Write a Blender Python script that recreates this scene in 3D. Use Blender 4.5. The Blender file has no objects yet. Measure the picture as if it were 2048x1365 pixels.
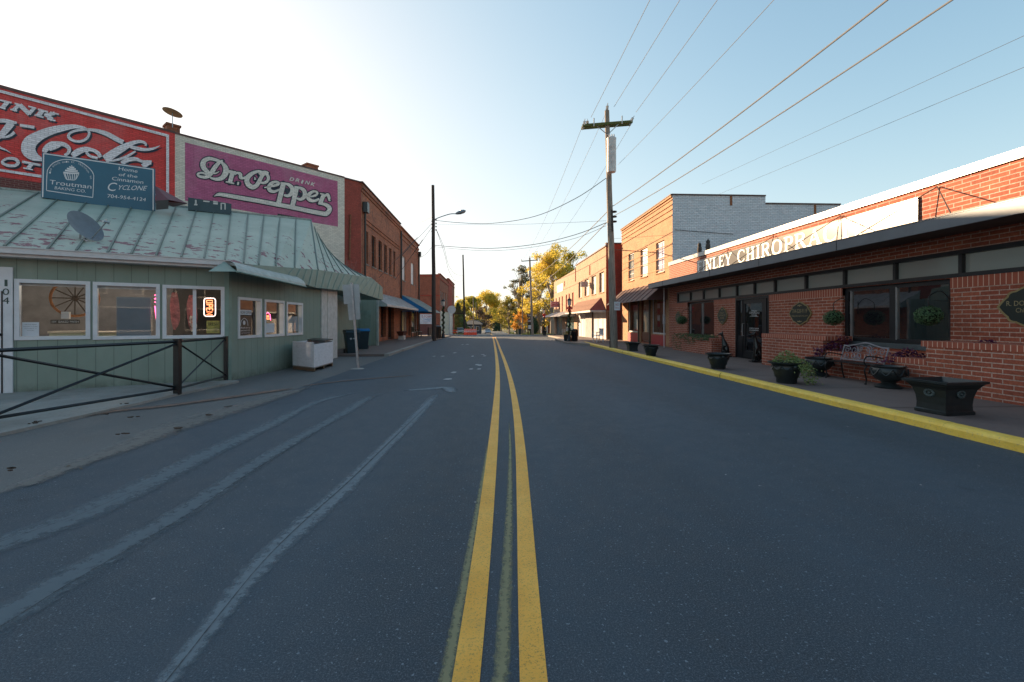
import bpy, math, random
from mathutils import Vector, Matrix
V = Vector
C = bpy.context.scene.collection
S = bpy.context.scene
random.seed(7)
# ------------------------------------------------------------ camera, sky, sun, exposure
CAMZ = 1.5
F = 910.0
YAW = math.atan(44 / 910)
cam = bpy.data.cameras.new('camera'); cam.sensor_width = 36; cam.lens = F / 2048 * 36
cam.shift_y = -40.5 / 2048; cam.clip_start = 0.05; cam.clip_end = 5000
camo = bpy.data.objects.new('camera', cam); C.objects.link(camo)
camo.location = (0, 0, CAMZ); camo.rotation_euler = (math.pi / 2, 0, -YAW); S.camera = camo
SUN_EL, SUN_AZ = math.radians(14.1), math.radians(-43)      # azimuth from the street (+Y), to the left
w = bpy.data.worlds.new('World'); S.world = w; w.use_nodes = True
nt = w.node_tree; bg = nt.nodes['Background']
sky = nt.nodes.new('ShaderNodeTexSky'); sky.sky_type = 'NISHITA'; sky.sun_disc = False
sky.sun_elevation = SUN_EL; sky.sun_rotation = SUN_AZ
sky.air_density = 1.0; sky.dust_density = 1.6; sky.ozone_density = 1.8; sky.altitude = 200
def vm(op, a, b):      # soft shoulder on the sky's own brightness: c / (1 + k c)
    q = nt.nodes.new('ShaderNodeVectorMath'); q.operation = op
    for v, i in ((a, 0), (b, 1)):
        if isinstance(v, tuple): q.inputs[i].default_value = v
        else: nt.links.new(v, q.inputs[i])
    return q.outputs[0]
gm = nt.nodes.new('ShaderNodeGamma'); gm.inputs[1].default_value = 1.4; nt.links.new(vm('MULTIPLY', sky.outputs[0], (.49, .49, .435)), gm.inputs[0])
tint = gm.outputs[0]
nt.links.new(vm('MULTIPLY', vm('DIVIDE', tint, vm('ADD', vm('MULTIPLY', tint, (1.1, 1.1, 1.1)), (1, 1, 1))), (1.88, 1.88, 1.88)), bg.inputs[0]); bg.inputs[1].default_value = 0.15
sl = bpy.data.lights.new('sun', 'SUN'); sl.energy = 2.7; sl.angle = math.radians(0.55); sl.color = (1.0, 0.70, 0.42)
so = bpy.data.objects.new('sun', sl); C.objects.link(so)
sd = V((math.sin(SUN_AZ) * math.cos(SUN_EL), math.cos(SUN_AZ) * math.cos(SUN_EL), math.sin(SUN_EL)))
so.rotation_euler = sd.to_track_quat('Z', 'Y').to_euler(); so.location = (-60, 60, 40)
S.view_settings.view_transform = 'Standard'; S.view_settings.look = 'None'
S.view_settings.exposure = 2.42; S.view_settings.gamma = 1
S.cycles.max_bounces = 6; S.cycles.diffuse_bounces = 3; S.cycles.glossy_bounces = 3
S.cycles.transparent_max_bounces = 12; S.cycles.use_denoising = True
S.cycles.sample_clamp_indirect = 6
# ------------------------------------------------------------ measuring helpers (photo pixel -> point in the place)
RT = V((math.cos(YAW), -math.sin(YAW), 0)); FW = V((math.sin(YAW), math.cos(YAW), 0)); UP = V((0, 0, 1))
CAM = V((0, 0, CAMZ))
def ray(px, py): return RT * ((px - 1024) / F) + FW + UP * ((642 - py) / F)
def hit(px, py, p0, n):
    r = ray(px, py); return CAM + r * ((V(p0) - CAM).dot(V(n)) / r.dot(V(n)))
def hx(px, py, x): return hit(px, py, (x, 0, 0), (1, 0, 0))
def hy(px, py, y): return hit(px, py, (0, y, 0), (0, 1, 0))
def hz(px, py, z=0.0): return hit(px, py, (0, 0, z), (0, 0, 1))
def hd(px, py, d): return CAM + ray(px, py) * d
GZ = [(-60, 0), (34, 0), (48, -.16), (60, -.42), (80, -.95), (110, -1.75), (140, -2.5), (200, -3.5), (300, -4.4), (450, -4.9), (900, -5), (2500, -5)]
def gz(y):
    for (a, za), (b, zb) in zip(GZ, GZ[1:]):
        if y <= b: return za + (zb - za) * max(0, (y - a)) / (b - a)
    return GZ[-1][1]
def ground_hit(px, y): # point on the ground at street distance y on the vertical plane through px
    r = ray(px, 642); p = CAM + r * (y / r.y); return V((p.x, y, gz(y)))
# ------------------------------------------------------------ materials
def rgb(h):
    h = h.lstrip('#'); v = [int(h[i:i + 2], 16) / 255 for i in (0, 2, 4)]
    return tuple((c / 12.92 if c <= .04045 else ((c + .055) / 1.055) ** 2.4) for c in v) + (1,)
def col(c):
    return rgb(c) if isinstance(c, str) else tuple(c) + ((1,) if len(c) == 3 else ())
class NT:
    def __init__(s, name):
        s.m = bpy.data.materials.new(name); s.m.use_nodes = True; s.t = s.m.node_tree
        s.b = s.t.nodes['Principled BSDF']; s.out = s.t.nodes['Material Output']
    def n(s, typ, **kw):
        x = s.t.nodes.new('ShaderNode' + typ)
        for k, v in kw.items(): setattr(x, k, v)
        return x
    def l(s, a, b): s.t.links.new(a, b)
    def noise(s, scale, detail=4, rough=.6, coord='Object', vec=None, stretch=None):
        n = s.n('TexNoise'); n.inputs['Scale'].default_value = scale; n.inputs['Detail'].default_value = detail
        n.inputs['Roughness'].default_value = rough
        if vec is None:
            if not hasattr(s, '_c'): s._c = s.n('TexCoord')
            vec = s._c.outputs[coord]
        if stretch:
            mp = s.n('Mapping'); mp.inputs['Scale'].default_value = stretch; s.l(vec, mp.inputs['Vector']); vec = mp.outputs[0]
        s.l(vec, n.inputs['Vector']); return n.outputs['Fac']
    def ramp(s, fac, pts, interp='LINEAR'):
        r = s.n('ValToRGB'); r.color_ramp.interpolation = interp
        e = r.color_ramp.elements
        while len(e) < len(pts): e.new(.5)
        for q, (p, c) in zip(e, pts):
            q.position = p; q.color = col(c) if not isinstance(c, (int, float)) else (c, c, c, 1)
        s.l(fac, r.inputs[0]); return r.outputs[0]
    def mix(s, fac, a, b, mode='MIX'):
        m = s.n('Mix', data_type='RGBA', blend_type=mode)
        if isinstance(fac, (int, float)): m.inputs[0].default_value = fac
        else: s.l(fac, m.inputs[0])
        for v, i in ((a, 6), (b, 7)):
            if isinstance(v, (tuple, list, str)): m.inputs[i].default_value = col(v)
            else: s.l(v, m.inputs[i])
        return m.outputs[2]
    def math(s, op, a, b=None):
        m = s.n('Math', operation=op)
        for v, i in ((a, 0), (b, 1)):
            if v is None: continue
            if isinstance(v, (int, float)): m.inputs[i].default_value = v
            else: s.l(v, m.inputs[i])
        return m.outputs[0]
    def bump(s, h, strength=.3, dist=.01):
        b = s.n('Bump'); b.inputs['Strength'].default_value = strength; b.inputs['Distance'].default_value = dist
        s.l(h, b.inputs['Height']); s.l(b.outputs[0], s.b.inputs['Normal'])
    def base(s, c):
        if isinstance(c, (tuple, list, str)): s.b.inputs['Base Color'].default_value = col(c)
        else: s.l(c, s.b.inputs['Base Color'])
def sc(c, k): c = col(c); return tuple(min(1, x * k) for x in c[:3])
def plain(name, c, rough=.6, metal=0, var=.25, scale=3, bump=0, spec=.5, fine=40):
    m = NT(name); f = m.noise(scale, 6, .65)
    cc = m.mix(m.ramp(f, [(.3, 0.), (.72, 1.)]), sc(c, 1 - var), sc(c, 1 + var))
    m.base(cc); m.b.inputs['Roughness'].default_value = rough; m.b.inputs['Metallic'].default_value = metal
    m.b.inputs['Specular IOR Level'].default_value = spec
    if bump: m.bump(m.noise(fine, 4), bump)
    return m.m
def brick(name, c1, c2, mortar, bw=.21, bh=.075, ms=.008, weather=None, wamt=.5, rough=.85, paint=0, bs=.5, dark=.35, wscale=.7, fine=.55):
    m = NT(name); tc = m.n('TexCoord'); m._c = tc
    b = m.n('TexBrick'); m.l(tc.outputs['UV'], b.inputs['Vector'])
    b.inputs['Scale'].default_value = 1; b.inputs['Brick Width'].default_value = bw; b.inputs['Row Height'].default_value = bh
    b.inputs['Mortar Size'].default_value = ms; b.inputs['Mortar Smooth'].default_value = .25; b.inputs['Bias'].default_value = 0
    b.inputs['Color1'].default_value = col(c1); b.inputs['Color2'].default_value = col(c2); b.inputs['Mortar'].default_value = col(mortar)
    f = m.noise(1.3, 8, .7)
    c = m.mix(m.ramp(f, [(.3, 0.), (.7, 1.)]), b.outputs['Color'], m.mix(1.0, b.outputs['Color'], (1 - dark, 1 - dark, 1 - dark), 'MULTIPLY'))
    if weather:
        g = m.noise(wscale, 10, .75, stretch=(1, 1, .55)); c = m.mix(m.ramp(g, [(.62 - .25 * wamt, 0.), (.78 - .2 * wamt, 1.)]), c, weather)
    if paint:   # chips where old brick shows through the paint
        g = m.noise(9, 8, .8); c = m.mix(m.ramp(g, [(.60, 0.), (.66, 1.)]), c, (.16, .07, .05))
    fn_ = m.noise(22, 6, .8); c = m.mix(m.ramp(fn_, [(.42, fine), (.56, 0.)]), c, m.mix(1.0, c, (.45, .42, .42), 'MULTIPLY'))
    m.base(c); m.b.inputs['Roughness'].default_value = rough
    h = m.math('ADD', m.math('MULTIPLY', b.outputs['Fac'], -1.), m.math('MULTIPLY', m.noise(50, 3), .5))
    m.bump(h, bs, .01); return m.m
def paint(name, c, worn=.5, rough=.8):     # paint on a brick wall: coursing still reads through it
    m = NT(name); tc = m.n('TexCoord'); m._c = tc
    b = m.n('TexBrick'); m.l(tc.outputs['UV'], b.inputs['Vector'])
    b.inputs['Scale'].default_value = 1; b.inputs['Brick Width'].default_value = .21; b.inputs['Row Height'].default_value = .075
    b.inputs['Mortar Size'].default_value = .007; b.inputs['Mortar Smooth'].default_value = .3
    b.inputs['Color1'].default_value = col(sc(c, 1.12)); b.inputs['Color2'].default_value = col(sc(c, .86)); b.inputs['Mortar'].default_value = col(sc(c, .52))
    f = m.noise(1.1, 8, .7); c1 = m.mix(m.ramp(f, [(.35, 0.), (.75, .35)]), b.outputs['Color'], sc(c, .6))
    g = m.noise(14, 8, .8, stretch=(1, 1, 3)); c1 = m.mix(m.ramp(g, [(.64 - .04 * worn, 0.), (.7, .9)]), c1, (.05, .03, .04))
    q = m.noise(.55, 9, .75, stretch=(1, 1, .6)); c1 = m.mix(m.ramp(q, [(.48, 0.), (.72, .45)]), c1, tuple(.5 * v + .22 for v in c[:3]))
    sk = m.noise(2.2, 8, .8, stretch=(2, 2, .25)); c1 = m.mix(m.ramp(sk, [(.54, 0.), (.75, .45)]), c1, sc(c, .45))
    m.base(c1); m.b.inputs['Roughness'].default_value = rough
    m.bump(m.math('MULTIPLY', b.outputs['Fac'], -1.), .6, .01); return m.m
M = {}
M['glass'] = None
def glassmat(name, tint, reflect=.25, rough=.02):
    m = NT(name); t = m.t
    tr = m.n('BsdfTransparent'); tr.inputs[0].default_value = col(tint)
    gl = m.n('BsdfGlossy'); gl.inputs['Roughness'].default_value = rough; gl.inputs[0].default_value = (.95, .97, 1, 1)
    fr = m.n('Fresnel'); fr.inputs[0].default_value = 1.5
    k = m.math('ADD', m.math('MULTIPLY', fr.outputs[0], 1.3), reflect - .05); k = m.math('MINIMUM', k, .85)
    mx = m.n('MixShader'); m.l(k, mx.inputs[0]); m.l(tr.outputs[0], mx.inputs[1]); m.l(gl.outputs[0], mx.inputs[2])
    m.l(mx.outputs[0], m.out.inputs[0]); return m.m
def emis(name, c, s):
    m = NT(name); m.b.inputs['Emission Color'].default_value = col(c); m.b.inputs['Emission Strength'].default_value = s; m.base(c); return m.m
def reflglass(name, c, k0=.12, rough=.015):
    m = NT(name); d = m.n('BsdfDiffuse'); d.inputs[0].default_value = col(c); gl = m.n('BsdfGlossy'); gl.inputs['Roughness'].default_value = rough
    fr = m.n('Fresnel'); fr.inputs[0].default_value = 1.5; k = m.math('MINIMUM', m.math('ADD', m.math('MULTIPLY', fr.outputs[0], 1.2), k0 - .04), .8)
    b = m.n('Bump'); b.inputs['Strength'].default_value = .04; b.inputs['Distance'].default_value = .02; m.l(m.noise(1.6, 2), b.inputs['Height']); m.l(b.outputs[0], gl.inputs['Normal'])
    mx = m.n('MixShader'); m.l(k, mx.inputs[0]); m.l(d.outputs[0], mx.inputs[1]); m.l(gl.outputs[0], mx.inputs[2]); m.l(mx.outputs[0], m.out.inputs[0]); return m.m
M['darkglass'] = reflglass('dark_window_glass', (.012, .013, .016), .16)
M['greyglass'] = reflglass('frosted_transom_glass', (.27, .29, .275), .08, .08)
M['glass'] = glassmat('shop_glass', (.9, .93, .93), .055)
M['white'] = plain('white_paint', (.62, .62, .64), .5, 0, .1, 4, .05)
M['offwhite'] = plain('old_white_paint', (.5, .49, .47), .6, 0, .2, 6, .1)
M['black'] = plain('black_metal', (.014, .015, .017), .35, .2, .3, 6, spec=.5)
M['bframe'] = plain('black_aluminium', (.02, .022, .026), .4, .3, .2, 3)
M['wood'] = None
def woodpole(name, a, b_):
    m = NT(name); f = m.noise(6, 8, .7, stretch=(6, 6, .35)); m.base(m.ramp(f, [(.3, a), (.55, b_), (.75, sc(b_, 1.5))]))
    m.b.inputs['Roughness'].default_value = .9; m.bump(f, .6, .02); return m.m
M['pole'] = woodpole('weathered_pole_wood', (.11, .085, .065), (.28, .23, .19))
M['darkpole'] = woodpole('creosoted_pole_wood', (.022, .016, .014), (.06, .045, .04))
M['mossarm'] = woodpole('mossy_timber', (.05, .06, .015), (.10, .11, .03))
M['galv'] = plain('galvanised_steel', (.35, .37, .39), .42, .7, .2, 8)
M['cablelight'] = plain('bare_aluminium_cable', (.13, .14, .16), .75, 0, .1, 8)
M['cabledark'] = plain('insulated_cable', (.05, .05, .055), .6, 0, .1, 8)
M['ceramic'] = plain('glazed_insulator', (.5, .5, .5), .2, 0, .2, 20)
# ------------------------------------------------------------ mesh builder
class MB:
    def __init__(s): s.v = []; s.f = []; s.m = []; s.uv = None; s.mat = 0
    def add(s, vs, fs, mat=None):
        o = len(s.v); s.v.extend(V(q) for q in vs)
        for f in fs: s.f.append(tuple(i + o for i in f)); s.m.append(s.mat if mat is None else mat)
    def quad(s, a, b, c, d, mat=None): s.add((a, b, c, d), ((0, 1, 2, 3),), mat)
    def poly(s, pts, mat=None): s.add(pts, (tuple(range(len(pts))),), mat)
    def hexa(s, p, mat=None):  # 8 corners: bottom 4 ccw, top 4 ccw
        s.add(p, ((3, 2, 1, 0), (4, 5, 6, 7), (0, 1, 5, 4), (1, 2, 6, 5), (2, 3, 7, 6), (3, 0, 4, 7)), mat)
    def box(s, a, b, mat=None):
        (x0, y0, z0), (x1, y1, z1) = a, b
        x0, x1 = min(x0, x1), max(x0, x1); y0, y1 = min(y0, y1), max(y0, y1); z0, z1 = min(z0, z1), max(z0, z1)
        s.hexa([V(q) for q in ((x0, y0, z0), (x1, y0, z0), (x1, y1, z0), (x0, y1, z0), (x0, y0, z1), (x1, y0, z1), (x1, y1, z1), (x0, y1, z1))], mat)
    def fbox(s, fr, u0, u1, v0, v1, n0, n1, mat=None):   # box in a wall frame
        P = fr.p
        if u0 > u1: u0, u1 = u1, u0
        if v0 > v1: v0, v1 = v1, v0
        if n0 > n1: n0, n1 = n1, n0
        s.hexa([P(u0, v0, n1), P(u1, v0, n1), P(u1, v0, n0), P(u0, v0, n0), P(u0, v1, n1), P(u1, v1, n1), P(u1, v1, n0), P(u0, v1, n0)], mat)
    def tube(s, pts, r, n=8, mat=None, cap=True):
        pts = [V(p) for p in pts]; rs = r if isinstance(r, (list, tuple)) else [r] * len(pts)
        o = len(s.v); prev = None
        for i, p in enumerate(pts):
            t = (pts[min(i + 1, len(pts) - 1)] - pts[max(i - 1, 0)]).normalized()
            if prev is None:
                a = t.cross(V((0, 0, 1)))
                if a.length < .1: a = t.cross(V((0, 1, 0)))
                a.normalize()
            else: a = (prev - t * prev.dot(t)).normalized()
            prev = a; b = t.cross(a)
            for k in range(n):
                q = 2 * math.pi * k / n; s.v.append(p + (a * math.cos(q) + b * math.sin(q)) * rs[i])
        mt = s.mat if mat is None else mat
        for i in range(len(pts) - 1):
            for k in range(n):
                a_, b_ = o + i * n + k, o + i * n + (k + 1) % n
                s.f.append((a_, b_, b_ + n, a_ + n)); s.m.append(mt)
        if cap:
            s.f.append(tuple(o + k for k in reversed(range(n)))); s.m.append(mt)
            s.f.append(tuple(o + (len(pts) - 1) * n + k for k in range(n))); s.m.append(mt)
    def lathe(s, prof, n=20, c=(0, 0, 0), mat=None, sx=1, sy=1):
        o = len(s.v); c = V(c); mt = s.mat if mat is None else mat
        for r, z in prof:
            for k in range(n):
                q = 2 * math.pi * k / n; s.v.append(c + V((r * math.cos(q) * sx, r * math.sin(q) * sy, z)))
        for i in range(len(prof) - 1):
            for k in range(n):
                a_, b_ = o + i * n + k, o + i * n + (k + 1) % n
                s.f.append((a_, b_, b_ + n, a_ + n)); s.m.append(mt)
        s.f.append(tuple(o + k for k in reversed(range(n)))); s.m.append(mt)
        s.f.append(tuple(o + (len(prof) - 1) * n + k for k in range(n))); s.m.append(mt)
    def ball(s, c, r, n=10, mat=None, sz=1):
        s.lathe([(max(.001, r * math.sin(math.pi * i / n)), -r * sz * math.cos(math.pi * i / n)) for i in range(n + 1)], n + 4, c, mat)
    def ribbon(s, pts, fn, mat=None, grow=0, off=(0, 0), cap=True):   # pts (x,y,w) in 2D, fn maps 2D -> 3D
        P = smooth2(pts); L = []; R = []
        for i, (x, y, w_) in enumerate(P):
            a = P[max(i - 1, 0)]; b = P[min(i + 1, len(P) - 1)]
            dx, dy = b[0] - a[0], b[1] - a[1]; l = math.hypot(dx, dy) or 1; nx, ny = -dy / l, dx / l; h = w_ / 2 + grow
            L.append((x + nx * h + off[0], y + ny * h + off[1])); R.append((x - nx * h + off[0], y - ny * h + off[1]))
        o = len(s.v); mt = s.mat if mat is None else mat
        for a, b in zip(L, R): s.v.append(fn(*a)); s.v.append(fn(*b))
        for i in range(len(P) - 1):
            s.f.append((o + 2 * i, o + 2 * i + 1, o + 2 * i + 3, o + 2 * i + 2)); s.m.append(mt)
        if cap and grow:
            for (x, y, w_), q in ((P[0], P[1]), (P[-1], P[-2])):
                s.disk2(x + off[0], y + off[1], w_ / 2 + grow, fn, mt)
    def disk2(s, x, y, r, fn, mat=None, n=12, ry=None):
        ry = ry or r; s.poly([fn(x + r * math.cos(2 * math.pi * k / n), y + ry * math.sin(2 * math.pi * k / n)) for k in range(n)], mat)
    def text(s, t, fn, bl, br, tl, mat=None):
        vs, fs = glyphs(t)
        s.add([fn(bl[0] + x * (br[0] - bl[0]) + y * (tl[0] - bl[0]), bl[1] + x * (br[1] - bl[1]) + y * (tl[1] - bl[1])) for x, y in vs], fs, mat)
    def build(s, name, mats, parent=None, smooth=False, bevel=0, **props):
        me = bpy.data.meshes.new(name); me.from_pydata([tuple(v) for v in s.v], [], s.f)
        mats = mats if isinstance(mats, (list, tuple)) else [mats]
        for m in mats: me.materials.append(M[m] if isinstance(m, str) else m)
        me.polygons.foreach_set('material_index', s.m)
        uv = me.uv_layers.new(name='UVMap').data
        vs = s.v
        for p in me.polygons:
            n = p.normal
            if abs(n.z) > .75: 
                for li in p.loop_indices:
                    c = vs[me.loops[li].vertex_index]; uv[li].uv = (c.x, c.y)
            else:
                l = math.hypot(n.x, n.y) or 1; tx, ty = -n.y / l, n.x / l
                for li in p.loop_indices:
                    c = vs[me.loops[li].vertex_index]; uv[li].uv = (c.x * tx + c.y * ty, c.z)
        if smooth: me.polygons.foreach_set('use_smooth', [True] * len(me.polygons))
        me.update()
        o = bpy.data.objects.new(name, me); C.objects.link(o)
        if smooth:
            try: me.set_sharp_from_angle(angle=math.radians(38))
            except Exception: pass
        if bevel:
            b = o.modifiers.new('bevel', 'BEVEL'); b.width = bevel; b.segments = 2; b.limit_method = 'ANGLE'
        if parent: attach(o, parent)
        for k, v in props.items(): o[k] = v
        return o
def rootloc(o):
    while o.parent: o = o.parent
    return V(o.location)
def attach(o, parent):
    o.parent = parent
    if parent.parent is None: o.matrix_parent_inverse = Matrix.Translation(parent.location).inverted()
def smooth2(pts):
    pts = [p if len(p) == 3 else (p[0], p[1], 10) for p in pts]
    if len(pts) < 3: return pts
    out = []; n = 5
    for i in range(len(pts) - 1):
        p0, p1, p2, p3 = pts[max(i - 1, 0)], pts[i], pts[i + 1], pts[min(i + 2, len(pts) - 1)]
        for k in range(n):
            t = k / n
            out.append(tuple(.5 * ((2 * b) + (-a + c) * t + (2 * a - 5 * b + 4 * c - d) * t * t + (-a + 3 * b - 3 * c + d) * t ** 3) for a, b, c, d in zip(p0, p1, p2, p3)))
    out.append(pts[-1]); return [(x, y, max(w_, .01)) for x, y, w_ in out]
def spline3(pts, n=6):
    out = []
    for i in range(len(pts) - 1):
        p0, p1, p2, p3 = (V(pts[max(i - 1, 0)]), V(pts[i]), V(pts[i + 1]), V(pts[min(i + 2, len(pts) - 1)]))
        for k in range(n):
            t = k / n; out.append(.5 * ((2 * p1) + (p2 - p0) * t + (2 * p0 - 5 * p1 + 4 * p2 - p3) * t * t + (3 * p1 - p0 - 3 * p2 + p3) * t ** 3))
    out.append(V(pts[-1])); return out
_g = {}
def glyphs(t):
    if t in _g: return _g[t]
    cu = bpy.data.curves.new('lettering', 'FONT'); cu.body = t; cu.align_x = 'LEFT'; cu.resolution_u = 3
    o = bpy.data.objects.new('lettering', cu); C.objects.link(o); dg = bpy.context.evaluated_depsgraph_get(); dg.update()
    me = o.evaluated_get(dg).to_mesh()
    vs = [(v.co.x, v.co.y) for v in me.vertices]; fs = [tuple(p.vertices) for p in me.polygons]
    bpy.data.objects.remove(o)
    x0 = min(v[0] for v in vs); x1 = max(v[0] for v in vs); y0 = min(v[1] for v in vs); y1 = max(v[1] for v in vs)
    _g[t] = ([((x - x0) / (x1 - x0), (y - y0) / (y1 - y0)) for x, y in vs], fs); return _g[t]
class Frame:      # a vertical wall: origin, horizontal direction u, outward normal n
    def __init__(s, o, u, n): s.o = V(o); s.u = V(u).normalized(); s.n = V(n).normalized()
    def p(s, u, v, n=0): return s.o + s.u * u + UP * v + s.n * n
    def hit(s, px, py, off=0): return hit(px, py, s.o + s.n * off, s.n)
    def uv(s, px, py, off=0):
        q = s.hit(px, py, off) - s.o; return q.dot(s.u), q.z
    def fn(s, off): return lambda x, y: s.hit(x, y, 0) + s.n * off
def wall(mb, fr, u0, u1, z0, z1, holes=(), depth=.15, mat=None, rmat=None):
    us = sorted({u0, u1, *[h[0] for h in holes], *[h[1] for h in holes]}); zs = sorted({z0, z1, *[h[2] for h in holes], *[h[3] for h in holes]})
    us = [u for u in us if u0 <= u <= u1]; zs = [z for z in zs if z0 <= z <= z1]
    for a, b in zip(us, us[1:]):
        for c, d in zip(zs, zs[1:]):
            mu, mz = (a + b) / 2, (c + d) / 2
            if any(h[0] < mu < h[1] and h[2] < mz < h[3] for h in holes): continue
            mb.quad(fr.p(a, c), fr.p(b, c), fr.p(b, d), fr.p(a, d), mat)
    rm = mat if rmat is None else rmat
    for a, b, c, d in holes:
        P = fr.p; k = -depth
        mb.quad(P(a, c), P(a, d), P(a, d, k), P(a, c, k), rm); mb.quad(P(b, d), P(b, c), P(b, c, k), P(b, d, k), rm)
        mb.quad(P(a, d), P(b, d), P(b, d, k), P(a, d, k), rm); mb.quad(P(b, c), P(a, c), P(a, c, k), P(b, c, k), rm)
def window(parent, fr, h, fmat, pmat, fw=.06, depth=.1, cols=1, rows=1, name='window', proud=.0, sill=None, mw=.03, label=None):
    a, b, c, d = h; m = MB(); n1 = proud if proud > 0 else -depth + .05; n0 = -depth
    m.fbox(fr, a, a + fw, c, d, n0, n1); m.fbox(fr, b - fw, b, c, d, n0, n1)
    m.fbox(fr, a + fw, b - fw, c, c + fw, n0, n1 - .002); m.fbox(fr, a + fw, b - fw, d - fw, d, n0, n1 - .002)
    for i in range(1, cols):
        u = a + (b - a) * i / cols; m.fbox(fr, u - mw / 2, u + mw / 2, c + fw, d - fw, n0 + .004, -depth + .045)
    for i in range(1, rows):
        v = c + (d - c) * i / rows; m.fbox(fr, a + fw, b - fw, v - mw / 2, v + mw / 2, n0 + .006, -depth + .042)
    o = m.build(name, fmat, parent)
    if label: o['label'] = label
    g = MB(); g.quad(fr.p(a + fw * .5, c + fw * .5, n0 + .02), fr.p(b - fw * .5, c + fw * .5, n0 + .02), fr.p(b - fw * .5, d - fw * .5, n0 + .02), fr.p(a + fw * .5, d - fw * .5, n0 + .02))
    p = g.build('pane', pmat); sub(p, o)
    if sill:
        s_ = MB(); s_.fbox(fr, a - .05, b + .05, c - .07, c - .003, -depth, .06); sub(s_.build('sill', sill), o)
    return o
def sub(o, part):      # sub-part: everything is built in world space, so undo the whole chain
    o.parent = part; root = part.parent if part.parent else part
    o.matrix_parent_inverse = Matrix.Identity(4) if part.parent else Matrix.Translation(part.location).inverted()
    return o
def thing(name, label, cat, loc=(0, 0, 0), group=None, kind=None):
    o = bpy.data.objects.new(name, None); C.objects.link(o); o.location = loc; o.empty_display_size = .2
    return tag(o, label, cat, group, kind)
def tag(o, label, cat, group=None, kind=None):
    o['label'] = label; o['category'] = cat
    if group: o['group'] = group
    if kind: o['kind'] = kind
    return o
def dup(root, loc, rz=0, label=None, group=None, scale=None):
    r = root.copy(); C.objects.link(r); r.location = loc; r.rotation_euler = (0, 0, rz)
    if scale: r.scale = (scale,) * 3
    if label: r['label'] = label
    if group: r['group'] = group
    for ch in [o for o in list(C.objects) if o.parent == root]:
        c = ch.copy(); C.objects.link(c); c.parent = r
        for g in [o for o in list(C.objects) if o.parent == ch]:
            d = g.copy(); C.objects.link(d); d.parent = c
    return r
def fr_(o, n): n = V(n); return Frame(o, UP.cross(n), n)
# ------------------------------------------------------------ ground, road, pavements
XL, XR = -4.26, 6.05
YS = [-25, -10, 0, 3, 6, 10, 15, 20, 26, 34, 41, 48, 54, 60, 70, 80, 95, 110, 125, 140, 170, 200, 250, 300, 375, 450, 600, 900, 2500]
def sheet(name, xl, xr, y0, y1, zo, mat, kind='structure', xs=1, skirt=0):
    ys = sorted({y0, y1, *[y for y in YS if y0 < y < y1]}); m = MB()
    f = lambda q, y: q(y) if callable(q) else q
    for a, b in zip(ys, ys[1:]):
        m.quad((f(xl, a), a, gz(a) + zo), (f(xr, a), a, gz(a) + zo), (f(xr, b), b, gz(b) + zo), (f(xl, b), b, gz(b) + zo))
        if skirt:
            for q in (xl, xr): m.quad((f(q, a), a, gz(a) + zo), (f(q, b), b, gz(b) + zo), (f(q, b), b, gz(b) + zo - skirt), (f(q, a), a, gz(a) + zo - skirt))
    if skirt:
        for y in (y0, y1): m.quad((f(xl, y), y, gz(y) + zo), (f(xr, y), y, gz(y) + zo), (f(xr, y), y, gz(y) + zo - skirt), (f(xl, y), y, gz(y) + zo - skirt))
    o = m.build(name, mat); o['kind'] = kind; return o
m = NT('grassy_ground'); f = m.noise(.25, 8, .7); m.base(m.ramp(f, [(.3, (.05, .055, .018)), (.55, (.10, .105, .03)), (.75, (.15, .12, .05))])); m.b.inputs['Roughness'].default_value = 1; M['grass'] = m.m
def asphalt(name, base, var, speck, rough=.8, tint=(1, 1, 1)):
    m = NT(name); big = m.noise(.35, 6, .6, stretch=(1.1, .3, 1)); mid = m.noise(4, 8, .7); fine = m.noise(110, 5, .85); grit = m.noise(260, 2, .7)
    c = m.mix(m.ramp(big, [(.3, 0.), (.72, 1.)]), sc(base, 1 - var), sc(base, 1 + var))
    c = m.mix(m.ramp(mid, [(.35, 0.), (.75, .5)]), c, sc(base, 1.5))
    c = m.mix(m.ramp(fine, [(.48, 0.), (.66, .85)]), c, speck)
    c = m.mix(m.ramp(grit, [(.3, .75), (.5, 0.)]), c, sc(base, .3)); st_ = m.noise(48, 2, .5); c = m.mix(m.ramp(st_, [(.66, 0.), (.70, .8)]), c, sc(speck, 1.3))
    if speck[2] > speck[0]:   # wheel-polished lanes and a few oily blots on the road proper
        sx = m.n('SeparateXYZ'); m.l(m._c.outputs['Object'], sx.inputs[0]); ln = m.math('SINE', m.math('MULTIPLY', sx.outputs[0], 3.4)); ln = m.math('MULTIPLY', m.math('ADD', ln, 1.), .22)
        c = m.mix(m.math('MULTIPLY', ln, m.noise(.7, 5, .7, stretch=(1, .12, 1))), c, sc(base, 2.1))
        c = m.mix(m.ramp(m.noise(1.7, 3, .5), [(.68, 0.), (.76, .55)]), c, sc(base, .35))
        pt = m.noise(9, 9, .85); c = m.mix(m.ramp(pt, [(.56, 0.), (.72, .45)]), c, sc(base, 2.0)); c = m.mix(m.ramp(pt, [(.28, .6), (.44, 0.)]), c, sc(base, .4))
    m.base(c); m.l(m.ramp(mid, [(.3, rough - .1), (.7, rough + .08)]), m.b.inputs['Roughness'])
    m.bump(m.math('ADD', fine, grit), .45, .006); return m.m
M['asphalt'] = asphalt('asphalt', (.026, .042, .058), .5, (.16, .20, .235))
M['oldasphalt'] = asphalt('old_asphalt', (.125, .125, .125), .35, (.19, .175, .16), .9)
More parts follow.
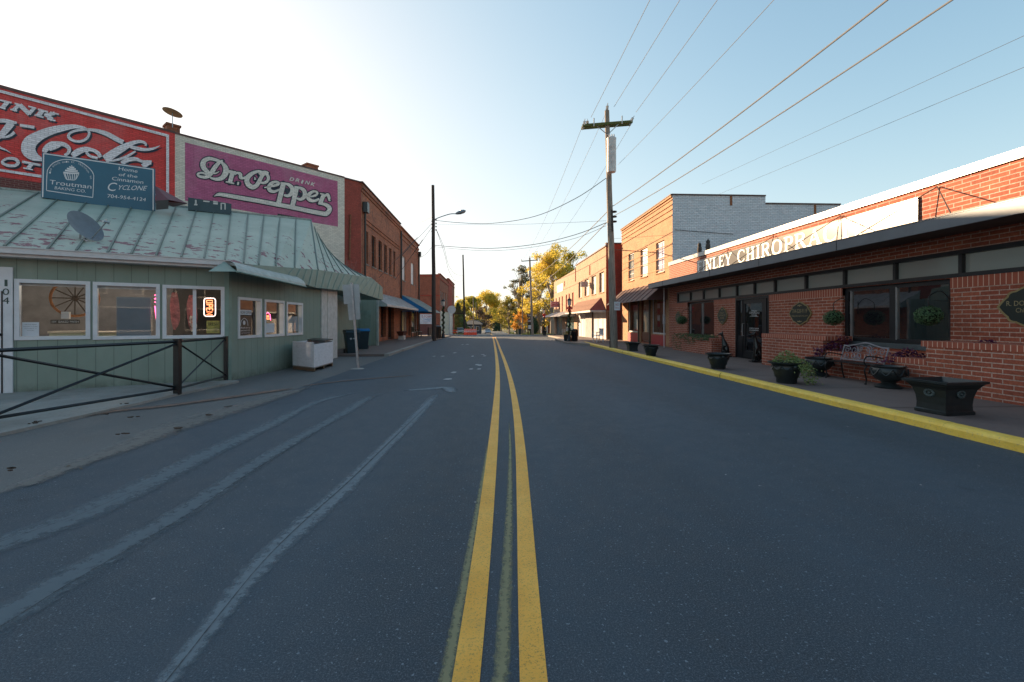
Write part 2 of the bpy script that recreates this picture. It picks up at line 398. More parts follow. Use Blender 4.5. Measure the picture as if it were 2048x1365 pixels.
def concrete(name, base, var=.2, bumpy=.3, stain=None):
    m = NT(name); a = m.noise(.8, 8, .65); b = m.noise(25, 6, .7); c = m.mix(m.ramp(a, [(.3, 0.), (.7, 1.)]), sc(base, 1 - var), sc(base, 1 + var))
    c = m.mix(m.ramp(b, [(.4, 0.), (.8, .5)]), c, sc(base, .55))
    if stain: c = m.mix(m.ramp(m.noise(.5, 7, .7), [(.5, 0.), (.7, .8)]), c, stain)
    m.base(c); m.b.inputs['Roughness'].default_value = .88; m.bump(b, bumpy, .006); return m.m
M['concrete'] = concrete('old_concrete', (.30, .285, .26), .22, .4, (.13, .11, .09))
M['walk'] = concrete('brown_pavement', (.155, .118, .108), .18, .35, (.16, .125, .11))
M['walkpale'] = concrete('pale_pavement', (.30, .26, .22), .2, .3)
sheet('terrain', -700, 700, -25, 2500, -.05, 'grass')
sheet('road', XL, XR, -25, 2500, 0, 'asphalt')
sheet('left_apron', -16, XL - .0, -25, 60, -.012, 'oldasphalt')
sheet('side_yard', -40, -16, -25, 60, -.016, 'oldasphalt')
sheet('right_yard', XR, 40, -25, 60, -.03, 'oldasphalt')
# concrete slab in front of the bakery
cz = .035
a, b, c_, d = hz(-260, 925, cz), hz(0, 867, cz), hz(359, 787, cz), hz(478, 762, cz)
m = MB(); back = [V((-6.3, 11.6, cz)), V((-11.5, 9.6, cz)), V((-16, 6, cz)), V((-16, 4, cz))]
pts = [a, b, c_, d] + back; m.poly(pts)
for p, q in zip([a, b, c_], [b, c_, d]): m.quad(p, q, V((q.x, q.y, -.05)), V((p.x, p.y, -.05)))
o = m.build('bakery_pavement', 'concrete'); o['kind'] = 'structure'
sheet('left_pavement', lambda y: -9.2 if y > 25 else -6.9, lambda y: XL - .22 - .0 * y, 19.5, 72, .09, 'walk', skirt=.2)
sheet('left_kerb', XL - .22, XL - .02, 19.5, 72, .093, 'concrete', skirt=.2)
sheet('right_pavement', XR + .16, 9.6, -25, 62, .12, 'walk', skirt=.2)
jm = MB()
for k in range(28): y = -1.5 + k * 2.1; jm.quad((XR + .18, y, gz(y) + .1235), (9.3, y, gz(y) + .1235), (9.3, y + .018, gz(y) + .1235), (XR + .18, y + .018, gz(y) + .1235))
for k in range(22): y = 20 + k * 2.2; jm.quad((-6.9 if y < 25 else -7.45, y, gz(y) + .0935), (XL - .23, y, gz(y) + .0935), (XL - .23, y + .03, gz(y) + .0935), (-6.9 if y < 25 else -7.45, y + .03, gz(y) + .0935))
o = jm.build('pavement_joints', plain('dark_joint', (.04, .035, .03), .95)); o['kind'] = 'structure'
# yellow kerb: bevelled profile, slightly waving, broken into stones
m = NT('yellow_kerb_paint'); f = m.noise(6, 8, .75); g = m.noise(30, 6, .8)
c = m.mix(m.ramp(f, [(.3, 0.), (.7, 1.)]), (.80, .50, .05), (.92, .66, .13)); c = m.mix(m.ramp(g, [(.57, 0.), (.66, .9)]), c, (.30, .26, .20)); c = m.mix(m.ramp(m.noise(2.5, 8, .8, stretch=(1, .4, 1)), [(.5, 0.), (.75, .5)]), c, (.25, .19, .08)); m.base(c); m.b.inputs['Roughness'].default_value = .6; m.bump(g, .3, .006); M['kerbpaint'] = m.m
m = MB(); y = -6.0; k = 0
while y < 27.5:
    L = 2.95; wob = .012 * math.sin(k * 2.1); y1 = y + L
    pr = [(XR - .015, -.05), (XR - .01, .085), (XR + .012, .118), (XR + .05, .132), (XR + .165, .134), (XR + .165, -.05)]
    for i in range(len(pr) - 1):
        (xa, za), (xb, zb) = pr[i], pr[i + 1]
        m.quad((xa + wob, y + .01, za), (xa - wob, y1, za), (xb - wob, y1, zb), (xb + wob, y + .01, zb))
    y = y1; k += 1
o = m.build('yellow_kerb', 'kerbpaint'); o['kind'] = 'structure'
sheet('right_kerb', XR - .01, XR + .16, 27.5, 62, .123, 'walkpale', skirt=.2)
# kerb bulb-out by the far lamp post
m = MB(); z = .115
pts = [(XR - .01, 27.2), (5.2, 28.6), (4.95, 30), (4.95, 34.5), (5.3, 36), (XR - .01, 37.5)]
m.poly([V((x, y, z)) for x, y in pts])
for p, q in zip(pts, pts[1:]): m.quad((*p, z), (*q, z), (*q, -.05), (*p, -.05))
o = m.build('kerb_extension', 'walkpale'); o['kind'] = 'structure'
# pale crossing band far down the street
sheet('far_cross_street', -30, 30, 62.5, 70, .004, asphalt('pale_asphalt', (.13, .12, .11), .2, (.2, .2, .2)))
# ------------------------------------------------------------ road markings
m = NT('yellow_road_paint'); f = m.noise(90, 4, .8); g = m.noise(2.2, 6, .6)
c = m.mix(m.ramp(g, [(.3, 0.), (.7, 1.)]), (.80, .37, .035), (.92, .49, .08)); c = m.mix(m.ramp(f, [(.34, .75), (.47, 0.)]), c, (.16, .11, .04)); c = m.mix(m.ramp(m.noise(7, 8, .8), [(.5, 0.), (.72, .55)]), c, (.55, .32, .07)); m.base(c); m.b.inputs['Roughness'].default_value = .65; m.bump(f, .5, .005); M['yline'] = m.m
LL = [(903, 960, 1365), (923, 972, 1240), (941, 983, 1120), (957, 991, 1010), (971, 999, 900), (979, 1003, 830), (984, 1005, 780), (986, 1004.5, 745), (986, 1001, 718), (985, 996, 697), (984.6, 991, 682), (984.2, 988, 672.5)]
RL = [(1040, 1095, 1365), (1037, 1083, 1240), (1034, 1073, 1120), (1031.5, 1064, 1010), (1027.5, 1054.5, 900), (1022.5, 1045, 830), (1016, 1035, 780), (1008.5, 1025, 745), (1002, 1013.5, 718), (995.5, 1003.5, 697), (991.5, 996.5, 682), (988.3, 991.8, 672.5)]
def stripe(rows, name):
    pl = []
    for a, b, y in rows:
        p, q = hz(a, y), hz(b, y); cxy = (p + q) / 2; pl.append((cxy.y, cxy.x))
    pl.sort()
    m = MB(); wd = .058; path = [V((pl[0][1] - .0, -20, 0))] + spline3([(x, y, 0) for y, x in pl], 5)
    path += [V((path[-1].x * (1 - k / 20) + -.02 * k / 20, path[-1].y + k * 14, 0)) for k in range(1, 18)]
    for a, b in zip(path, path[1:]): m.quad((a.x - wd, a.y, gz(a.y) + .004), (a.x + wd, a.y, gz(a.y) + .004), (b.x + wd, b.y, gz(b.y) + .004), (b.x - wd, b.y, gz(b.y) + .004))
    o = m.build(name, 'yline'); o['kind'] = 'structure'; return path
stripe(LL, 'road_marking'); rp = stripe(RL, 'road_marking')
def decal(name, c, dens, scale=6, stretch=None, rough=.85):
    m = NT(name); a = m.n('AttributeD') if False else m.n('Attribute'); a.attribute_name = 'edge'
    f = m.noise(scale, 9, .78, stretch=stretch)
    q = m.math('ADD', m.math('MULTIPLY', a.outputs['Fac'], .6), m.math('MULTIPLY', f, .9)); k = m.math('MULTIPLY', m.ramp(q, [(.86 - dens * .3, 0.), (1.42 - dens * .35, .85)]), m.math('MINIMUM', m.math('MULTIPLY', a.outputs['Fac'], 3.), 1.))
    m.base(c); m.b.inputs['Roughness'].default_value = rough; m.l(k, m.b.inputs['Alpha']); return m.m
def smear(name, pts, mat, z=.006, n=6, edge=1.0, mapfn=None):
    P = smooth2(pts); m = MB(); E = []; mapfn = mapfn or (lambda x, y: hz(x, y, z))
    for x, y, w_ in P:
        c = mapfn(x, y); m.v.append(c)
    cs = list(m.v); m.v = []
    for i, c in enumerate(cs):
        t = (cs[min(i + 1, len(cs) - 1)] - cs[max(i - 1, 0)]).normalized(); nn = V((-t.y, t.x, 0)); wd = P[i][2] / 100
        fe = min(9, len(cs) * .12); endf = min(1, i / fe, (len(cs) - 1 - i) / fe)
        for k in range(n + 1):
            q = k / n * 2 - 1; m.v.append(c + nn * wd * q); E.append((1 - abs(q) ** 1.6) * edge * endf)
    for i in range(len(cs) - 1):
        for k in range(n):
            a = i * (n + 1) + k; m.f.append((a, a + 1, a + n + 2, a + n + 1)); m.m.append(0)
    o = m.build(name, mat); at = o.data.attributes.new('edge', 'FLOAT', 'POINT'); at.data.foreach_set('value', E); o['kind'] = 'structure'; return o
M['scuff'] = decal('pale_scuffed_asphalt', (.17, .21, .24), .5, 16)
M['scuff2'] = decal('faint_scuffed_asphalt', (.12, .155, .18), .52, 13)
M['seam'] = decal('tar_seam', (.02, .025, .03), .55, 14)
M['ghost'] = decal('ground_off_yellow_paint', (.27, .25, .14), .5, 26)
M['sunstreak'] = decal('painted_pink_sunlight', (.20, .12, .09), .7, 11)  # pinkish colour standing in for sunlight falling across the ground
M['chalk'] = decal('pale_road_edge_dust', (.17, .16, .15), .55, 9)
# the widths are half-widths in centimetres
smear('road_wear', [(215, 1500, 15), (330, 1365, 9), (430, 1240, 10), (520, 1130, 14), (600, 1055, 16), (690, 975, 16), (760, 905, 15), (820, 845, 15), (862, 800, 16.2), (885, 780, 16.2)], 'scuff')
smear('road_wear', [(905, 788, 13.5), (893, 776, 29.7), (860, 778, 24.3), (800, 782, 16.2)], 'scuff', .0065)
smear('road_wear', [(-420, 1440, 18), (-200, 1345, 18), (-20, 1250, 21.6), (120, 1165, 21.6), (250, 1090, 20.2), (380, 1015, 20.2), (500, 935, 18.9), (600, 875, 17.6), (690, 825, 17.6), (740, 795, 17.6), (800, 780, 18.9)], 'scuff2', .007)
smear('road_wear', [(-420, 1230, 24), (-200, 1160, 24), (-20, 1095, 27.0), (150, 1035, 29.7), (300, 965, 29.7), (420, 905, 27.0), (540, 850, 21.6), (620, 810, 17.6), (680, 792, 16.2), (760, 778, 16.2)], 'scuff2', .0075)
0 and smear('road_wear', [(690, 960, 6), (735, 975, 7), (765, 965, 6), (775, 945, 5)], 'scuff2', .008)
smear('road_seam', [(215, 1500, .7), (330, 1365, 0.7), (430, 1240, 0.7), (520, 1130, 0.6), (600, 1050, 1.0), (690, 970, 1.3), (760, 903, 1.5), (830, 835, 1.3), (880, 785, 1.2)], 'seam', .010, 2)
smear('road_seam', [(-420, 1455, 1.2), (-200, 1360, 1), (-20, 1265, 0.8), (120, 1178, 0.7), (250, 1102, 0.7), (380, 1026, 0.8), (500, 945, 1.0), (620, 872, 0.8), (750, 792, 1.2)], 'seam', .0105, 2)
smear('road_seam', [(-300, 1180, 1), (-20, 1090, 0.6), (150, 1032, 0.5), (250, 990, 0.5), (330, 955, 0.4)], 'seam', .011, 2)
smear('old_line_trace', [(975, 1480, 6), (1000, 1365, 6), (1008, 1240, 6), (1014, 1130, 5.5), (1018, 1040, 5), (1020, 960, 4), (1020, 880, 3), (1017, 820, 2)], 'ghost', .005, 4)
smear('old_line_trace', [(868, 1480, 4.5), (890, 1365, 5), (912, 1250, 5), (935, 1130, 4.5), (953, 1030, 4), (970, 930, 3), (978, 860, 2)], 'ghost', .003, 4)
smear('sun_streak', [(120, 840, 14), (230, 822, 20), (330, 812, 22), (450, 796, 22), (540, 783, 22), (600, 775, 14)], 'sunstreak', .004)  # low sun coming between the two left buildings, painted as a streak
smear('sun_streak', [(590, 774, 8), (680, 763, 10), (760, 756, 10), (840, 750, 6)], 'sunstreak', .0125)
smear('road_edge_dust', [(-60, 1005, 14), (60, 965, 18), (150, 930, 22), (240, 898, 30), (330, 862, 42), (420, 832, 48), (510, 806, 40), (590, 783, 22), (640, 762, 8)], 'chalk', .0095)
random.seed(3)
spk = MB()
for i in range(260):
    x = random.uniform(-4, 5.9); y = random.uniform(1.2, 30) ; r = random.uniform(.004, .016)
    if i > 150: x = random.gauss(-1.2, .9); y = random.uniform(15, 30); r *= 1.8
    q = random.random() * 6; k = random.randint(4, 6)
    spk.poly([V((x + r * random.uniform(.5, 1) * math.cos(q + 6.28 * j / k), y + r * random.uniform(.5, 1.3) * math.sin(q + 6.28 * j / k), .012)) for j in range(k)])
for qx, qy in ((785, 215), (835, 215), (1010, 215), (1080, 213), (1070, 205), (1035, 265), (1050, 268), (1000, 290), (1045, 290), (900, 310), (865, 350), (950, 147), (980, 145), (905, 195)):
    p = hz(600 + qx / 2.926, 640 + qy / 2.926); w_ = random.uniform(.06, .16); d_ = random.uniform(.05, .12); spk.poly([V((p.x + a * w_ * random.uniform(.7, 1), p.y + b * d_ * random.uniform(.7, 1) * 3, .013)) for a, b in ((-1, -.6), (.2, -1), (1, -.3), (.8, .8), (-.4, 1))])
o = spk.build('road_specks', plain('pale_grit', (.34, .35, .36), .8)); o['kind'] = 'stuff'
o['label'] = 'pale flecks of grit and paint scattered over the dark asphalt'
dl = MB()
for x, y in [(65, 852), (72, 849), (212, 834), (250, 812), (355, 863), (265, 840), (18, 947), (243, 875), (420, 835), (457, 818)]:
    p = hz(x, y, .0); a = random.random() * 3
    for j in range(3):
        q = p + V((random.uniform(-.05, .05), random.uniform(-.05, .05), .0)); s_ = random.uniform(.02, .05)
        dl.hexa([q + V((s_ * math.cos(a + t), s_ * .5 * math.sin(a + t), .005 + .012 * kk + .03)) for kk in (0, 1) for t in (0, 1.57, 3.14, 4.71)])
o = dl.build('fallen_leaves', plain('dead_leaf', (.05, .03, .02), .9)); o['kind'] = 'stuff'; o['label'] = 'few dry brown leaves on the concrete beside the railing'
gl_ = MB()
for i in range(420):
    if i < 300: x = XR - abs(random.gauss(.03, .07)) - .02; y = random.uniform(1, 34); z = .012
    else: x = XL + random.gauss(0, .12); y = random.uniform(3, 34); z = .014
    a = random.random() * 3.14; s_ = random.uniform(.008, .028); c0 = V((x, y, z)); u_ = V((math.cos(a), math.sin(a), random.uniform(-.1, .3))) * s_; v_ = V((-math.sin(a), math.cos(a), random.uniform(-.1, .2))) * s_ * .6
    gl_.poly([c0 - u_, c0 - v_ * .9, c0 + u_, c0 + v_])
o = gl_.build('gutter_litter', plain('gutter_litter', (.10, .07, .045), .95, 0, .6, 3)); o['kind'] = 'stuff'; o['label'] = 'small dry leaves and grit gathered along the road edges'
# ------------------------------------------------------------ brick and other wall materials
M['b_red'] = brick('red_brick_painted', (.42, .085, .06), (.34, .07, .05), (.26, .07, .05), weather=(.36, .26, .22), wamt=.15)
M['b_old'] = brick('old_orange_brick', (.55, .19, .09), (.34, .10, .05), (.34, .22, .16), bw=.3, bh=.11, weather=(.10, .06, .05), wamt=.35, bs=.8, ms=.011)
M['b_old2'] = brick('sooty_orange_brick', (.52, .17, .08), (.38, .12, .06), (.28, .16, .11), bw=.3, bh=.11, ms=.012, bs=.8, weather=(.09, .055, .045), wamt=.5)
M['b_far'] = brick('red_brick', (.48, .14, .075), (.38, .11, .06), (.22, .12, .09), wamt=.1)
M['b_deep'] = brick('deep_red_brick', (.56, .075, .04), (.46, .06, .035), (.36, .08, .06))
M['b_faded'] = brick('faded_maroon_brick', (.20, .06, .055), (.16, .05, .05), (.26, .17, .14), weather=(.30, .20, .16), wamt=.3)
M['p_red'] = paint('red_mural_paint', (.66, .065, .06), .4)
M['p_cream'] = paint('cream_wall_paint', (.70, .66, .57), 1.0)
M['p_purple'] = paint('purple_mural_paint', (.47, .125, .25), .4)
M['p_white'] = paint('white_lettering_paint', (.78, .76, .80), .5)
M['p_lilac'] = paint('cream_lettering_paint', (.74, .72, .66), .3)
M['p_navy'] = paint('navy_shadow_paint', (.022, .035, .06), 0)
M['coping'] = plain('weathered_coping', (.20, .19, .17), .8, 0, .3, 4, .2)
M['darkcoping'] = plain('dark_coping', (.10, .055, .05), .7, 0, .3, 4, .2)
M['roofing'] = plain('flat_roofing', (.08, .08, .08), .9)
M['siding'] = None
m = NT('green_grooved_siding'); tc = m.n('TexCoord'); m._c = tc
sx = m.n('SeparateXYZ'); m.l(tc.outputs['UV'], sx.inputs[0])
g = m.math('FRACT', m.math('MULTIPLY', sx.outputs[0], 3.3)); g = m.math('LESS_THAN', g, .035)
f = m.noise(1.2, 7, .65, stretch=(1, 1, .4)); c = m.mix(m.ramp(f, [(.3, 0.), (.7, 1.)]), (.195, .245, .20), (.25, .30, .25))
st = m.noise(5, 8, .8, stretch=(3, 3, .5)); c = m.mix(m.ramp(st, [(.54, 0.), (.74, .5)]), c, (.20, .21, .18))
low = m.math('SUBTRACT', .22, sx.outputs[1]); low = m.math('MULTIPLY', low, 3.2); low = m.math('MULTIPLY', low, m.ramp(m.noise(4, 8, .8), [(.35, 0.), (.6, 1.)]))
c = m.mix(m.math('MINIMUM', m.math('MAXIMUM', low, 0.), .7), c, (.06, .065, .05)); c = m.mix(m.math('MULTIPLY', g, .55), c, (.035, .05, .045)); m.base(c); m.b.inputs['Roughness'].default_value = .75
m.bump(m.math('MULTIPLY', g, -1.), .6, .01); M['siding'] = m.m
M['seamroof'] = None
m = NT('peeling_green_metal_roof'); f = m.noise(1.0, 7, .6)
c = m.mix(m.ramp(f, [(.3, 0.), (.7, 1.)]), (.31, .355, .285), (.41, .45, .37))
p1 = m.noise(3.3, 8, .66, stretch=(1, 1, 1.2)); lowmask = m.noise(.45, 3, .5)
sz = m.n('SeparateXYZ'); m.l(m._c.outputs['Object'], sz.inputs[0]); lowz = m.math('MULTIPLY', m.math('SUBTRACT', 4.6, sz.outputs[2]), .05)
k = m.ramp(m.math('ADD', m.math('ADD', p1, lowz), m.math('MULTIPLY', lowmask, .16)), [(.700, 0.), (.707, 1.)]); c = m.mix(k, c, (.17, .035, .06))
vv = m.n('Mapping'); m.l(m._c.outputs['Object'], vv.inputs[0]); vv.inputs[1].default_value = (13, 7, 3)
p2 = m.noise(7, 6, .7, vec=vv.outputs[0]); c = m.mix(m.ramp(p2, [(.665, 0.), (.675, 1.)]), c, (.05, .05, .05)); m.base(c); m.b.inputs['Roughness'].default_value = .5
m.bump(k, -.4, .004); M['seamroof'] = m.m
M['greentrim'] = plain('green_sheet_metal', (.20, .28, .24), .55, .1, .15, 3, .05)
M['greyshade'] = plain('pale_corrugated_metal', (.34, .38, .36), .5, .2, .2, 5, .05)
M['gutter'] = plain('white_gutter', (.55, .53, .53), .5, 0, .12, 5)
# ------------------------------------------------------------ the bakery: green siding, seamed metal roof
Cn = hz(457, 762, 0); d1 = ray(2400, 642).normalized(); n1 = V((d1.y, -d1.x, 0)); 
W1 = Frame(Cn, d1, n1)                        # wall with the three big windows, facing the camera
e2 = hz(672, 716, 0); d2 = (e2 - Cn).normalized(); W2 = Frame(Cn, d2, V((d2.y, -d2.x, 0)))
L2 = (e2 - Cn).length
bk = thing('bakery', 'low green sided corner bakery with a peeling seamed metal roof and white framed windows', 'building', (Cn.x, Cn.y, 0))
def rectpx(fr, x0, x1, yt, yb, which='l'):
    u0 = fr.uv(x0, 642)[0]; u1 = fr.uv(x1, 642)[0]; x = x0 if which == 'l' else x1
    return (u0, u1, fr.uv(x, yb)[1], fr.uv(x, yt)[1])
r1 = rectpx(W1, 29, 181, 558, 681); r2 = rectpx(W1, 186, 320, 564, 680); r3 = rectpx(W1, 325, 449, 570, 678)
UL = -5.6
q1 = rectpx(W2, 475, 522, 594, 678); q2 = rectpx(W2, 528, 567.5, 599, 675); q3 = rectpx(W2, 572, 604.5, 604, 672)
mb = MB(); top1 = 2.86
dx0 = W1.uv(27, 700)[0]
wall(mb, W1, UL, 0, -.02, top1, [r1, r2, r3], .16)
wall(mb, W2, 0, L2, -.02, 2.9, [q1, q2, q3], .16)
bw = mb.build('wall', 'siding', bk)
m = MB(); m.fbox(W1, -.09, .012, -.02, 2.84, -.0, .022); m.fbox(W2, -.022, .10, -.02, 2.84, 0, .018); m.build('corner_board', 'greentrim', bk)
for r in (r1, r2, r3): window(bk, W1, r, 'white', 'glass', .075, .1, cols=2 if r is r3 else 1, proud=.03, mw=.07)
for r in (q1, q2, q3): window(bk, W2, r, 'white', 'glass', .07, .1, proud=.03)
# white door and its jamb at the far end of the wall, house number on it
m = MB(); m.fbox(W1, UL, dx0, .0, W1.uv(14, 535)[1], -.02, .05); dj = m.build('door', 'white', bk)
m = MB(); uu = W1.uv(6, 690)[0]; m.fbox(W1, uu - .012, uu + .012, .03, 2.1, .052, .056); sub(m.build('door_gap', 'black'), dj)
m = MB()
for i, ch in enumerate('104'):
    y = 573 + i * 17.5; m.text(ch, W1.fn(.056), (7 if ch != '1' else 11, y), (20.5 if ch != '1' else 17, y + .4), (7 if ch != '1' else 11, y - 13))
m.build('house_number', plain('dark_green_numeral', (.03, .06, .05), .5), bk)
m = MB(); hp = W1.uv(1, 672); m.lathe([(.03, 0), (.035, .03), (.02, .05)], 10, W1.p(hp[0], hp[1], .05)); sub(m.build('handle', 'black'), dj)
# interior shell so that the shop windows have a room behind them
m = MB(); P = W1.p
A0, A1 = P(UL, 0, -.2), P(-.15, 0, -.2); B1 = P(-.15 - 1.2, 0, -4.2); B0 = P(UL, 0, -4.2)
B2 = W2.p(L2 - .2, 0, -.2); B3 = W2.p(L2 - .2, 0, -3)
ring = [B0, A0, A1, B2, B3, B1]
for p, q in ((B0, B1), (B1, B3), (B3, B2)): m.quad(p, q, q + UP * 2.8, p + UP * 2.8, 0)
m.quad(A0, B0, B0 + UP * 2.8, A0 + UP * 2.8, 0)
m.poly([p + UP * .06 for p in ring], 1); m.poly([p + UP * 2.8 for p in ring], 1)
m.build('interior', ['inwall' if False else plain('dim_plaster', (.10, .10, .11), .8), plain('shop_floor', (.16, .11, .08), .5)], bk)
for k, (u_, o_) in enumerate(((-4.4, -2.2), (-2.6, -2.4), (-1.3, -2.0))):
    t = thing('ceiling_lamp', ('warm lit ceiling lamp behind the first bakery window', 'warm lit ceiling lamp behind the middle bakery window', 'warm lit ceiling lamp behind the corner bakery window')[k], 'ceiling lamp', W1.p(u_, 2.66 if k == 2 else 2.5, o_)); c = W1.p(u_, 2.66 if k == 2 else 2.5, o_)
    m = MB(); m.tube([c, c + UP * .28], .01, 5); m.lathe([(.02, .1), (.16, .0), (.17, -.02)], 14, c); m.build('shade', 'black', t); m = MB(); m.ball(c - UP * .05, .09, 8); m.build('bulb', emis('warm_bulb', (1, .85, .68), 45), t)
# roof
def rp_(px, py, z): return hz(px, py, z)
bot = []
def E(px, py, z): return hz(px, py, z)
W1e = Frame(W1.p(0, 0, .32), d1, n1)
def eave(px): p = W1e.hit(px, 500); return V((p.x, p.y, 2.96))
E1 = eave(450); E12 = hx(506, 530, -6.05); E2 = hx(636, 540, -6.0); E3 = hx(743, 556, -5.75)
R1 = hd(622, 441.5, 19.5); R0 = hd(0, 379, 14.45); rdir = (R1 - R0)
def ridge(px): 
    t = ray(px, 642); n = V((rdir.y, -rdir.x, 0)); k = (R0 - CAM).dot(n) / t.dot(n); p = CAM + t * k
    f = (V((p.x, p.y)) - V((R0.x, R0.y))).length / V((rdir.x, rdir.y)).length * (1 if (p - R0).dot(rdir) > 0 else -1)
    return V((p.x, p.y, R0.z + (R1.z - R0.z) * f))
pairs = []     # (ridge px, bottom point)
seams = [(-150, -420), (-75, -300), (-2, -200), (77, -88), (125, 8), (180, 95), (224, 152), (268, 215), (312, 262), (352, 312), (394, 362), (428, 408), (462, 450), (496, 487), (528, 520), (560, 553), (592, 590), (622, 636)]
def bottom(px):
    if px <= 450: return eave(px)
    if px <= 506: return E1.lerp(E12, (px - 450) / 56)
    k = (px - 506) / 130; n = V((1, 0, 0)); 
    r = ray(px, 642); t = (-6.02) / r.x; y = CAM.y + r.y * t
    f = (y - E12.y) / (E2.y - E12.y); return E12.lerp(E2, max(0, min(1, f)))
m = MB(); sm = MB()
prevp = None
for rpx, bpx in seams:
    t, b = ridge(rpx), bottom(bpx)
    mid = t.lerp(b, .5)
    if prevp:
        m.quad(prevp[1], b, t, prevp[0])
    nn = V((.5, -.6, .6)).normalized() * .045
    sm.hexa([b + V((-.012, -.012, 0)), b + V((.012, .012, 0)), t + V((.012, .012, 0)), t + V((-.012, -.012, 0)), b + V((-.012, -.012, .045)), b + V((.012, .012, .045)), t + V((.012, .012, .045)), t + V((-.012, -.012, .045))])
    prevp = (t, b)
# street-side hip
E4 = V((E3.x - .1, E3.y + .6, E3.z)); back2 = V((R1.x - 1.5, R1.y + 7.5, R1.z - .1)); R2 = V((E3.x - 2.0, E3.y + .9, E3.z + .55))
N = 8
for i in range(N):
    a, b = i / N, (i + 1) / N
    m.quad(E2.lerp(E3, a), E2.lerp(E3, b), R1.lerp(R2, b * .93), R1.lerp(R2, a * .93))
    if i: 
        p, q = E2.lerp(E3, a), R1.lerp(R2, a * .93)
        sm.tube([p + UP * .02, q + UP * .02], .02, 4)
m.quad(E3, E4, R2 + V((0, .3, 0)), R1.lerp(R2, .93))
rf = m.build('roof', 'seamroof', bk)
sub(sm.build('standing_seam', plain('seam_green_metal', (.12, .16, .14), .5, .1, .2, 5)), rf)
cp = MB(); a, b = ridge(-150), R1; k = V((0, 0, .07))
off = V((-.05, .08, 0)); cp.hexa([a - off * .2, b - off * .2, b + off, a + off, a - off * .2 + k, b - off * .2 + k, b + off + k, a + off + k])
cp.tube([R1, E2], .035, 6); sub(cp.build('ridge_cap', plain('worn_ridge_metal', (.26, .29, .27), .6, .1, .4, 7)), rf)
# fascia under the street side of the roof
Fb = [hx(506, 533, -6.05), hx(572, 556, -6.03), hx(630, 575.5, -6.0), hx(675, 580.5, -5.9), hx(720, 586, -5.78), hx(766, 601, -5.62)]
Ft = [E12, E12.lerp(E2, .55), E2, E2.lerp(E3, .42), E3, hx(765, 575, -5.62)]
m = MB()
for i in range(5):
    for k in range(4):
        a, b = k / 4, (k + 1) / 4
        m.quad(Fb[i].lerp(Fb[i + 1], a), Fb[i].lerp(Fb[i + 1], b), Ft[i].lerp(Ft[i + 1], b), Ft[i].lerp(Ft[i + 1], a))
    
        if i > 0: m.tube([Fb[i].lerp(Fb[i + 1], a) + V((.01, -.01, 0)), Ft[i].lerp(Ft[i + 1], a) + V((.01, -.01, 0))], .014, 4)
# soffit
for i in range(1, 5): m.quad(Fb[i], Fb[i + 1], Fb[i + 1] + V((-1.6, 0.5, .05)), Fb[i] + V((-1.6, .5, .05)), 0)
fa = m.build('fascia', 'greentrim', bk)
m = MB(); a, b = V((E3.x - .05, E3.y + .6, 2.7)), V((E3.x - 2.4, E3.y + 1.2, 2.75))
m.quad(Fb[5], b, b + UP * .9, Ft[5]); m.build('end_fascia', 'greentrim', bk)
# gutter along the big windows
m = MB(); G = Frame(W1.p(0, 0, .30), d1, n1)
m.fbox(G, UL - 3, .03, 2.84, 2.95, 0, .12); m.fbox(G, UL - 3, .03, 2.78, 2.84, -.3, .04); m.fbox(G, UL - 3, .035, 2.95, 2.965, -.01, .14)
m.build('gutter', 'gutter', bk)
m = MB(); m.fbox(W1, UL - 3, UL, -.02, 2.8, -.1, 0); m.build('end_wall', 'siding', bk)
# curved metal hood over the small windows
m = MB(); hb = [hx(474, 543.5, -5.78), hx(540, 558, -5.78), hx(612, 574, -5.78)]; ht = [hx(449, 523, -6.42), hx(516, 538, -6.3), hx(579, 551, -6.15)]
for i in range(2):
    for k in range(6):
        for j in range(6):
            def pt(a, b):
                lo, hi = hb[i].lerp(hb[i + 1], a), ht[i].lerp(ht[i + 1], a); q = b * math.pi / 2
                return V((hi.x + (lo.x - hi.x) * math.sin(q), hi.y + (lo.y - hi.y) * math.sin(q), lo.z + (hi.z - lo.z) * math.cos(q)))
            m.quad(pt(k / 6, j / 6), pt((k + 1) / 6, j / 6), pt((k + 1) / 6, (j + 1) / 6), pt(k / 6, (j + 1) / 6), 0)
for i in range(2): m.tube([hb[i], hb[i + 1]], .025, 5, 1)
m.poly([ht[0], hb[0], V((ht[0].x, hb[0].y, hb[0].z))], 1)
m.build('window_hood', ['greyshade', 'greentrim'], bk)
# white boarded bay and the dark porch beyond it
m = MB(); u0, u1 = W2.uv(641, 650)[0], W2.uv(673, 650)[0]
for k in range(3): m.fbox(W2, u0 + (u1 - u0) * k / 3 + .01, u0 + (u1 - u0) * (k + 1) / 3 - .01, .0, 2.88, -.02, .04 + .01 * (k == 1))
m.build('white_panel', 'offwhite', bk)
PE = hz(757, 694.5, 0); m = MB(); x0 = e2.x - 1.25
m.quad((e2.x, e2.y, 0), (x0, e2.y + .1, 0), (x0, e2.y + .1, 2.85), (e2.x, e2.y, 2.85)); m.quad((x0, e2.y, 0), (x0, PE.y + .2, 0), (x0, PE.y + .2, 2.85), (x0, e2.y, 2.85))
m.quad((x0, PE.y, 0), (PE.x, PE.y, 0), (PE.x, PE.y, 2.8), (x0, PE.y, 2.8)); m.build('porch_wall', ['siding'], bk)
m = MB(); m.box((PE.x - .1, PE.y - .06, 0), (PE.x + .02, PE.y + .06, 2.8)); m.build('porch_post', 'greyshade', bk)
fp = fr_((0, PE.y, 0), (0, -1, 0)); m = MB(); d0 = fp.uv(716, 650)[0]; d1_ = fp.uv(742, 650)[0]; m.fbox(fp, d0, d1_, .05, 2.1, .0, .04)
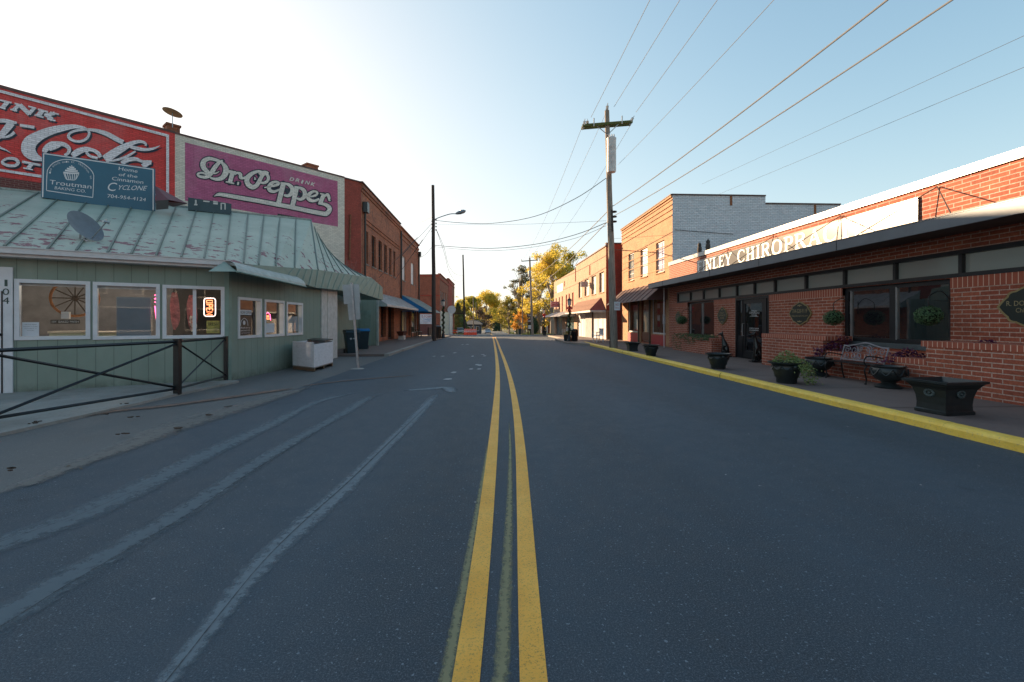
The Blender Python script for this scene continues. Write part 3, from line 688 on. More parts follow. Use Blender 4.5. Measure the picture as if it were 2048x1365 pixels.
for i in range(2):
    for j in range(3): m.fbox(fp, d0 + .1 + i * (d1_ - d0 - .1) / 2, d0 + (i + 1) * (d1_ - d0 - .1) / 2, .15 + j * .65, .7 + j * .65, .035, .055)
dd = m.build('door', 'greentrim', bk); dd['label'] = 'green panelled porch door'
# ------------------------------------------------------------ what stands in the bakery windows
gr = MB(); fr = W1
mw = thing('wagon_wheel', 'old brown wagon wheel hanging inside the first bakery window', 'wheel', W1.p(-2.9, 1.9, -1.3)); c0 = W1.hit(150, 597, -1.3)
mw.location = c0
m = MB()
R = .42; pts = [c0 + d1 * R * math.cos(t * math.pi / 16) + UP * R * math.sin(t * math.pi / 16) for t in range(33)]
m.tube(pts, .03, 6); m.build('rim', plain('old_wheel_wood', (.40, .15, .05), .7), mw)
m = MB(); [m.tube([c0, c0 + d1 * R * math.cos(t * math.pi / 6) + UP * R * math.sin(t * math.pi / 6)], .014, 5) for t in range(12)]; m.ball(c0, .07); m.build('spokes', 'darkpole', mw)
def counter(px0, px1, off, top, label):
    u0, u1 = fr.uv(px0, 650, off)[0], fr.uv(px1, 650, off)[0]
    t = thing('display_counter', label, 'counter', fr.p((u0 + u1) / 2, .06, off))
    m = MB(); m.fbox(fr, u0, u1, .06, .75, off - .6, off); m.build('cabinet', plain('dark_counter_wood', (.05, .03, .022), .4), t)
    m = MB(); m.fbox(fr, u0, u1, .752, top, off - .5, off - .02); m.build('case', plain('counter_case', (.60, .60, .42), .15), t)
    m = MB(); m.fbox(fr, u0 - .02, u1 + .02, top + .001, top + .04, off - .62, off + .02); m.build('counter_top', plain('pale_counter_top', (.7, .6, .48), .3), t)
counter(98, 178, -.9, 1.22, 'glass fronted display counter behind the first bakery window')
counter(186, 236, -1.3, 1.2, 'low dark counter behind the middle bakery window')
def card(name, label, cat, fr, rect, off, mat, txt=(), tmat='black', th=.004, back=None):
    x0, x1, yt, yb = rect; t = MB()
    u0, u1 = fr.uv(x0, yt, off)[0], fr.uv(x1, yt, off)[0]; z1 = fr.uv(x0, yt, off)[1]; z0 = fr.uv(x0, yb, off)[1]
    t.fbox(fr, u0, u1, z0, z1, off - th, off)
    P2 = lambda x, y: fr.p(u0 + (u1 - u0) * x, z0 + (z1 - z0) * y, off + .002)
    for s_, (a, b, c, d) in txt: t.text(s_, P2, (a, b), (c, b), (a, d), 1)
    return tag(t.build(name, [mat, tmat]), label, cat)
M['paper'] = plain('white_paper', (.55, .57, .60), .7, 0, .06, 3)
card('paper_notice', 'white printed notice taped inside the first bakery window low by the frame', 'notice', W1, (44, 78, 645, 673), -.06, 'paper',
     [('we are open', (.15, .80, .85, .86)), ('Monday to Friday', (.1, .66, .9, .72)), ('Saturday 8 - 2', (.15, .52, .85, .58)), ('thank you', (.3, .38, .7, .44))])
card('rolled_blind', 'white rolled blind across the top of the first bakery window', 'blind', W1, (32, 180, 561, 571), -.085, 'paper')
card('rolled_blind', 'white rolled blind across the top of the middle bakery window', 'blind', W1, (189, 318, 568, 577), -.085, 'paper')
card('menu_board', 'grey blind sheet hanging inside the middle bakery window', 'blind', W1, (233, 302, 594, 673), -.09, plain('grey_blind', (.26, .29, .33), .6, 0, .1, 2))
card('price_card', 'small black and white card on the bakery display counter', 'card', W1, (101, 160, 640, 648), -.55, 'black', [('104  BAKED FRESH', (.05, .25, .95, .75))], 'white')
card('white_box', 'small white box standing on the bakery display counter', 'box', W1, (122, 138, 624, 638), -.75, 'white', th=.15)
M['neonw'] = emis('neon_white_tube', (1.0, .80, .72), .4); M['neonr'] = emis('neon_pink_tube', (1.0, .10, .25), 1.0); M['neono'] = emis('neon_orange_tube', (1.0, .30, .12), .5)
ns = thing('open_sign', 'lit neon sign reading OPEN upright in the bakery corner window', 'neon sign', W1.hit(420, 615, -.1))
m = MB(); fn = W1.fn(-.1); 
def rr(x0, x1, y0, y1, r):
    o = []
    for cx, cy, a in ((x1 - r, y0 + r, -90), (x1 - r, y1 - r, 0), (x0 + r, y1 - r, 90), (x0 + r, y0 + r, 180)):
        for k in range(5): t = math.radians(a + k * 22.5); o.append((cx + r * math.cos(t), cy + r * math.sin(t)))
    return o + [o[0]]
m.tube([fn(x, y) for x, y in rr(408, 431, 596.5, 633, 5)], .013, 6); m.build('border_tube', 'neonw', ns)
m = MB()
for s_ in ([(413, 601), (413, 606), (425, 606), (425, 601), (413, 601)], [(426, 609.5), (413, 609.5)], [(425, 609.5), (425, 614), (419, 614), (419, 609.5)], [(413, 616.5), (425, 616.5)], [(413, 616.5), (413, 621.5)], [(419, 616.5), (419, 620.5)], [(425, 616.5), (425, 621.5)], [(413, 624), (425, 624), (413, 630), (425, 630)]):
    m.tube([fn(x, y) for x, y in s_], .014, 6)
m.build('letter_tubes', 'neono', ns)
tg = MB(); [tg.tube([W1.fn(-.1)(x, y) for x, y in s_], .012, 5) for s_ in ([(308, 591), (313, 589), (314, 594), (308, 598), (314, 600)], [(308, 604), (314, 606)], [(309, 612), (312, 640)])]
tag(tg.build('pink_neon_sign', 'neonr'), 'small lit pink neon squiggle at the edge of the middle bakery window', 'neon sign')
def drape(px, py, w_, h, c, label):
    t = MB(); f = lambda x, y: W1.hit(x, y, -.35)
    for k in range(5):
        x = px + (k - 2) * w_ * .2; t.ribbon([(px + (k - 2) * 1.5, py - h, 4), (x, py - h * .4, w_ * .3), (x + 2, py + h * .5, w_ * .25), (px, py + h, 4)], W1.fn(-.35 - .004 * k))
    tag(t.build('window_cloth', c), label, 'cloth')
M['shirt'] = plain('pink_brown_cloth', (.50, .17, .17), .8, 0, .6, 12); M['shirt2'] = plain('cream_cloth', (.8, .68, .58), .8, 0, .3, 12)
drape(347, 622, 17, 38, 'shirt', 'reddish cloth hanging inside the corner window beside its frame'); drape(382, 625, 18, 36, 'shirt', 'reddish cloth hanging behind the middle bar of the corner window')
drape(384, 648, 13, 16, 'shirt2', 'cream cloth bundle low behind the middle bar of the corner window')
card('poster', 'yellow and green printed poster below the neon sign in the corner window', 'poster', W1, (413, 439, 642, 667), -.12, plain('poster_print', (.42, .38, .10), .5, 0, .5, 9), [('FRESH', (.1, .6, .9, .85))], 'black')
card('now_open_sign', 'white NOW OPEN sign in the first small bakery window', 'sign', W2, (479, 503, 620, 630), -.04, 'paper', [('NOW OPEN', (.04, .2, .96, .8))])
card('logo_poster', 'black poster with a white round cupcake emblem under the NOW OPEN sign', 'poster', W2, (479, 503, 632, 671), -.04, 'black', [('Bakery', (.1, .32, .9, .42)), ('BAKING CO.', (.1, .2, .9, .27)), ('104 South Main', (.15, .08, .85, .13))], 'white')
lg = MB(); P2 = W2.fn(-.035)
lg.ribbon([(484, 652, 1), (485, 643, 1), (491, 637, 1), (497, 642, 1), (498.5, 652, 1)], P2); lg.disk2(491, 646, 2.6, P2, n=10, ry=4.5); tag(lg.build('cupcake_emblem', 'paper'), 'pale cupcake emblem on the black window poster', 'emblem')
tg = MB(); f2 = W2.fn(-.1)
tg.tube([f2(x, y) for x, y in ((537, 640), (538, 630), (542.5, 625), (547, 630), (548, 641))], .011, 5, 1); tg.tube([f2(x, y) for x, y in ((541, 631), (542.5, 634), (544, 631), (545, 639), (541, 639), (541, 631))], .012, 5, 0)
tag(tg.build('cupcake_neon_sign', ['neono', 'neonr']), 'small lit cupcake shaped neon in the second small bakery window', 'neon sign')
card('paper_sheet', 'plain white sheet low in the second small bakery window', 'paper', W2, (533, 549, 647, 666), -.05, 'paper')
card('leaning_board', 'pale board leaning inside the third small bakery window', 'board', W2, (575, 596, 633, 664), -.1, 'paper')
# ------------------------------------------------------------ signboards above the bakery roof
SB = Frame(ridge(90) + V((0, .25, 0)) * 1, d1, n1); SB = Frame(hd(90, 400, 14.2) - UP * hd(90, 400, 14.2).z, ray(2900, 642), V((ray(2900, 642).y, -ray(2900, 642).x, 0)))
sg = thing('bakery_billboard', 'dark teal bakery board with a white cupcake emblem and phone number above the green roof', 'billboard', SB.hit(195, 390))
x0, x1 = SB.uv(84, 400)[0], SB.uv(309, 400)[0]
fnb = SB.fn(0.002); q = [(84, 305), (309, 337.5), (309, 425), (82, 395)]
def slab(m, fr, pts, th, mat=0, off=0):
    a = [fr.hit(x, y) + fr.n * off for x, y in pts]; b = [p - fr.n * th for p in a]; n = len(a)
    m.poly(a, mat); m.poly(list(reversed(b)), mat)
    for i in range(n): m.quad(a[i], a[(i + 1) % n], b[(i + 1) % n], b[i], mat)
m = MB(); slab(m, SB, q, .12); slab(m, SB, [(140, 408), (143, 408), (143, 440), (140, 440)], .1, 0, -.1); slab(m, SB, [(250, 420), (253, 420), (253, 455), (250, 455)], .1, 0, -.1); m.build('board', plain('teal_sign_face', (.015, .10, .165), .45, 0, .08, 2), sg)
m = MB(); W_ = SB.fn(.006); Wt = lambda x, y: W_(x, y)
for a, b, w_ in (((86.5, 307.5), (307, 339.5), 2.0), ((87.5, 307), (85.5, 395), 2.6), ((306.5, 339), (306.5, 425), 2.6)): m.ribbon([(*a, w_), (*b, w_)], Wt)
m.build('border', 'white', sg)
m = MB(); z8 = lambda x, y: (70 + x / 7.877, 290 + y / 7.877)
K = SB.fn(.007); kk = lambda x, y: K(*z8(x, y))
m.ribbon([(182, 720, 12), (190, 470, 12), (210, 380, 12), (290, 290, 12), (420, 240, 12), (560, 235, 12), (720, 275, 12), (850, 365, 12), (920, 460, 12), (925, 560, 12), (912, 830, 12)], kk)
m.ribbon([(185, 722, 12), (915, 832, 12)], kk)
K2 = SB.fn(.008); k2 = lambda x, y: K2(*z8(x, y))
# cupcake: case with slots, three swirls
m.ribbon([(450, 430, 12), (495, 540, 12), (560, 552, 12), (640, 548, 12), (692, 455, 12)], k2)
for a, b in ((475, 505), (510, 535), (548, 562), (590, 590), (628, 618), (662, 642)): m.ribbon([(a, 455, 13), (b, 545, 13)], k2)
for x0_, x1_, y, w_ in ((450, 695, 445, 26), (475, 675, 412, 26), (505, 645, 382, 26), (540, 620, 355, 22)): m.ribbon([(x0_, y - 8, w_), ((x0_ + x1_) / 2, y + 6, w_), (x1_, y + 2, w_)], k2)
m.ribbon([(570, 325, 6), (590, 345, 20)], k2)
T = lambda s_, bl, br, tl: m.text(s_, k2, bl, br, tl)
T('Troutman', (228, 620), (888, 695), (236, 552)); T('BAKING CO.', (310, 700), (800, 757), (318, 655))
arc = '104 SOUTH MAIN ST. TROUTMAN, NC'
ap = [(235, 455), (262, 370), (330, 310), (430, 280), (540, 268), (640, 285), (740, 325), (820, 400), (870, 480), (885, 545)]
AP = smooth2([(x, y, 1) for x, y in ap])
L_ = [0]
for a, b in zip(AP, AP[1:]): L_.append(L_[-1] + math.hypot(b[0] - a[0], b[1] - a[1]))
for i, ch in enumerate(arc):
    if ch == ' ': continue
    s_ = L_[-1] * (i + .1) / len(arc); j = max(k for k in range(len(L_)) if L_[k] <= s_); j = min(j, len(AP) - 2)
    a, b = AP[j], AP[j + 1]; l = math.hypot(b[0] - a[0], b[1] - a[1]); tx, ty = (b[0] - a[0]) / l, (b[1] - a[1]) / l; f = (s_ - L_[j]) 
    x, y = a[0] + tx * f, a[1] + ty * f; h = 28; cw = 22
    if ch in '.,': h = 6; cw = 6
    x -= ty * -0; m.text(ch, k2, (x + ty * -14 * 1, y + tx * 14), (x + tx * cw + ty * -14, y + ty * cw + tx * 14), (x + ty * (h - 14), y - tx * (h - 14)))
T('Home', (1318, 400), (1615, 442), (1325, 348)); T('of the', (1318, 490), (1612, 525), (1325, 442)); T('Cinnamon', (1212, 558), (1705, 618), (1220, 503))
T('C', (1130, 722), (1262, 732), (1170, 592)); T('YCLONE', (1290, 708), (1740, 722), (1325, 636)); T('704-954-4124', (1140, 832), (1745, 893), (1148, 778))
m.build('lettering', 'white', sg)
m = MB(); sb2 = Frame(hd(376, 410, 16.6) - UP * hd(376, 410, 16.6).z, d1, n1)
slab(m, sb2, [(376, 395), (463, 408), (463, 430), (376, 420)], .15)
f3 = sb2.fn(.004); gg = lambda x, y: f3(300 + x / 4.096, 200 + y / 4.096)
for a, b, w_ in (((375, 820), (375, 852), 14), ((362, 858), (388, 860), 12), ((436, 830), (488, 835), 10), ((518, 832), (556, 838), 10), ((518, 848), (556, 852), 14), ((583, 845), (583, 900), 10), ((615, 848), (615, 900), 10), ((588, 848), (612, 850), 8)): m.ribbon([(*a, w_), (*b, w_)], gg, 1)
tag(m.build('roof_sign', [plain('dark_teal_sign', (.018, .05, .065), .5), 'offwhite']), 'low dark teal sign with worn white marks on the roof ridge', 'sign')
m = MB(); a, b, c, d = hd(310, 372, 15.3), hd(337, 400, 15.1), hd(312, 402, 14.9), hd(316, 365, 15.6)
m.poly([a, b, c]); m.poly([a, b, V((b.x + .3, b.y + .5, b.z))]); m.quad(a, V((b.x + .3, b.y + .5, b.z)), V((c.x, c.y + .8, c.z)), c); m.quad(c, b, b - UP * .3, c - UP * .3, 1)
tag(m.build('roof_hood', [plain('maroon_sheet_metal', (.13, .04, .045), .5), 'black']), 'small maroon metal hood standing on the roof at the end of the bakery board', 'hood')
# satellite dish
dc = hd(168, 455, 10.6); sdn = V((.82, -.14, .52)).normalized(); t = thing('satellite_dish', 'grey satellite dish on a bent mast fixed to the green metal roof', 'satellite dish', dc)
a1 = sdn.cross(UP).normalized(); a2 = a1.cross(sdn); m = MB()
for i in range(6):
    for k in range(24):
        def q_(i_, k_):
            r = .37 * i_ / 6; an = 2 * math.pi * k_ / 24; return dc + a1 * r * math.cos(an) + a2 * r * 1.12 * math.sin(an) + sdn * (.45 * r * r)
        m.quad(q_(i, k), q_(i + 1, k), q_(i + 1, k + 1), q_(i, k + 1))
dm = plain('dish_grey', (.13, .15, .17), .5, 0, .15, 6); m.build('reflector', dm, t)
m = MB(); foot = bottom(136).lerp(ridge(165), .10); m.tube([dc - sdn * .03, dc - sdn * .12 - UP * .1, dc - sdn * .14 - UP * .35, foot], .025, 7); m.tube([dc - sdn * .1 - UP * .2, foot + V((.3, .1, .05))], .012, 5); m.build('mast', 'galv', t)
m = MB(); le = dc + sdn * .55 - a2 * .22; m.tube([dc - a2 * .33 + sdn * .05, le], .014, 6); m.tube([le - a1 * .06, le + a1 * .07], .03, 8); m.tube([le, le + UP * .06], .03, 6); m.build('feed_arm', 'galv', t)
# ------------------------------------------------------------ two storey brick block with the murals
FX = -7.5
K0 = hx(722, 367, FX); dM = ray(1785, 642).normalized(); MW = Frame(V((K0.x, K0.y, 0)), dM, V((dM.y, -dM.x, 0)))
HT = 9.55; YA = K0.y; YB = 38.3; YC = 48.2
mbd = thing('mural_building', 'two storey brick corner block whose side wall carries red and purple painted adverts', 'building', (FX, YA, 0))
ul = MW.uv(-260, 600)[0]; ub = MW.uv(350, 600)[0]; uw = MW.uv(689, 600)[0]
m = MB()
m.quad(MW.p(ul, 0), MW.p(ub, 0), MW.p(ub, HT + .02), MW.p(ul, HT + .2), 0)
m.quad(MW.p(ub, 0), MW.p(uw, 0), MW.p(uw, HT - .0), MW.p(ub, HT + .02), 1)
m.quad(MW.p(uw, 0), MW.p(0, 0), MW.p(0, HT), MW.p(uw, HT), 2)
m.build('side_wall', ['p_red', 'p_cream', 'b_red'], mbd)
FA = fr_((FX, 0, 0), (1, 0, 0))     # u = y
def fwin(px0, px1, yt, yb, fr=FA): 
    return rectpx(fr, px0, px1, yt, yb)
wins = []
for (x0_, x1_, yt, yb) in ((729, 736.5, 463, 526), (743.5, 751.5, 473, 538), (757, 764, 483, 536), (768.5, 774, 491, 544), (778.5, 783, 497, 551), (787, 790.5, 505, 554)):
    u0 = FA.uv(x0_, 600)[0]; u1 = FA.uv(x1_, 600)[0]; wins.append((u0, u1, 4.95, 6.95))
sh = [(FA.uv(762, 600)[0], FA.uv(772, 600)[0], .35, 2.75), (FA.uv(776, 600)[0], FA.uv(788, 600)[0], .1, 2.75)]
m = MB(); wall(m, FA, YA, YB, 0, HT - .5, wins + sh, .22)
m.build('front_wall', 'b_old', mbd)
m = MB(); 
for k, (z0, z1, o_) in enumerate(((HT - .5, HT - .32, .06), (HT - .32, HT - .12, .12), (HT - .12, HT - .02, .06))): m.fbox(FA, YA - .0, YB, z0, z1, -.2, o_)
for z0 in (7.35, 7.6): m.fbox(FA, YA + .6, YB - .1, z0, z0 + .09, 0, .05)
m.build('cornice', 'b_old2', mbd)
m = MB(); m.fbox(FA, YA - .1, YB, HT - .02, HT + .05, -.3, .14); m.fbox(MW, uw, .1, HT - .02, HT + .05, -.25, .05); m.fbox(MW, ul, ub, HT + .02, HT + .12, -.25, .02); m.fbox(MW, ub, uw, HT + .005, HT + .09, -.25, .015); m.build('coping', 'darkcoping', mbd)
for r in wins: window(mbd, FA, r, 'darkpole', 'darkglass', .09, .16, rows=2, sill='coping')
for r in sh: window(mbd, FA, r, 'darkpole', 'darkglass', .12, .3, name='shop_window')
m = MB(); bx = MW.p(ul, 0) + V((-2, 10, 0)); m.quad(MW.p(ul, HT - .4), MW.p(0, HT - .4), V((FX, YB, HT - .4)), V((bx.x, YB + 6, HT - .4))); m.build('roof', 'roofing', mbd)
m = MB(); m.quad(V((FX - .02, YB, 0)), V((bx.x, YB + 6, 0)), V((bx.x, YB + 6, HT)), V((FX - .02, YB, HT))); m.quad(MW.p(ul, 0), V((bx.x, YB + 6, 0)), V((bx.x, YB + 6, HT)), MW.p(ul, HT)); m.build('rear_wall', 'b_far', mbd)
m = MB(); u = FA.uv(727, 600)[0]; m.tube([FA.p(YA + .45, 7.9, .12), FA.p(YA + .45, .1, .12)], .06, 8); m.fbox(FA, YA + .25, YA + .7, 7.9, 8.5, .02, .3); m.build('downpipe', 'black', mbd)
m = MB(); p, q = MW.uv(700, 430), MW.uv(698, 520); m.tube([MW.p(p[0], p[1], .06), MW.p(q[0], q[1], .06)], .05, 6); m.build('rusty_pipe', plain('rust', (.22, .09, .05), .8, .3, .4, 8), mbd)
for (px0, px1, yt, lab) in ((337, 363, 246, 'sooty brick chimney stump where the red and cream walls meet'), (618, 640, 327, 'small red brick chimney stump above the purple mural')):
    u0, u1 = MW.uv(px0, 600)[0], MW.uv(px1, 600)[0]; m = MB(); m.fbox(MW, u0, u1, HT - .3, MW.uv(px0, yt)[1], -.75, -.2); z = MW.uv(px0, yt)[1]; m.fbox(MW, u0 - .04, u1 + .04, z, z + .08, -.79, -.16)
    ch_ = m.build('chimney', 'b_old2', mbd); ch_['label'] = lab
cz_ = hd(345, 226, 19.3); t = thing('roof_antenna', 'flat tan disc antenna on a thin rod above the chimney stump', 'antenna', cz_)
m = MB(); dn = V((.14, .16, .95)).normalized(); aa = dn.cross(V((1, 0, 0))).normalized(); bb = aa.cross(dn)
for s_ in (0, .02): m.poly([cz_ + dn * s_ + aa * .36 * math.cos(k * math.pi / 12) + bb * .36 * math.sin(k * math.pi / 12) for k in range(24)])
m.build('disc', plain('tan_disc', (.42, .32, .18), .6), t)
m = MB(); m.tube([cz_, V((cz_.x, cz_.y, 9.7))], .018, 6); m.build('rod', 'galv', t)
# mural paint: real paint layers 2-12 mm proud of the wall, all laid out on the wall plane
LAY = [.004]
def lay(fr):
    LAY[0] += .0006; return fr.fn(LAY[0])
m = MB()       # red advert; drawn in a 5.688x sketch grid
g1 = lambda f: (lambda x, y: f(x / 5.688, 160 + y / 5.688))
def red(pts, white=True, cap=False):
    m.ribbon(pts, g1(SH), 1, 0, (20, 22), cap)
    m.ribbon(pts, g1(WH), 0, 0, (0, 0), cap)
import types
red_str = [
 [(-60, 225, 50), (95, 262, 50)] if 0 else [(-30, 226, 18), (130, 264, 18)], [(85, 255, 50), (25, 325, 50)], [(-30, 305, 18), (62, 333, 18)],
 [(165, 272, 18), (255, 295, 18)], [(215, 290, 42), (150, 350, 42)], [(118, 337, 18), (195, 358, 18)], [(225, 290, 50), (335, 395, 50)], [(385, 325, 42), (330, 392, 42)], [(320, 305, 18), (412, 330, 18)],
 [(430, 338, 20), (545, 370, 20)], [(482, 350, 55), (432, 415, 55)], [(392, 402, 20), (495, 430, 20)], [(620, 385, 42), (500, 405, 30)], [(520, 395, 46), (595, 458, 46)], [(568, 372, 18), (668, 398, 18)], [(535, 448, 18), (630, 470, 18)],
 [(-40, 470, 40), (60, 470, 45), (190, 495, 25)], [(130, 490, 90), (60, 580, 80), (-10, 650, 60), (-60, 680, 40)], [(-30, 655, 20), (60, 655, 26), (120, 635, 30), (165, 600, 38)], [(225, 520, 34), (390, 545, 34)],
 [(960, 552, 30), (850, 535, 45), (700, 555, 75), (560, 590, 95), (430, 650, 120), (340, 720, 160), (325, 800, 165), (380, 870, 110), (460, 905, 50), (520, 925, 20)],
 [(950, 548, 26), (1000, 580, 28), (1012, 620, 30), (985, 670, 30), (920, 702, 30), (840, 698, 30), (782, 660, 34), (785, 620, 30), (840, 588, 28), (930, 572, 28), (1010, 570, 28), (1100, 582, 40), (1220, 622, 52), (1330, 682, 54), (1400, 715, 50)],
 [(1470, 760, 30), (1540, 780, 42), (1640, 797, 34), (1740, 785, 26), (1820, 752, 4)],
 [(500, 830, 50), (520, 790, 70), (580, 745, 75), (660, 728, 50), (740, 745, 46), (785, 790, 44), (770, 840, 36), (730, 860, 30)], [(560, 790, 50), (640, 770, 36), (700, 745, 20)],
 [(820, 870, 60), (880, 825, 75), (960, 795, 60), (1040, 800, 40), (1110, 835, 44), (1140, 885, 44)], [(1000, 805, 26), (985, 835, 30), (1030, 875, 30), (1110, 895, 30)],
 [(1190, 910, 100), (1290, 840, 95), (1400, 775, 80), (1500, 725, 50), (1590, 705, 34), (1650, 725, 28), (1655, 755, 24)], [(1540, 815, 20), (1430, 880, 30), (1300, 920, 24), (1240, 925, 16)],
 [(1380, 955, 50), (1450, 915, 50), (1540, 905, 44), (1610, 930, 30), (1720, 945, 50)], [(1690, 940, 60), (1620, 990, 60)],
 [(30, 925, 26), (90, 898, 30), (170, 905, 36), (205, 945, 40), (165, 980, 34), (80, 975, 34), (25, 948, 30), (32, 922, 26)], [(250, 935, 26), (460, 975, 26)], [(360, 960, 46), (315, 1015, 46)], [(262, 1005, 16), (372, 1028, 16)],
 [(-60, 735, 40), (0, 775, 26), (70, 805, 14), (125, 838, 3)]]
SH, WH = lay(MW), None
for p in red_str:
    SH = lay(MW); m.ribbon(p, g1(SH), 1, 0, (22, 20))
for p in red_str:
    WH = lay(MW); m.ribbon(p, g1(WH), 0, 0)
for a, b, w_ in (((-300, 55), (1905, 640), 30), ((-300, 985), (1905, 1322), 30)): m.ribbon([(*a, w_), (*b, w_)], g1(lay(MW)))
m.ribbon([(1903, 628, 32), (1903, 1340, 32)], g1(lay(MW)))
LAY[0] = .004; f0 = MW.fn(.003)
m.poly([g1(f0)(x, y) for x, y in ((-1500, 880), (1985, 1400), (1985, 1700), (-1500, 1700))], 2)
mu = m.build('mural', ['p_white', 'p_navy', 'b_faded'], mbd); mu['label'] = 'red painted advert with flowing white script'
m = MB(); LAY[0] = .002
f0 = lay(MW); m.poly([f0(x, y) for x, y in ((370, 285), (675, 363), (676, 454), (370, 401.5))], 2)
gA = lambda f: (lambda x, y: f(370 + x / 12.406, 290 + y / 12.406)); gB = lambda f: (lambda x, y: f(520 + x / 9.753, 320 + y / 9.753))
A_ = [[(860, 410, 60), (740, 372, 75), (600, 345, 90), (480, 395, 115), (440, 480, 130), (460, 570, 120), (530, 650, 100), (620, 725, 80)],
 [(935, 405, 60), (850, 440, 80), (740, 560, 110), (650, 700, 110), (560, 790, 90), (450, 805, 70), (350, 780, 60), (310, 735, 55), (370, 700, 50), (470, 710, 50), (560, 760, 40)],
 [(880, 420, 40), (960, 500, 90), (1010, 600, 130), (1000, 710, 145), (930, 810, 120), (820, 855, 90), (700, 845, 60), (620, 820, 40)], [(700, 715, 40), (770, 705, 38), (845, 665, 18)],
 [(1060, 665, 80), (1260, 695, 60)], [(1180, 690, 110), (1110, 930, 110)], [(1005, 918, 36), (1215, 965, 36)], [(1230, 740, 50), (1290, 700, 56), (1370, 735, 80), (1375, 810, 85), (1440, 830, 60), (1510, 800, 50)], [(1290, 960, 84), (1335, 965, 84)],
 [(1960, 690, 40), (1830, 662, 60), (1680, 705, 90), (1560, 800, 120), (1530, 900, 120), (1575, 1000, 120), (1680, 1055, 110), (1780, 1000, 105), (1840, 900, 100), (1900, 790, 90), (1990, 690, 60)], [(1725, 800, 16), (1735, 870, 60)]]
B_ = [[(-20, 290, 60), (50, 245, 50), (110, 240, 40), (165, 265, 34)], [(40, 235, 40), (110, 270, 56), (160, 350, 60), (130, 425, 56), (60, 455, 50), (0, 440, 34)],
 [(80, 545, 26), (200, 522, 36), (330, 490, 56), (362, 455, 42), (300, 430, 42), (220, 462, 66), (172, 530, 80), (190, 600, 70), (270, 622, 54), (360, 590, 40), (430, 555, 30)],
 [(395, 455, 30), (500, 470, 40), (570, 500, 66), (625, 570, 80), (600, 670, 76), (530, 705, 56), (462, 690, 36)], [(450, 475, 95), (350, 875, 95)],
 [(665, 530, 28), (750, 545, 46), (830, 580, 70), (870, 650, 80), (850, 735, 76), (780, 775, 56), (712, 752, 36)], [(710, 545, 90), (622, 930, 90)],
 [(890, 690, 26), (980, 718, 30), (1070, 700, 46), (1112, 662, 42), (1090, 625, 42), (1030, 622, 44), (960, 668, 70), (930, 735, 74), (975, 790, 70), (1060, 802, 52), (1150, 765, 40)],
 [(1165, 660, 26), (1250, 685, 40)], [(1235, 690, 80), (1170, 850, 80)], [(1245, 720, 36), (1310, 680, 56), (1340, 740, 56), (1345, 790, 34), (1370, 798, 18)],
 [(1130, 855, 36), (1250, 868, 60), (1330, 915, 80), (1352, 980, 86), (1290, 1052, 90), (1200, 1048, 84), (1000, 1010, 80), (600, 925, 80), (300, 868, 80), (0, 810, 80), (-400, 742, 78), (-700, 690, 70), (-815, 678, 60), (-900, 715, 10)]]
# navy in the counters of the letters, outline, then the cream strokes
for p in ([(280, 510, 90), (330, 520, 90)], [(220, 580, 60), (400, 480, 80)], [(550, 560, 90), (500, 650, 80)], [(800, 640, 90), (750, 710, 70)], [(1050, 740, 60), (1170, 690, 80)]): m.ribbon(p, gB(lay(MW)), 1)
m.ribbon([(560, 500, 60), (640, 500, 90), (600, 600, 60)], gA(lay(MW)), 1)
for p in A_: m.ribbon(p, gA(lay(MW)), 1, 26)
for p in B_: m.ribbon(p, gB(lay(MW)), 1, 19)
m.ribbon([(600, 470, 40), (640, 490, 60), (600, 570, 40)], gA(lay(MW)), 2); m.ribbon([(880, 530, 30), (850, 620, 50)], gA(lay(MW)), 2)
for p in A_: m.ribbon(p, gA(lay(MW)), 0)
for p in B_: m.ribbon(p, gB(lay(MW)), 0)
for ch, x, y in (('D', 566, 402), ('R', 680, 425), ('I', 790, 452), ('N', 865, 470), ('K', 975, 500)): m.text(ch, gB(lay(MW)), (x, y), (x + (70 if ch != 'I' else 22), y + 17), (x + 30, y - 62), 0); m.text(ch, gB(lay(MW)), (x + 7, y + 2), (x + 7 + (70 if ch != 'I' else 22), y + 19), (x + 37, y - 60), 0); m.text(ch, gB(lay(MW)), (x + 3, y + 6), (x + 3 + (70 if ch != 'I' else 22), y + 23), (x + 33, y - 56), 0)
mu = m.build('mural', ['p_lilac', 'p_navy', 'p_purple'], mbd); mu['label'] = 'purple painted advert with cream script outlined in navy'
LAY[0] = .004
m = MB(); a, b = MW.uv(555, 428), MW.uv(593, 434); m.fbox(MW, a[0], b[0], a[1] - .25, a[1], .0, .03); m.build('vent_slot', 'black', mbd)
# awnings and second half of the block
def awning(parent, fr, u0, u1, zt, zb, out, mat, side=None, lip=.0, ribs=0, name='awning', lipmat=None):
    m = MB(); P = fr.p
    m.quad(P(u0, zb, out), P(u1, zb, out), P(u1, zt, .02), P(u0, zt, .02), 0); m.quad(P(u0, zb - .02, out), P(u1, zb - .02, out), P(u1, zt - .02, .02), P(u0, zt - .02, .02), 0)
    for u in (u0, u1): m.poly([P(u, zb - .02, out), P(u, zt, .02), P(u, zb - lip, .02)] if not lip else [P(u, zb - .02, out), P(u, zt, .02), P(u, zb - lip, .02), P(u, zb - lip, out)], 1)
    if lip: m.quad(P(u0, zb - lip, out), P(u1, zb - lip, out), P(u1, zb, out), P(u0, zb, out), 0)
    for k in range(ribs + 1):
        u = u0 + (u1 - u0) * k / max(1, ribs); m.tube([P(u, zb + .015, out), P(u, zt + .015, .03)], .018, 4, 0)
    for k in range(int(abs(zt - zb) / .12) if side else 0):
        pass
    return m.build(name, [mat, side or mat], parent)
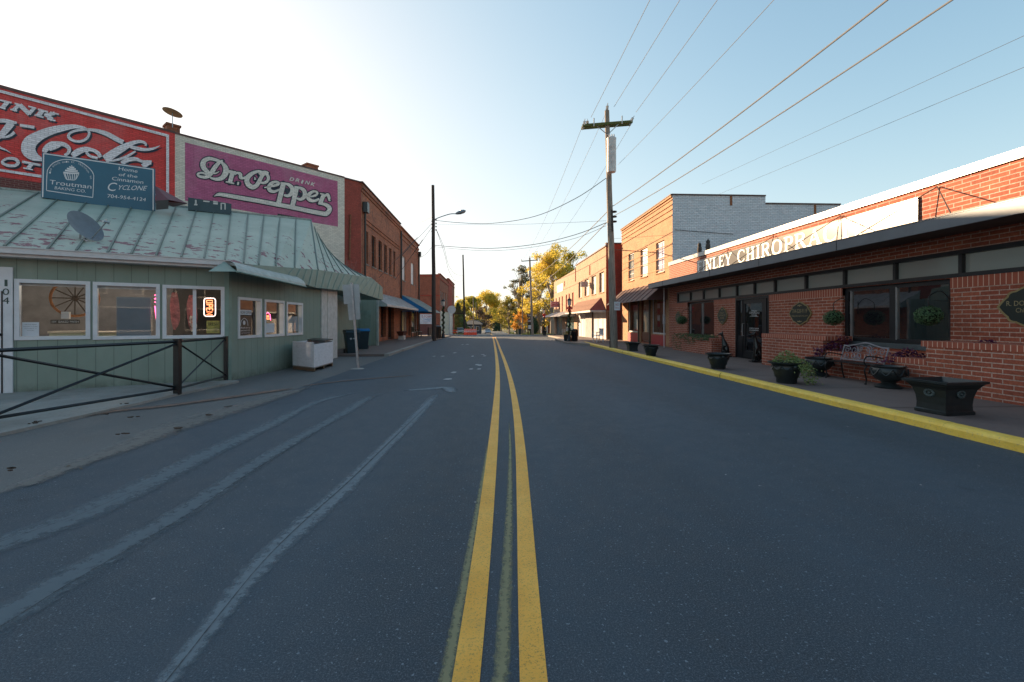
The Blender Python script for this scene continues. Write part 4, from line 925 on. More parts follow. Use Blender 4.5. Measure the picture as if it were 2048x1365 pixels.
m = plain('white_awning_metal', (.42, .40, .39), .5, .1, .3, 3); M['awnw'] = m
ua, ub_ = YA - .2, YB - .1
awning(mbd, FA, ua, ub_, 3.35, 2.45, 1.55, 'awnw', 'greyshade', .12, 14)
b2 = thing('corner_shop_building', 'sooty orange brick two storey shop with boarded upstairs windows and a blue awning', 'building', (FX, YB, 0))
m = MB(); H2 = 9.35; bwn = [(FA.uv(803.5, 600)[0], FA.uv(810.5, 600)[0], 5.0, 7.1), (FA.uv(822, 600)[0], FA.uv(828, 600)[0], 5.0, 7.1)]
shp = [(YB + .5, YB + 3.6, .3, 2.7), (YB + 4.0, YB + 5.2, .1, 2.7), (YB + 5.7, YC - .5, .3, 2.7)]
wall(m, FA, YB, YC, -.2, H2, bwn + shp, .2); m.quad((FX, YC, -.2), (FX - 12, YC, -.2), (FX - 12, YC, H2), (FX, YC, H2)); m.quad((FX, YB, HT), (FX - 12, YB, HT), (FX - 12, YB, 8), (FX, YB, 8)); m.build('wall', 'b_old2', b2)
m = MB(); m.quad((FX, YB, H2 - .3), (FX, YC, H2 - .3), (FX - 12, YC, H2 - .3), (FX - 12, YB, H2 - .3)); m.build('roof', 'roofing', b2)
m = MB(); m.fbox(FA, YB, YC + .1, H2, H2 + .1, -.3, .12); m.fbox(FA, YB, YC, H2 - .5, H2 - .3, 0, .08); m.fbox(FA, YB, YC, H2 - .9, H2 - .8, 0, .05); m.build('cornice', 'b_old', b2)
for r in bwn:
    o = window(b2, FA, r, 'offwhite', 'white', .08, .12, rows=2, sill='coping', label='window boarded in white')
for i, r in enumerate(shp): window(b2, FA, r, 'white' if i != 1 else 'darkpole', 'greyglass' if i == 0 else 'darkglass', .1, .18, cols=3 if i != 1 else 1, name='shop_window')
m = MB(); m.tube([FA.p(YB + .15, 9, .1), FA.p(YB + .15, .1, .1)], .07, 8); m.build('downpipe', 'black', b2); m = MB(); m.tube([FA.p(YC - .2, 8.2, .1), FA.p(YC - .2, 0, .1)], .08, 8); m.fbox(FA, YC - .4, YC, 8.2, 8.7, .02, .3); m.build('downpipe', 'black', b2)
m = NT('blue_corrugated_side'); f = m.noise(2, 3); m.base((.0, .16, .42)); m.b.inputs['Roughness'].default_value = .5; M['blue'] = m.m
awning(b2, FA, YB + .4, YC - .3, 3.7, 2.35, 2.3, 'greyshade', 'blue', .06, 10)
# ------------------------------------------------------------ right side: chiropractic clinic
M['b_rom'] = brick('long_red_brick', (.43, .115, .06), (.33, .08, .045), (.56, .39, .32), bw=.33, bh=.086, ms=.010, bs=.4, dark=.3, weather=(.19, .06, .04), wamt=.1)
m = NT('soldier_brick'); tc = m.n('TexCoord'); m._c = tc; sx = m.n('SeparateXYZ'); m.l(tc.outputs['UV'], sx.inputs[0])
g = m.math('LESS_THAN', m.math('FRACT', m.math('MULTIPLY', sx.outputs[0], 10.5)), .14); m.base(m.mix(g, m.mix(m.noise(5, 4), (.26, .065, .04), (.38, .10, .055)), (.62, .42, .33))); m.b.inputs['Roughness'].default_value = .85; M['soldier'] = m.m
M['cap'] = plain('white_metal_cap', (.36, .36, .35), .30, .1, .06, 2, .03)
M['canopy'] = plain('grey_canopy_metal', (.115, .135, .16), .42, .3, .12, 2)
M['soffit'] = plain('brown_soffit', (.06, .045, .04), .7)
M['signface'] = plain('brushed_sign_face', (.10, .10, .102), .20, 0, .05, 1.2, spec=.35)
FXR = 9.35; YF0, YF1 = -3.0, 23.35
FR = fr_((FXR, 0, 0), (-1, 0, 0))       # u = -y
def ru(px, fr=FR): return fr.uv(px, 642)[0]
cl = thing('chiropractic_clinic', 'long red brick clinic with a white roof cap, grey canopy and black framed windows', 'building', (FXR, 10, 0))
tr = [ru(x) for x in (1355, 1380, 1406, 1437.5, 1472.7, 1508, 1549, 1611, 1688, 1789, 1921)]; tr.append(-4.2); tr.append(-1.0); tr.append(2.4)
zt0, zt1 = 2.42, 2.86
w1 = (ru(1375), ru(1428), .80, 2.36); dr = (ru(1471), ru(1538), .12, 2.36); w2 = (ru(1685), ru(1901), .98, 2.36)
m = MB(); zc = 4.36
wall(m, FR, -YF1, -YF0, 0, zc, [(tr[0], tr[-1], zt0, zt1), w1, dr, w2], .16)
m.quad((FXR, YF1, 0), (FXR + 14, YF1, 0), (FXR + 14, YF1, zc), (FXR, YF1, zc)); m.quad((FXR, YF0, 0), (FXR + 14, YF0, 0), (FXR + 14, YF0, zc), (FXR, YF0, zc))
m.build('wall', 'b_rom', cl)
m = MB(); m.quad((FXR, YF0, 4.1), (FXR + 14, YF0, 4.1), (FXR + 14, YF1, 4.1), (FXR, YF1, 4.1)); m.build('roof', 'roofing', cl)
m = MB(); m.fbox(FR, -YF1, -YF0, zc, 4.54, -.3, .05); m.build('roof_cap', 'cap', cl)
m = MB()
for a, b in ((tr[4] + .02, tr[4] + .0),): pass
pier = [(-YF1, w1[0]), (w1[1], dr[0]), (dr[1], w2[0]), (w2[1], -YF0)]
for a, b in pier: m = MB(); m.fbox(FR, a, b, 2.16, 2.40, -.1, .008); m.build('soldier_course', 'soldier', cl)
m = MB()
m.fbox(FR, tr[0] - .04, -YF0, zt0 - .05, zt0 + .03, -.12, .015); m.fbox(FR, tr[0] - .04, -YF0, zt1 - .03, zt1 + .05, -.12, .015)
for u in tr: m.fbox(FR, u - .035, u + .035, zt0 + .03, zt1 - .03, -.12, .012)
tf = m.build('transom_window', 'bframe', cl)
for a, b in zip(tr, tr[1:]):
    g = MB(); g.quad(FR.p(a + .03, zt0, -.07), FR.p(b - .03, zt0, -.07), FR.p(b - .03, zt1, -.07), FR.p(a + .03, zt1, -.07)); sub(g.build('pane', 'greyglass'), tf)
window(cl, FR, w1, 'bframe', 'darkglass', .07, .12, cols=2, mw=.09)
window(cl, FR, w2, 'bframe', 'darkglass', .10, .12, cols=2, mw=.16)
M['sill'] = plain('blue_grey_sill', (.06, .08, .09), .6)
for q in ((w2[0], w2[1], .86, .98), (w1[0], w1[1], .70, .80)): m = MB(); m.fbox(FR, *q, -.1, .03); m.build('window_sill', 'sill', cl)
for (a, b, c, d), f in ((w1, .08), (w2, .14)):
    m = MB(); mid = (a + b) / 2
    for u in (a + f + .05, mid + .1): m.fbox(FR, u, u + .025, c + .08, d - .08, -.11, -.06)
    m.build('blind_edge', 'galv', cl)
# entrance
m = MB(); a, b = dr[0], dr[1]; dl_, dr_ = ru(1485), ru(1527)
m.fbox(FR, a, a + .07, .12, 2.36, -.14, .01); m.fbox(FR, b - .07, b, .12, 2.36, -.14, .01); m.fbox(FR, a, b, 2.27, 2.36, -.14, .008); m.fbox(FR, dl_ - .05, dl_, .12, 2.27, -.14, -.0); m.fbox(FR, dr_, dr_ + .16, .12, 2.27, -.14, .0)
m.fbox(FR, a + .07, dl_ - .05, .12, .95, -.14, -.03); m.build('door_frame', 'bframe', cl)
g = MB(); g.quad(FR.p(a, .12, -.08), FR.p(b, .12, -.08), FR.p(b, 2.3, -.08), FR.p(a, 2.3, -.08)); g.build('sidelight', 'darkglass', cl)
m = MB(); m.fbox(FR, dl_, dl_ + .12, .14, 2.26, -.07, -.02); m.fbox(FR, dr_ - .12, dr_, .14, 2.26, -.07, -.02); m.fbox(FR, dl_ + .12, dr_ - .12, .14, .40, -.07, -.02); m.fbox(FR, dl_ + .12, dr_ - .12, 2.12, 2.26, -.07, -.02)
door = m.build('door', 'bframe', cl)
g = MB(); g.quad(FR.p(dl_ + .1, .35, -.05), FR.p(dr_ - .1, .35, -.05), FR.p(dr_ - .1, 2.2, -.05), FR.p(dl_ + .1, 2.2, -.05)); sub(g.build('pane', 'darkglass'), door)
g = MB(); g.tube([FR.p(dl_ + .07, .95, -.02), FR.p(dl_ + .07, .95, .05), FR.p(dl_ + .07, 1.4, .05), FR.p(dl_ + .07, 1.4, -.02)], .014, 6); sub(g.build('handle', 'galv'), door)
g = MB(); ft = FR.fn(-.045)
for s_, y, x0_, x1_, h in (('FINLEY', 623.5, 1501, 1511.5, 3), ('CHIROPRACTIC', 627.8, 1496, 1516.5, 3), ('CENTER', 632, 1500.5, 1511.5, 2.8), ('PARKING IN REAR', 658, 1496, 1515, 2.4), ('NO APPOINTMENT', 662, 1496, 1515, 2.4)): g.text(s_, ft, (x0_, y), (x1_, y + .6), (x0_, y - h))
g.ribbon([(1497, 632.8, .6), (1514, 633.5, .6)], ft); sub(g.build('door_lettering', 'white'), door)
# canopy with tie rods
CX = 8.32; FC = fr_((CX, 0, 0), (-1, 0, 0)); m = MB()
cz0, cz1 = 3.19, 3.42; ce = hx(1296.6, 578, CX).y
m.box((CX, YF0, cz0), (CX + .035, ce, cz1)); m.box((CX + .035, ce - .035, cz0), (FXR, ce, cz1)); m.box((CX - .012, YF0, cz1), (CX + .05, ce, cz1 + .018)); 
cb = m.build('canopy', 'canopy', cl)
m = MB()
for yy in (ru(1367), ru(1472), ru(1582), ru(1755)): m.box((CX - .006, -yy - .006, cz0), (CX - .001, -yy + .006, cz1))
sub(m.build('panel_joint', 'black'), cb)
m = MB(); m.box((CX + .036, YF0, cz0 + .04), (FXR - .003, ce - .036, cz0 + .07)); sub(m.build('soffit', 'soffit'), cb)
M['rod'] = plain('rusty_rod', (.06, .04, .035), .6, .4, .3, 20)
for px in (1459, 1549.5, 1684, 1877):
    u = ru(px); z = 4.30
    for dx in (-1, 1):
        m = MB(); q = V((CX + .1, -u - dx * 1.15 * (1 if px > 1500 else .9), cz1)); m.tube([FR.p(u, z, .03), q], .011, 5); sub(m.build('tie_rod', 'rod'), cb)
# the long sign
sgn = thing('clinic_sign', 'long grey metal sign reading FINLEY CHIROPRACTIC in white capitals above the grey canopy', 'sign', FR.p(ru(1600), 3.7, .06))
a, b = ru(1396), ru(1840); m = MB(); m.fbox(FR, a, b, 3.43, 4.19, .012, .05); m.build('sign_panel', 'signface', sgn)
m = MB(); L = MB()
SF = {  # serif capitals, strokes (x,y,width) in a unit cell, thick .13 thin .06
 'F': (.62, [[(.18, 0, .13), (.18, 1, .13)], [(.04, .975, .05), (.60, .975, .05)], [(.60, .99, .04), (.60, .80, .03)], [(.18, .5, .05), (.44, .5, .05)], [(.44, .6, .03), (.44, .4, .03)], [(.04, .025, .05), (.34, .025, .05)]]),
 'I': (.36, [[(.18, 0, .13), (.18, 1, .13)], [(.03, .975, .05), (.33, .975, .05)], [(.03, .025, .05), (.33, .025, .05)]]),
 'N': (.80, [[(.16, 0, .06), (.16, 1, .06)], [(.64, 0, .06), (.64, 1, .06)], [(.14, .96, .14), (.64, .03, .14)], [(.02, .975, .05), (.20, .975, .05)], [(.52, .975, .05), (.76, .975, .05)], [(.04, .025, .05), (.28, .025, .05)]]),
 'L': (.62, [[(.18, 0, .13), (.18, 1, .13)], [(.03, .975, .05), (.34, .975, .05)], [(.04, .025, .05), (.58, .025, .05)], [(.58, .01, .03), (.59, .26, .03)]]),
 'E': (.66, [[(.18, 0, .13), (.18, 1, .13)], [(.03, .975, .05), (.58, .975, .05)], [(.58, .99, .03), (.58, .80, .03)], [(.18, .52, .05), (.46, .52, .05)], [(.46, .62, .03), (.46, .42, .03)], [(.03, .025, .05), (.60, .025, .05)], [(.60, .01, .03), (.61, .24, .03)]]),
 'Y': (.74, [[(.36, 0, .13), (.36, .46, .13)], [(.36, .44, .12), (.12, .98, .12)], [(.38, .44, .06), (.62, .98, .06)], [(.0, .975, .05), (.26, .975, .05)], [(.50, .975, .05), (.74, .975, .05)], [(.22, .025, .05), (.50, .025, .05)]]),
 'C': (.74, [[(.66, .76, .03), (.60, .90, .05), (.42, .98, .05), (.20, .88, .10), (.10, .5, .14), (.20, .12, .10), (.42, .02, .05), (.60, .10, .05), (.68, .24, .03)], [(.66, .98, .03), (.66, .70, .03)]]),
 'H': (.82, [[(.18, 0, .13), (.18, 1, .13)], [(.62, 0, .13), (.62, 1, .13)], [(.18, .5, .05), (.62, .5, .05)], [(.03, .975, .05), (.33, .975, .05)], [(.03, .025, .05), (.33, .025, .05)], [(.47, .975, .05), (.77, .975, .05)], [(.47, .025, .05), (.77, .025, .05)]]),
 'R': (.76, [[(.18, 0, .13), (.18, 1, .13)], [(.03, .975, .05), (.38, .975, .05), (.54, .90, .09), (.58, .74, .13), (.50, .56, .09), (.20, .50, .05)], [(.36, .52, .11), (.66, .02, .12)], [(.03, .025, .05), (.33, .025, .05)], [(.58, .025, .05), (.76, .025, .05)]]),
 'O': (.82, [[(.40, .98, .05), (.18, .88, .10), (.10, .5, .14), (.18, .12, .10), (.40, .02, .05), (.62, .12, .10), (.70, .5, .14), (.62, .88, .10), (.40, .98, .05)]]),
 'P': (.66, [[(.18, 0, .13), (.18, 1, .13)], [(.03, .975, .05), (.36, .975, .05), (.52, .90, .09), (.57, .73, .13), (.50, .54, .09), (.20, .46, .05)], [(.03, .025, .05), (.33, .025, .05)]]),
 'A': (.80, [[(.40, 1, .06), (.12, .02, .06)], [(.38, 1, .12), (.66, .02, .14)], [(.20, .36, .05), (.56, .36, .05)], [(.0, .025, .05), (.24, .025, .05)], [(.52, .025, .05), (.80, .025, .05)]]),
 'T': (.70, [[(.34, 0, .13), (.34, 1, .13)], [(.02, .975, .05), (.66, .975, .05)], [(.03, .99, .03), (.03, .78, .03)], [(.65, .99, .03), (.65, .78, .03)], [(.19, .025, .05), (.49, .025, .05)]]), ' ': (.42, [])}
txt = 'FINLEY CHIROPRACTIC'; tw = sum(SF[c][0] + .06 for c in txt); ua_, ub2 = ru(1397), ru(1772) + .0
hh = .45; sxx = (ub2 - ua_) / tw; u = ua_; zz = 3.675; k = 0
for ch in txt:
    for stv in SF[ch][1]:
        k += 1; o_ = .0535 + (k % 7) * .0006
        m.ribbon([(x * sxx, y * hh, w_ * sxx * (1.15 if w_ > .08 else 1.1)) for x, y, w_ in stv] if len(stv) > 2 else [(x * sxx, y * hh, w_ * sxx * 1.1) for x, y, w_ in stv], lambda x, y, u=u, o_=o_: FR.p(u + x, zz + y, o_))
    u += (SF[ch][0] + .06) * sxx
m.build('lettering', plain('white_sign_letters', (.80, .79, .77), .45, 0, .02), sgn)
# small lamps above the sign, soffit lamps
for i, px in enumerate((1640, 1900)):
    pass
# brick planter walls in front
def planter_wall(pts_u, x, zt, name='planter'):
    pass
pb = thing('brick_planter', 'low red brick planter box under the left clinic window with green creeper trailing from it', 'planter', (8.85, 20, 0))
PX = 8.82; yA, yB = hx(1423, 708, PX).y, hx(1345, 698, PX).y; m = MB(); m.box((PX, yA, 0), (FXR - .004, yB, .70)); m.build('wall', 'b_rom', pb)
m = MB(); m.box((PX - .01, yA - .01, .70), (FXR - .004, yB + .01, .78)); m.build('brick_cap', 'soldier', pb)
pc = thing('brick_planter_wall', 'stepped red brick planter wall running behind the metal bench', 'planter', (8.65, 12, 0))
PX2 = 8.63; y0_, y1_, y2_ = hx(1523.7, 728, PX2).y, hx(1646, 700, PX2).y, hx(1852, 700, PX2).y
m = MB(); m.box((PX2, y1_, 0), (FXR - .004, y0_, .99)); m.box((PX2, y2_, 0), (FXR - .004, y1_, .62)); m.box((PX2, YF0, 0), (FXR - .004, y2_, .99)); m.build('wall', 'b_rom', pc)
m = MB(); m.box((PX2 - .008, y1_ - .1, .99), (FXR - .005, y0_ + .008, 1.10)); m.box((PX2 - .008, y2_ + .0, .62), (FXR - .005, y1_ - .1, .73)); m.box((PX2 - .008, YF0, .99), (FXR - .005, y2_ + .1, 1.10)); m.build('brick_cap', 'soldier', pc)
# ------------------------------------------------------------ plaques
M['gold'] = plain('gold_paint', (.26, .20, .09), .6, .1, .15, 10); M['plq'] = plain('dark_green_plaque', (.010, .018, .016), .4, 0, .1, 4); M['goldtxt'] = plain('gold_lettering', (.30, .25, .13), .6)
def plaque(px, py, wpx, zc_, hw, hh_, lines, label):
    u, z = FR.uv(px, py); t = thing('plaque', label, 'plaque', FR.p(u, z, .03), 'gold edged dark plaques on the clinic wall')
    def outline(k):
        o = []
        for i in range(64):
            a = 2 * math.pi * i / 64; c, s_ = math.cos(a), math.sin(a)
            q4 = abs(math.sin(2 * a)); r = 1 - .16 * q4 ** .8 + .07 * max(0, math.cos(8 * a)) * (q4 > .5)
            o.append((u + hw * k * r * c, z + hh_ * k * r * s_))
        return o
    for nm, k, a, b, mt in (('border', 1, .01, .04, 'gold'), ('face', .91, .041, .046, 'plq')):
        o = outline(k); m = MB(); m.poly([FR.p(x, y, b) for x, y in o])
        for i in range(len(o)): q, r = o[i], o[(i + 1) % len(o)]; m.quad(FR.p(*q, a), FR.p(*r, a), FR.p(*r, b), FR.p(*q, b))
        m.build(nm, mt, t)
    m = MB(); Q = lambda x, y: FR.p(u + hw * x, z + hh_ * y, .048)
    for s_, (x0_, y0__, x1_, y1__) in lines: m.text(s_, Q, (x0_, y0__), (x1_, y0__), (x0_, y1__))
    for sg_ in (-1, 1):
        m.ribbon([(-.2, .62 * sg_, .03), (-.1, .70 * sg_, .06), (0, .60 * sg_, .05), (.1, .70 * sg_, .06), (.2, .62 * sg_, .03)], Q); m.ribbon([(0, .58 * sg_, .05), (0, .76 * sg_, .03)], Q)
    m.build('lettering', 'goldtxt', t)
plaque(1357.5, 636, 0, 0, .36, .33, [('FINLEY', (-.45, .2, .45, .38)), ('CHIROPRACTIC', (-.7, -.08, .7, .1)), ('CENTER', (-.4, -.35, .4, -.17))], 'gold edged dark plaque left of the left clinic window behind a leafy ball')
plaque(1446, 632, 0, 0, .40, .36, [('FINLEY', (-.42, .22, .42, .42)), ('CHIROPRACTIC', (-.72, -.06, .72, .14)), ('CENTER', (-.4, -.34, .4, -.16))], 'gold edged dark plaque on the brick pier between the left window and the clinic door')
plaque(1602, 627.5, 0, 0, .50, .36, [('704-528-9119', (-.66, .05, .66, .38)), ('finleychiropractic.com', (-.70, -.30, .70, -.12))], 'gold edged dark plaque with the phone number right of the clinic door')
plaque(2070, 613, 0, 0, .56, .40, [('R. DOUG FINLEY', (-.70, .04, .74, .26)), ('Chiropractor', (-.44, -.32, .46, -.06))], 'gold edged dark plaque with a doctor name on the rightmost brick')
# ------------------------------------------------------------ foliage helper
def leafmat(name, cols, scale=3, trans=.25, rough=.6):
    m = NT(name); f = m.noise(scale, 4, .8); m.base(m.ramp(f, [(.28 + .44 * i / max(1, len(cols) - 1), c) for i, c in enumerate(cols)]))
    m.b.inputs['Roughness'].default_value = rough; m.b.inputs['Specular IOR Level'].default_value = .3
    d = m.n('BsdfTranslucent'); m.l(m.b.inputs['Base Color'].links[0].from_socket, d.inputs[0]); x = m.n('MixShader'); x.inputs[0].default_value = trans
    m.l(m.b.outputs[0], x.inputs[1]); m.l(d.outputs[0], x.inputs[2]); m.l(x.outputs[0], m.out.inputs[0]); return m.m
def leaf(m, p, s_, nrm=None, rnd=random, asp=.6):
    a = V((rnd.gauss(0, 1), rnd.gauss(0, 1), rnd.gauss(0, 1)))
    if nrm is not None: a = a * .35 + nrm
    n = a.normalized(); t = n.cross(V((rnd.gauss(0, 1), rnd.gauss(0, 1), rnd.gauss(0, 1)))).normalized(); b = n.cross(t)
    m.quad(p - t * s_, p - b * s_ * asp, p + t * s_, p + b * s_ * asp)
M['ballleaf'] = leafmat('boxwood_leaf', [(.03, .06, .03), (.07, .14, .06), (.18, .28, .15)], 14); M['ivy'] = leafmat('variegated_ivy', [(.08, .14, .04), (.22, .28, .10), (.36, .40, .20)], 9)
M['creeper'] = leafmat('green_creeper', [(.02, .05, .02), (.05, .10, .035), (.09, .13, .05)], 6); M['purple'] = leafmat('purple_heart_plant', [(.03, .008, .025), (.09, .02, .07), (.16, .05, .11)], 6)
# hanging topiary balls: one prototype, copied
rnd = random.Random(5)
def ball_proto():
    t = thing('hanging_topiary_ball', '-', 'topiary', (0, 0, 0), 'leafy balls hanging along the clinic front')
    m = MB()
    for i in range(900):
        a = V((rnd.gauss(0, 1), rnd.gauss(0, 1), rnd.gauss(0, 1))).normalized(); leaf(m, V((a.x, a.y, a.z * .86)) * (.205 + rnd.random() * .035), .022, a, rnd)
    m.build('foliage', 'ballleaf', t)
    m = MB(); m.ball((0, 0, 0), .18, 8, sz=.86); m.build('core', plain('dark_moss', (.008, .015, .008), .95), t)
    m = MB(); m.tube(spline3([(.0, 0, .17), (0, 0, .34), (.05, 0, .42), (.25, 0, .50), (.42, 0, .36), (.44, 0, .2)], 5), .009, 6); m.tube([(.44, 0, .42), (.44, 0, .1)], .012, 5); m.build('bracket', 'black', t); return t
bp = ball_proto(); first = True
for px, py, x, lab in ((1364, 640.5, 8.9, 'leafy green ball hanging in front of the far plaque left of the clinic window'), (1667, 636, 8.9, 'leafy green ball hanging by the brick just left of the large clinic window'), (1857, 632, 8.85, 'leafy green ball hanging before the right pane of the large clinic window')):
    p = hx(px, py, x)
    if first: bp.location = p; bp['label'] = lab; first = False
    else: dup(bp, p, 0, lab)
# ------------------------------------------------------------ pots and planters
M['resin'] = plain('dark_resin', (.016, .022, .024), .38, 0, .35, 7, .08, .5); M['soil'] = plain('potting_soil', (.035, .022, .015), 1)
def urn_proto(kind):
    t = thing('urn_planter', '-', 'planter', (0, 0, 0), 'dark urns along the clinic pavement'); m = MB()
    if kind == 0:   # wide lipped tapered pot
        m.lathe([(.175, 0), (.185, .02), (.19, .10), (.215, .13), (.235, .22), (.262, .27), (.27, .30), (.255, .33), (.26, .36), (.30, .395), (.335, .40), (.34, .425), (.30, .425), (.27, .38), (.25, .36)], 36)
        m.build('bowl', 'resin', t, True)
        m = MB()
        for k in range(10):
            a = 2 * math.pi * k / 10; b = a + .3; c = a + .6
            m.tube(spline3([V((.262 * math.cos(a), .262 * math.sin(a), .34)), V((.268 * math.cos(b), .268 * math.sin(b), .28)), V((.262 * math.cos(c), .262 * math.sin(c), .34))], 4), .014, 6)
        for k in (0, 2): 
            a = math.pi * k / 2 + .8; m.ball((.30 * math.cos(a), .30 * math.sin(a), .34), .045, 6)
        m.build('garland_relief', 'resin', t, True)
    else:           # round bellied urn on a foot
        m.lathe([(.21, 0), (.215, .03), (.17, .06), (.11, .09), (.12, .12), (.21, .17), (.275, .25), (.285, .33), (.26, .38), (.27, .405), (.28, .42), (.24, .42), (.22, .38)], 36)
        m.build('bowl', 'resin', t, True)
        m = MB()
        for k in range(9):
            a = 2 * math.pi * k / 9; m.tube(spline3([V((.285 * math.cos(a), .285 * math.sin(a), .37)), V((.298 * math.cos(a + .35), .298 * math.sin(a + .35), .25)), V((.285 * math.cos(a + .7), .285 * math.sin(a + .7), .37))], 4), .012, 6)
        m.build('garland_relief', 'resin', t, True)
    m = MB(); m.lathe([(.001, .345), (.262 if kind == 0 else .24, .35), (.25, .352)], 24); m.build('soil', 'soil', t); return t
def base_at(px, py, z=.12): return hz(px, py, z)
u0p = urn_proto(0); p = base_at(1302, 712); u0p.location = p; u0p.scale = (1.02,) * 3; u0p['label'] = 'empty dark urn by the kerb, second pot from the utility pole'
for px, py, s_, lab in ((1436.5, 738, 1.05, 'empty dark urn by the kerb in front of the clinic door'), (1573, 766, 1.1, 'dark urn by the kerb with pale variegated ivy spilling over its side')):
    dup(u0p, base_at(px, py), .7, lab, scale=s_)
u1p = urn_proto(1); u1p.location = base_at(1777, 776); u1p.scale = (1.08,) * 3; u1p['label'] = 'round bellied dark urn on a foot by the right end of the metal bench'
dup(u1p, base_at(1637, 752), .4, 'round dark urn at the left end of the metal bench behind the ivy pot', scale=1.1)
def ivy(base, r, h, n, mat, label, name, seed, spill=(), droop=.5, ls=.032):
    rr_ = random.Random(seed); m = MB()
    for i in range(n):
        a = rr_.random() * 6.283; q = r * math.sqrt(rr_.random()); z = h * (1 - (q / r) ** 2) * rr_.random() ** .6
        leaf(m, base + V((q * math.cos(a), q * math.sin(a), z)), ls * rr_.uniform(.6, 1.25), V((0, 0, .7)), rr_)
    for tx, ty, l in spill:
        d = V((tx, ty, 0)).normalized()
        for i in range(int(n * .35)):
            k = rr_.random(); c = base + d * (r * .5 + .22 * math.sin(min(1, k * 1.6) * 1.57) * (1 + droop)) + V((0, 0, h * .35 - l * k ** 1.3 + rr_.gauss(0, .03)))
            c += V((rr_.gauss(0, .07), rr_.gauss(0, .07), 0)); leaf(m, c, ls * rr_.uniform(.6, 1.2), d * .6 + V((0, 0, .3)), rr_)
    return tag(m.build(name, mat), label, 'plant')
ivy(base_at(1573, 766) + V((0, 0, .42)), .30, .30, 520, 'ivy', 'pale variegated ivy growing in the kerb side urn and trailing down to the pavement', 'ivy_plant', 4, [(.9, -.7, .55), (.2, -1, .42), (1, 0, .3)])
ivy(V((9.0, (y1_ + y2_) / 2 + 1.25, .70)), .34, .5, 420, 'purple', 'dark purple leafy plant spilling over the brick planter behind the left end of the bench', 'purple_plant', 6, [(-1, .4, .35)], ls=.04)
ivy(V((9.0, y2_ + .75, .72)), .30, .2, 240, 'purple', 'low purple plant in the brick planter below the large clinic window', 'purple_plant', 8, [(-1, 0, .22)], ls=.032)
ivy(V((9.05, y2_ - .75, 1.08)), .2, .1, 40, 'purple', 'few dark purple sprigs on top of the high brick planter right of the large window', 'purple_plant', 9, ls=.03)
rr_ = random.Random(12); m = MB()
for i in range(900):
    y = rr_.uniform(yA + .1, yB - .1); k = rr_.random(); zz_ = .80 + .12 * rr_.random(); x = rr_.uniform(PX - .03, FXR - .1)
    if k < .5: x = PX - .05 - rr_.random() * .06; zz_ = .82 - rr_.random() ** 1.6 * (.62 if y > yB - 1.2 else (.35 if abs(y - 19.6) < .5 else .12))
    leaf(m, V((x, y, zz_)), .032 * rr_.uniform(.6, 1.3), V((-.6, -.2, .5)), rr_)
tag(m.build('creeper_plant', 'creeper'), 'green creeper trailing over the low brick planter under the left clinic window', 'plant')
# square flared planters
def square_planter(loc, w, d_, h, rz, label, group=None, mat='resin', medal=True, name='square_planter'):
    t = thing(name, label, 'planter', loc, group)
    m = MB(); prof = [(.66, 0), (.69, .02), (.69, .10), (.64, .13), (.63, .30), (.66, .52), (.74, .74), (.90, .90), (1.0, .93), (1.0, .99), (.93, 1.0), (.88, .94), (.80, .85)]
    for (ka, za), (kb, zb) in zip(prof, prof[1:]):
        for i in range(4):
            c0 = [(-1, -1), (1, -1), (1, 1), (-1, 1)][i]; c1 = [(-1, -1), (1, -1), (1, 1), (-1, 1)][(i + 1) % 4]
            R_ = Matrix.Rotation(rz, 3, 'Z'); f = lambda c, k, z: V(loc) + R_ @ V((c[0] * w / 2 * k, c[1] * d_ / 2 * k, z * h))
            m.quad(f(c0, ka, za), f(c1, ka, za), f(c1, kb, zb), f(c0, kb, zb))
    f = lambda c, k, z: V(loc) + Matrix.Rotation(rz, 3, 'Z') @ V((c[0] * w / 2 * k, c[1] * d_ / 2 * k, z * h))
    m.build('box', mat, t, bevel=.006)
    m = MB(); m.poly([f(c, .84, .80) for c in ((-1, -1), (1, -1), (1, 1), (-1, 1))]); m.build('soil', 'soil', t)
    if medal:
        m = MB(); 
        for ax in (0, 1):
            for k in range(13):
                a = 2 * math.pi * (k / 12); r = .045 if k < 12 else 0; off = -.665 * (d_ if ax == 0 else w) / 2 - .012
                q = V((r * 1.3 * math.cos(a), off, .62 * h + r * math.sin(a))) if ax == 0 else V((off, r * 1.3 * math.cos(a), .62 * h + r * math.sin(a)))
                m.ball(V(loc) + Matrix.Rotation(rz, 3, 'Z') @ q, .022, 5)
        m.build('medallion', plain('worn_resin_relief', (.05, .075, .08), .5), t, True)
    return t
square_planter(base_at(1888, 826), .76, .64, .50, .12, 'large square flared dark planter on the pavement at the right of the photo')
square_planter(base_at(1264.5, 702), .60, .60, .40, .0, 'small square flared dark planter by the kerb, first pot from the utility pole', medal=False)
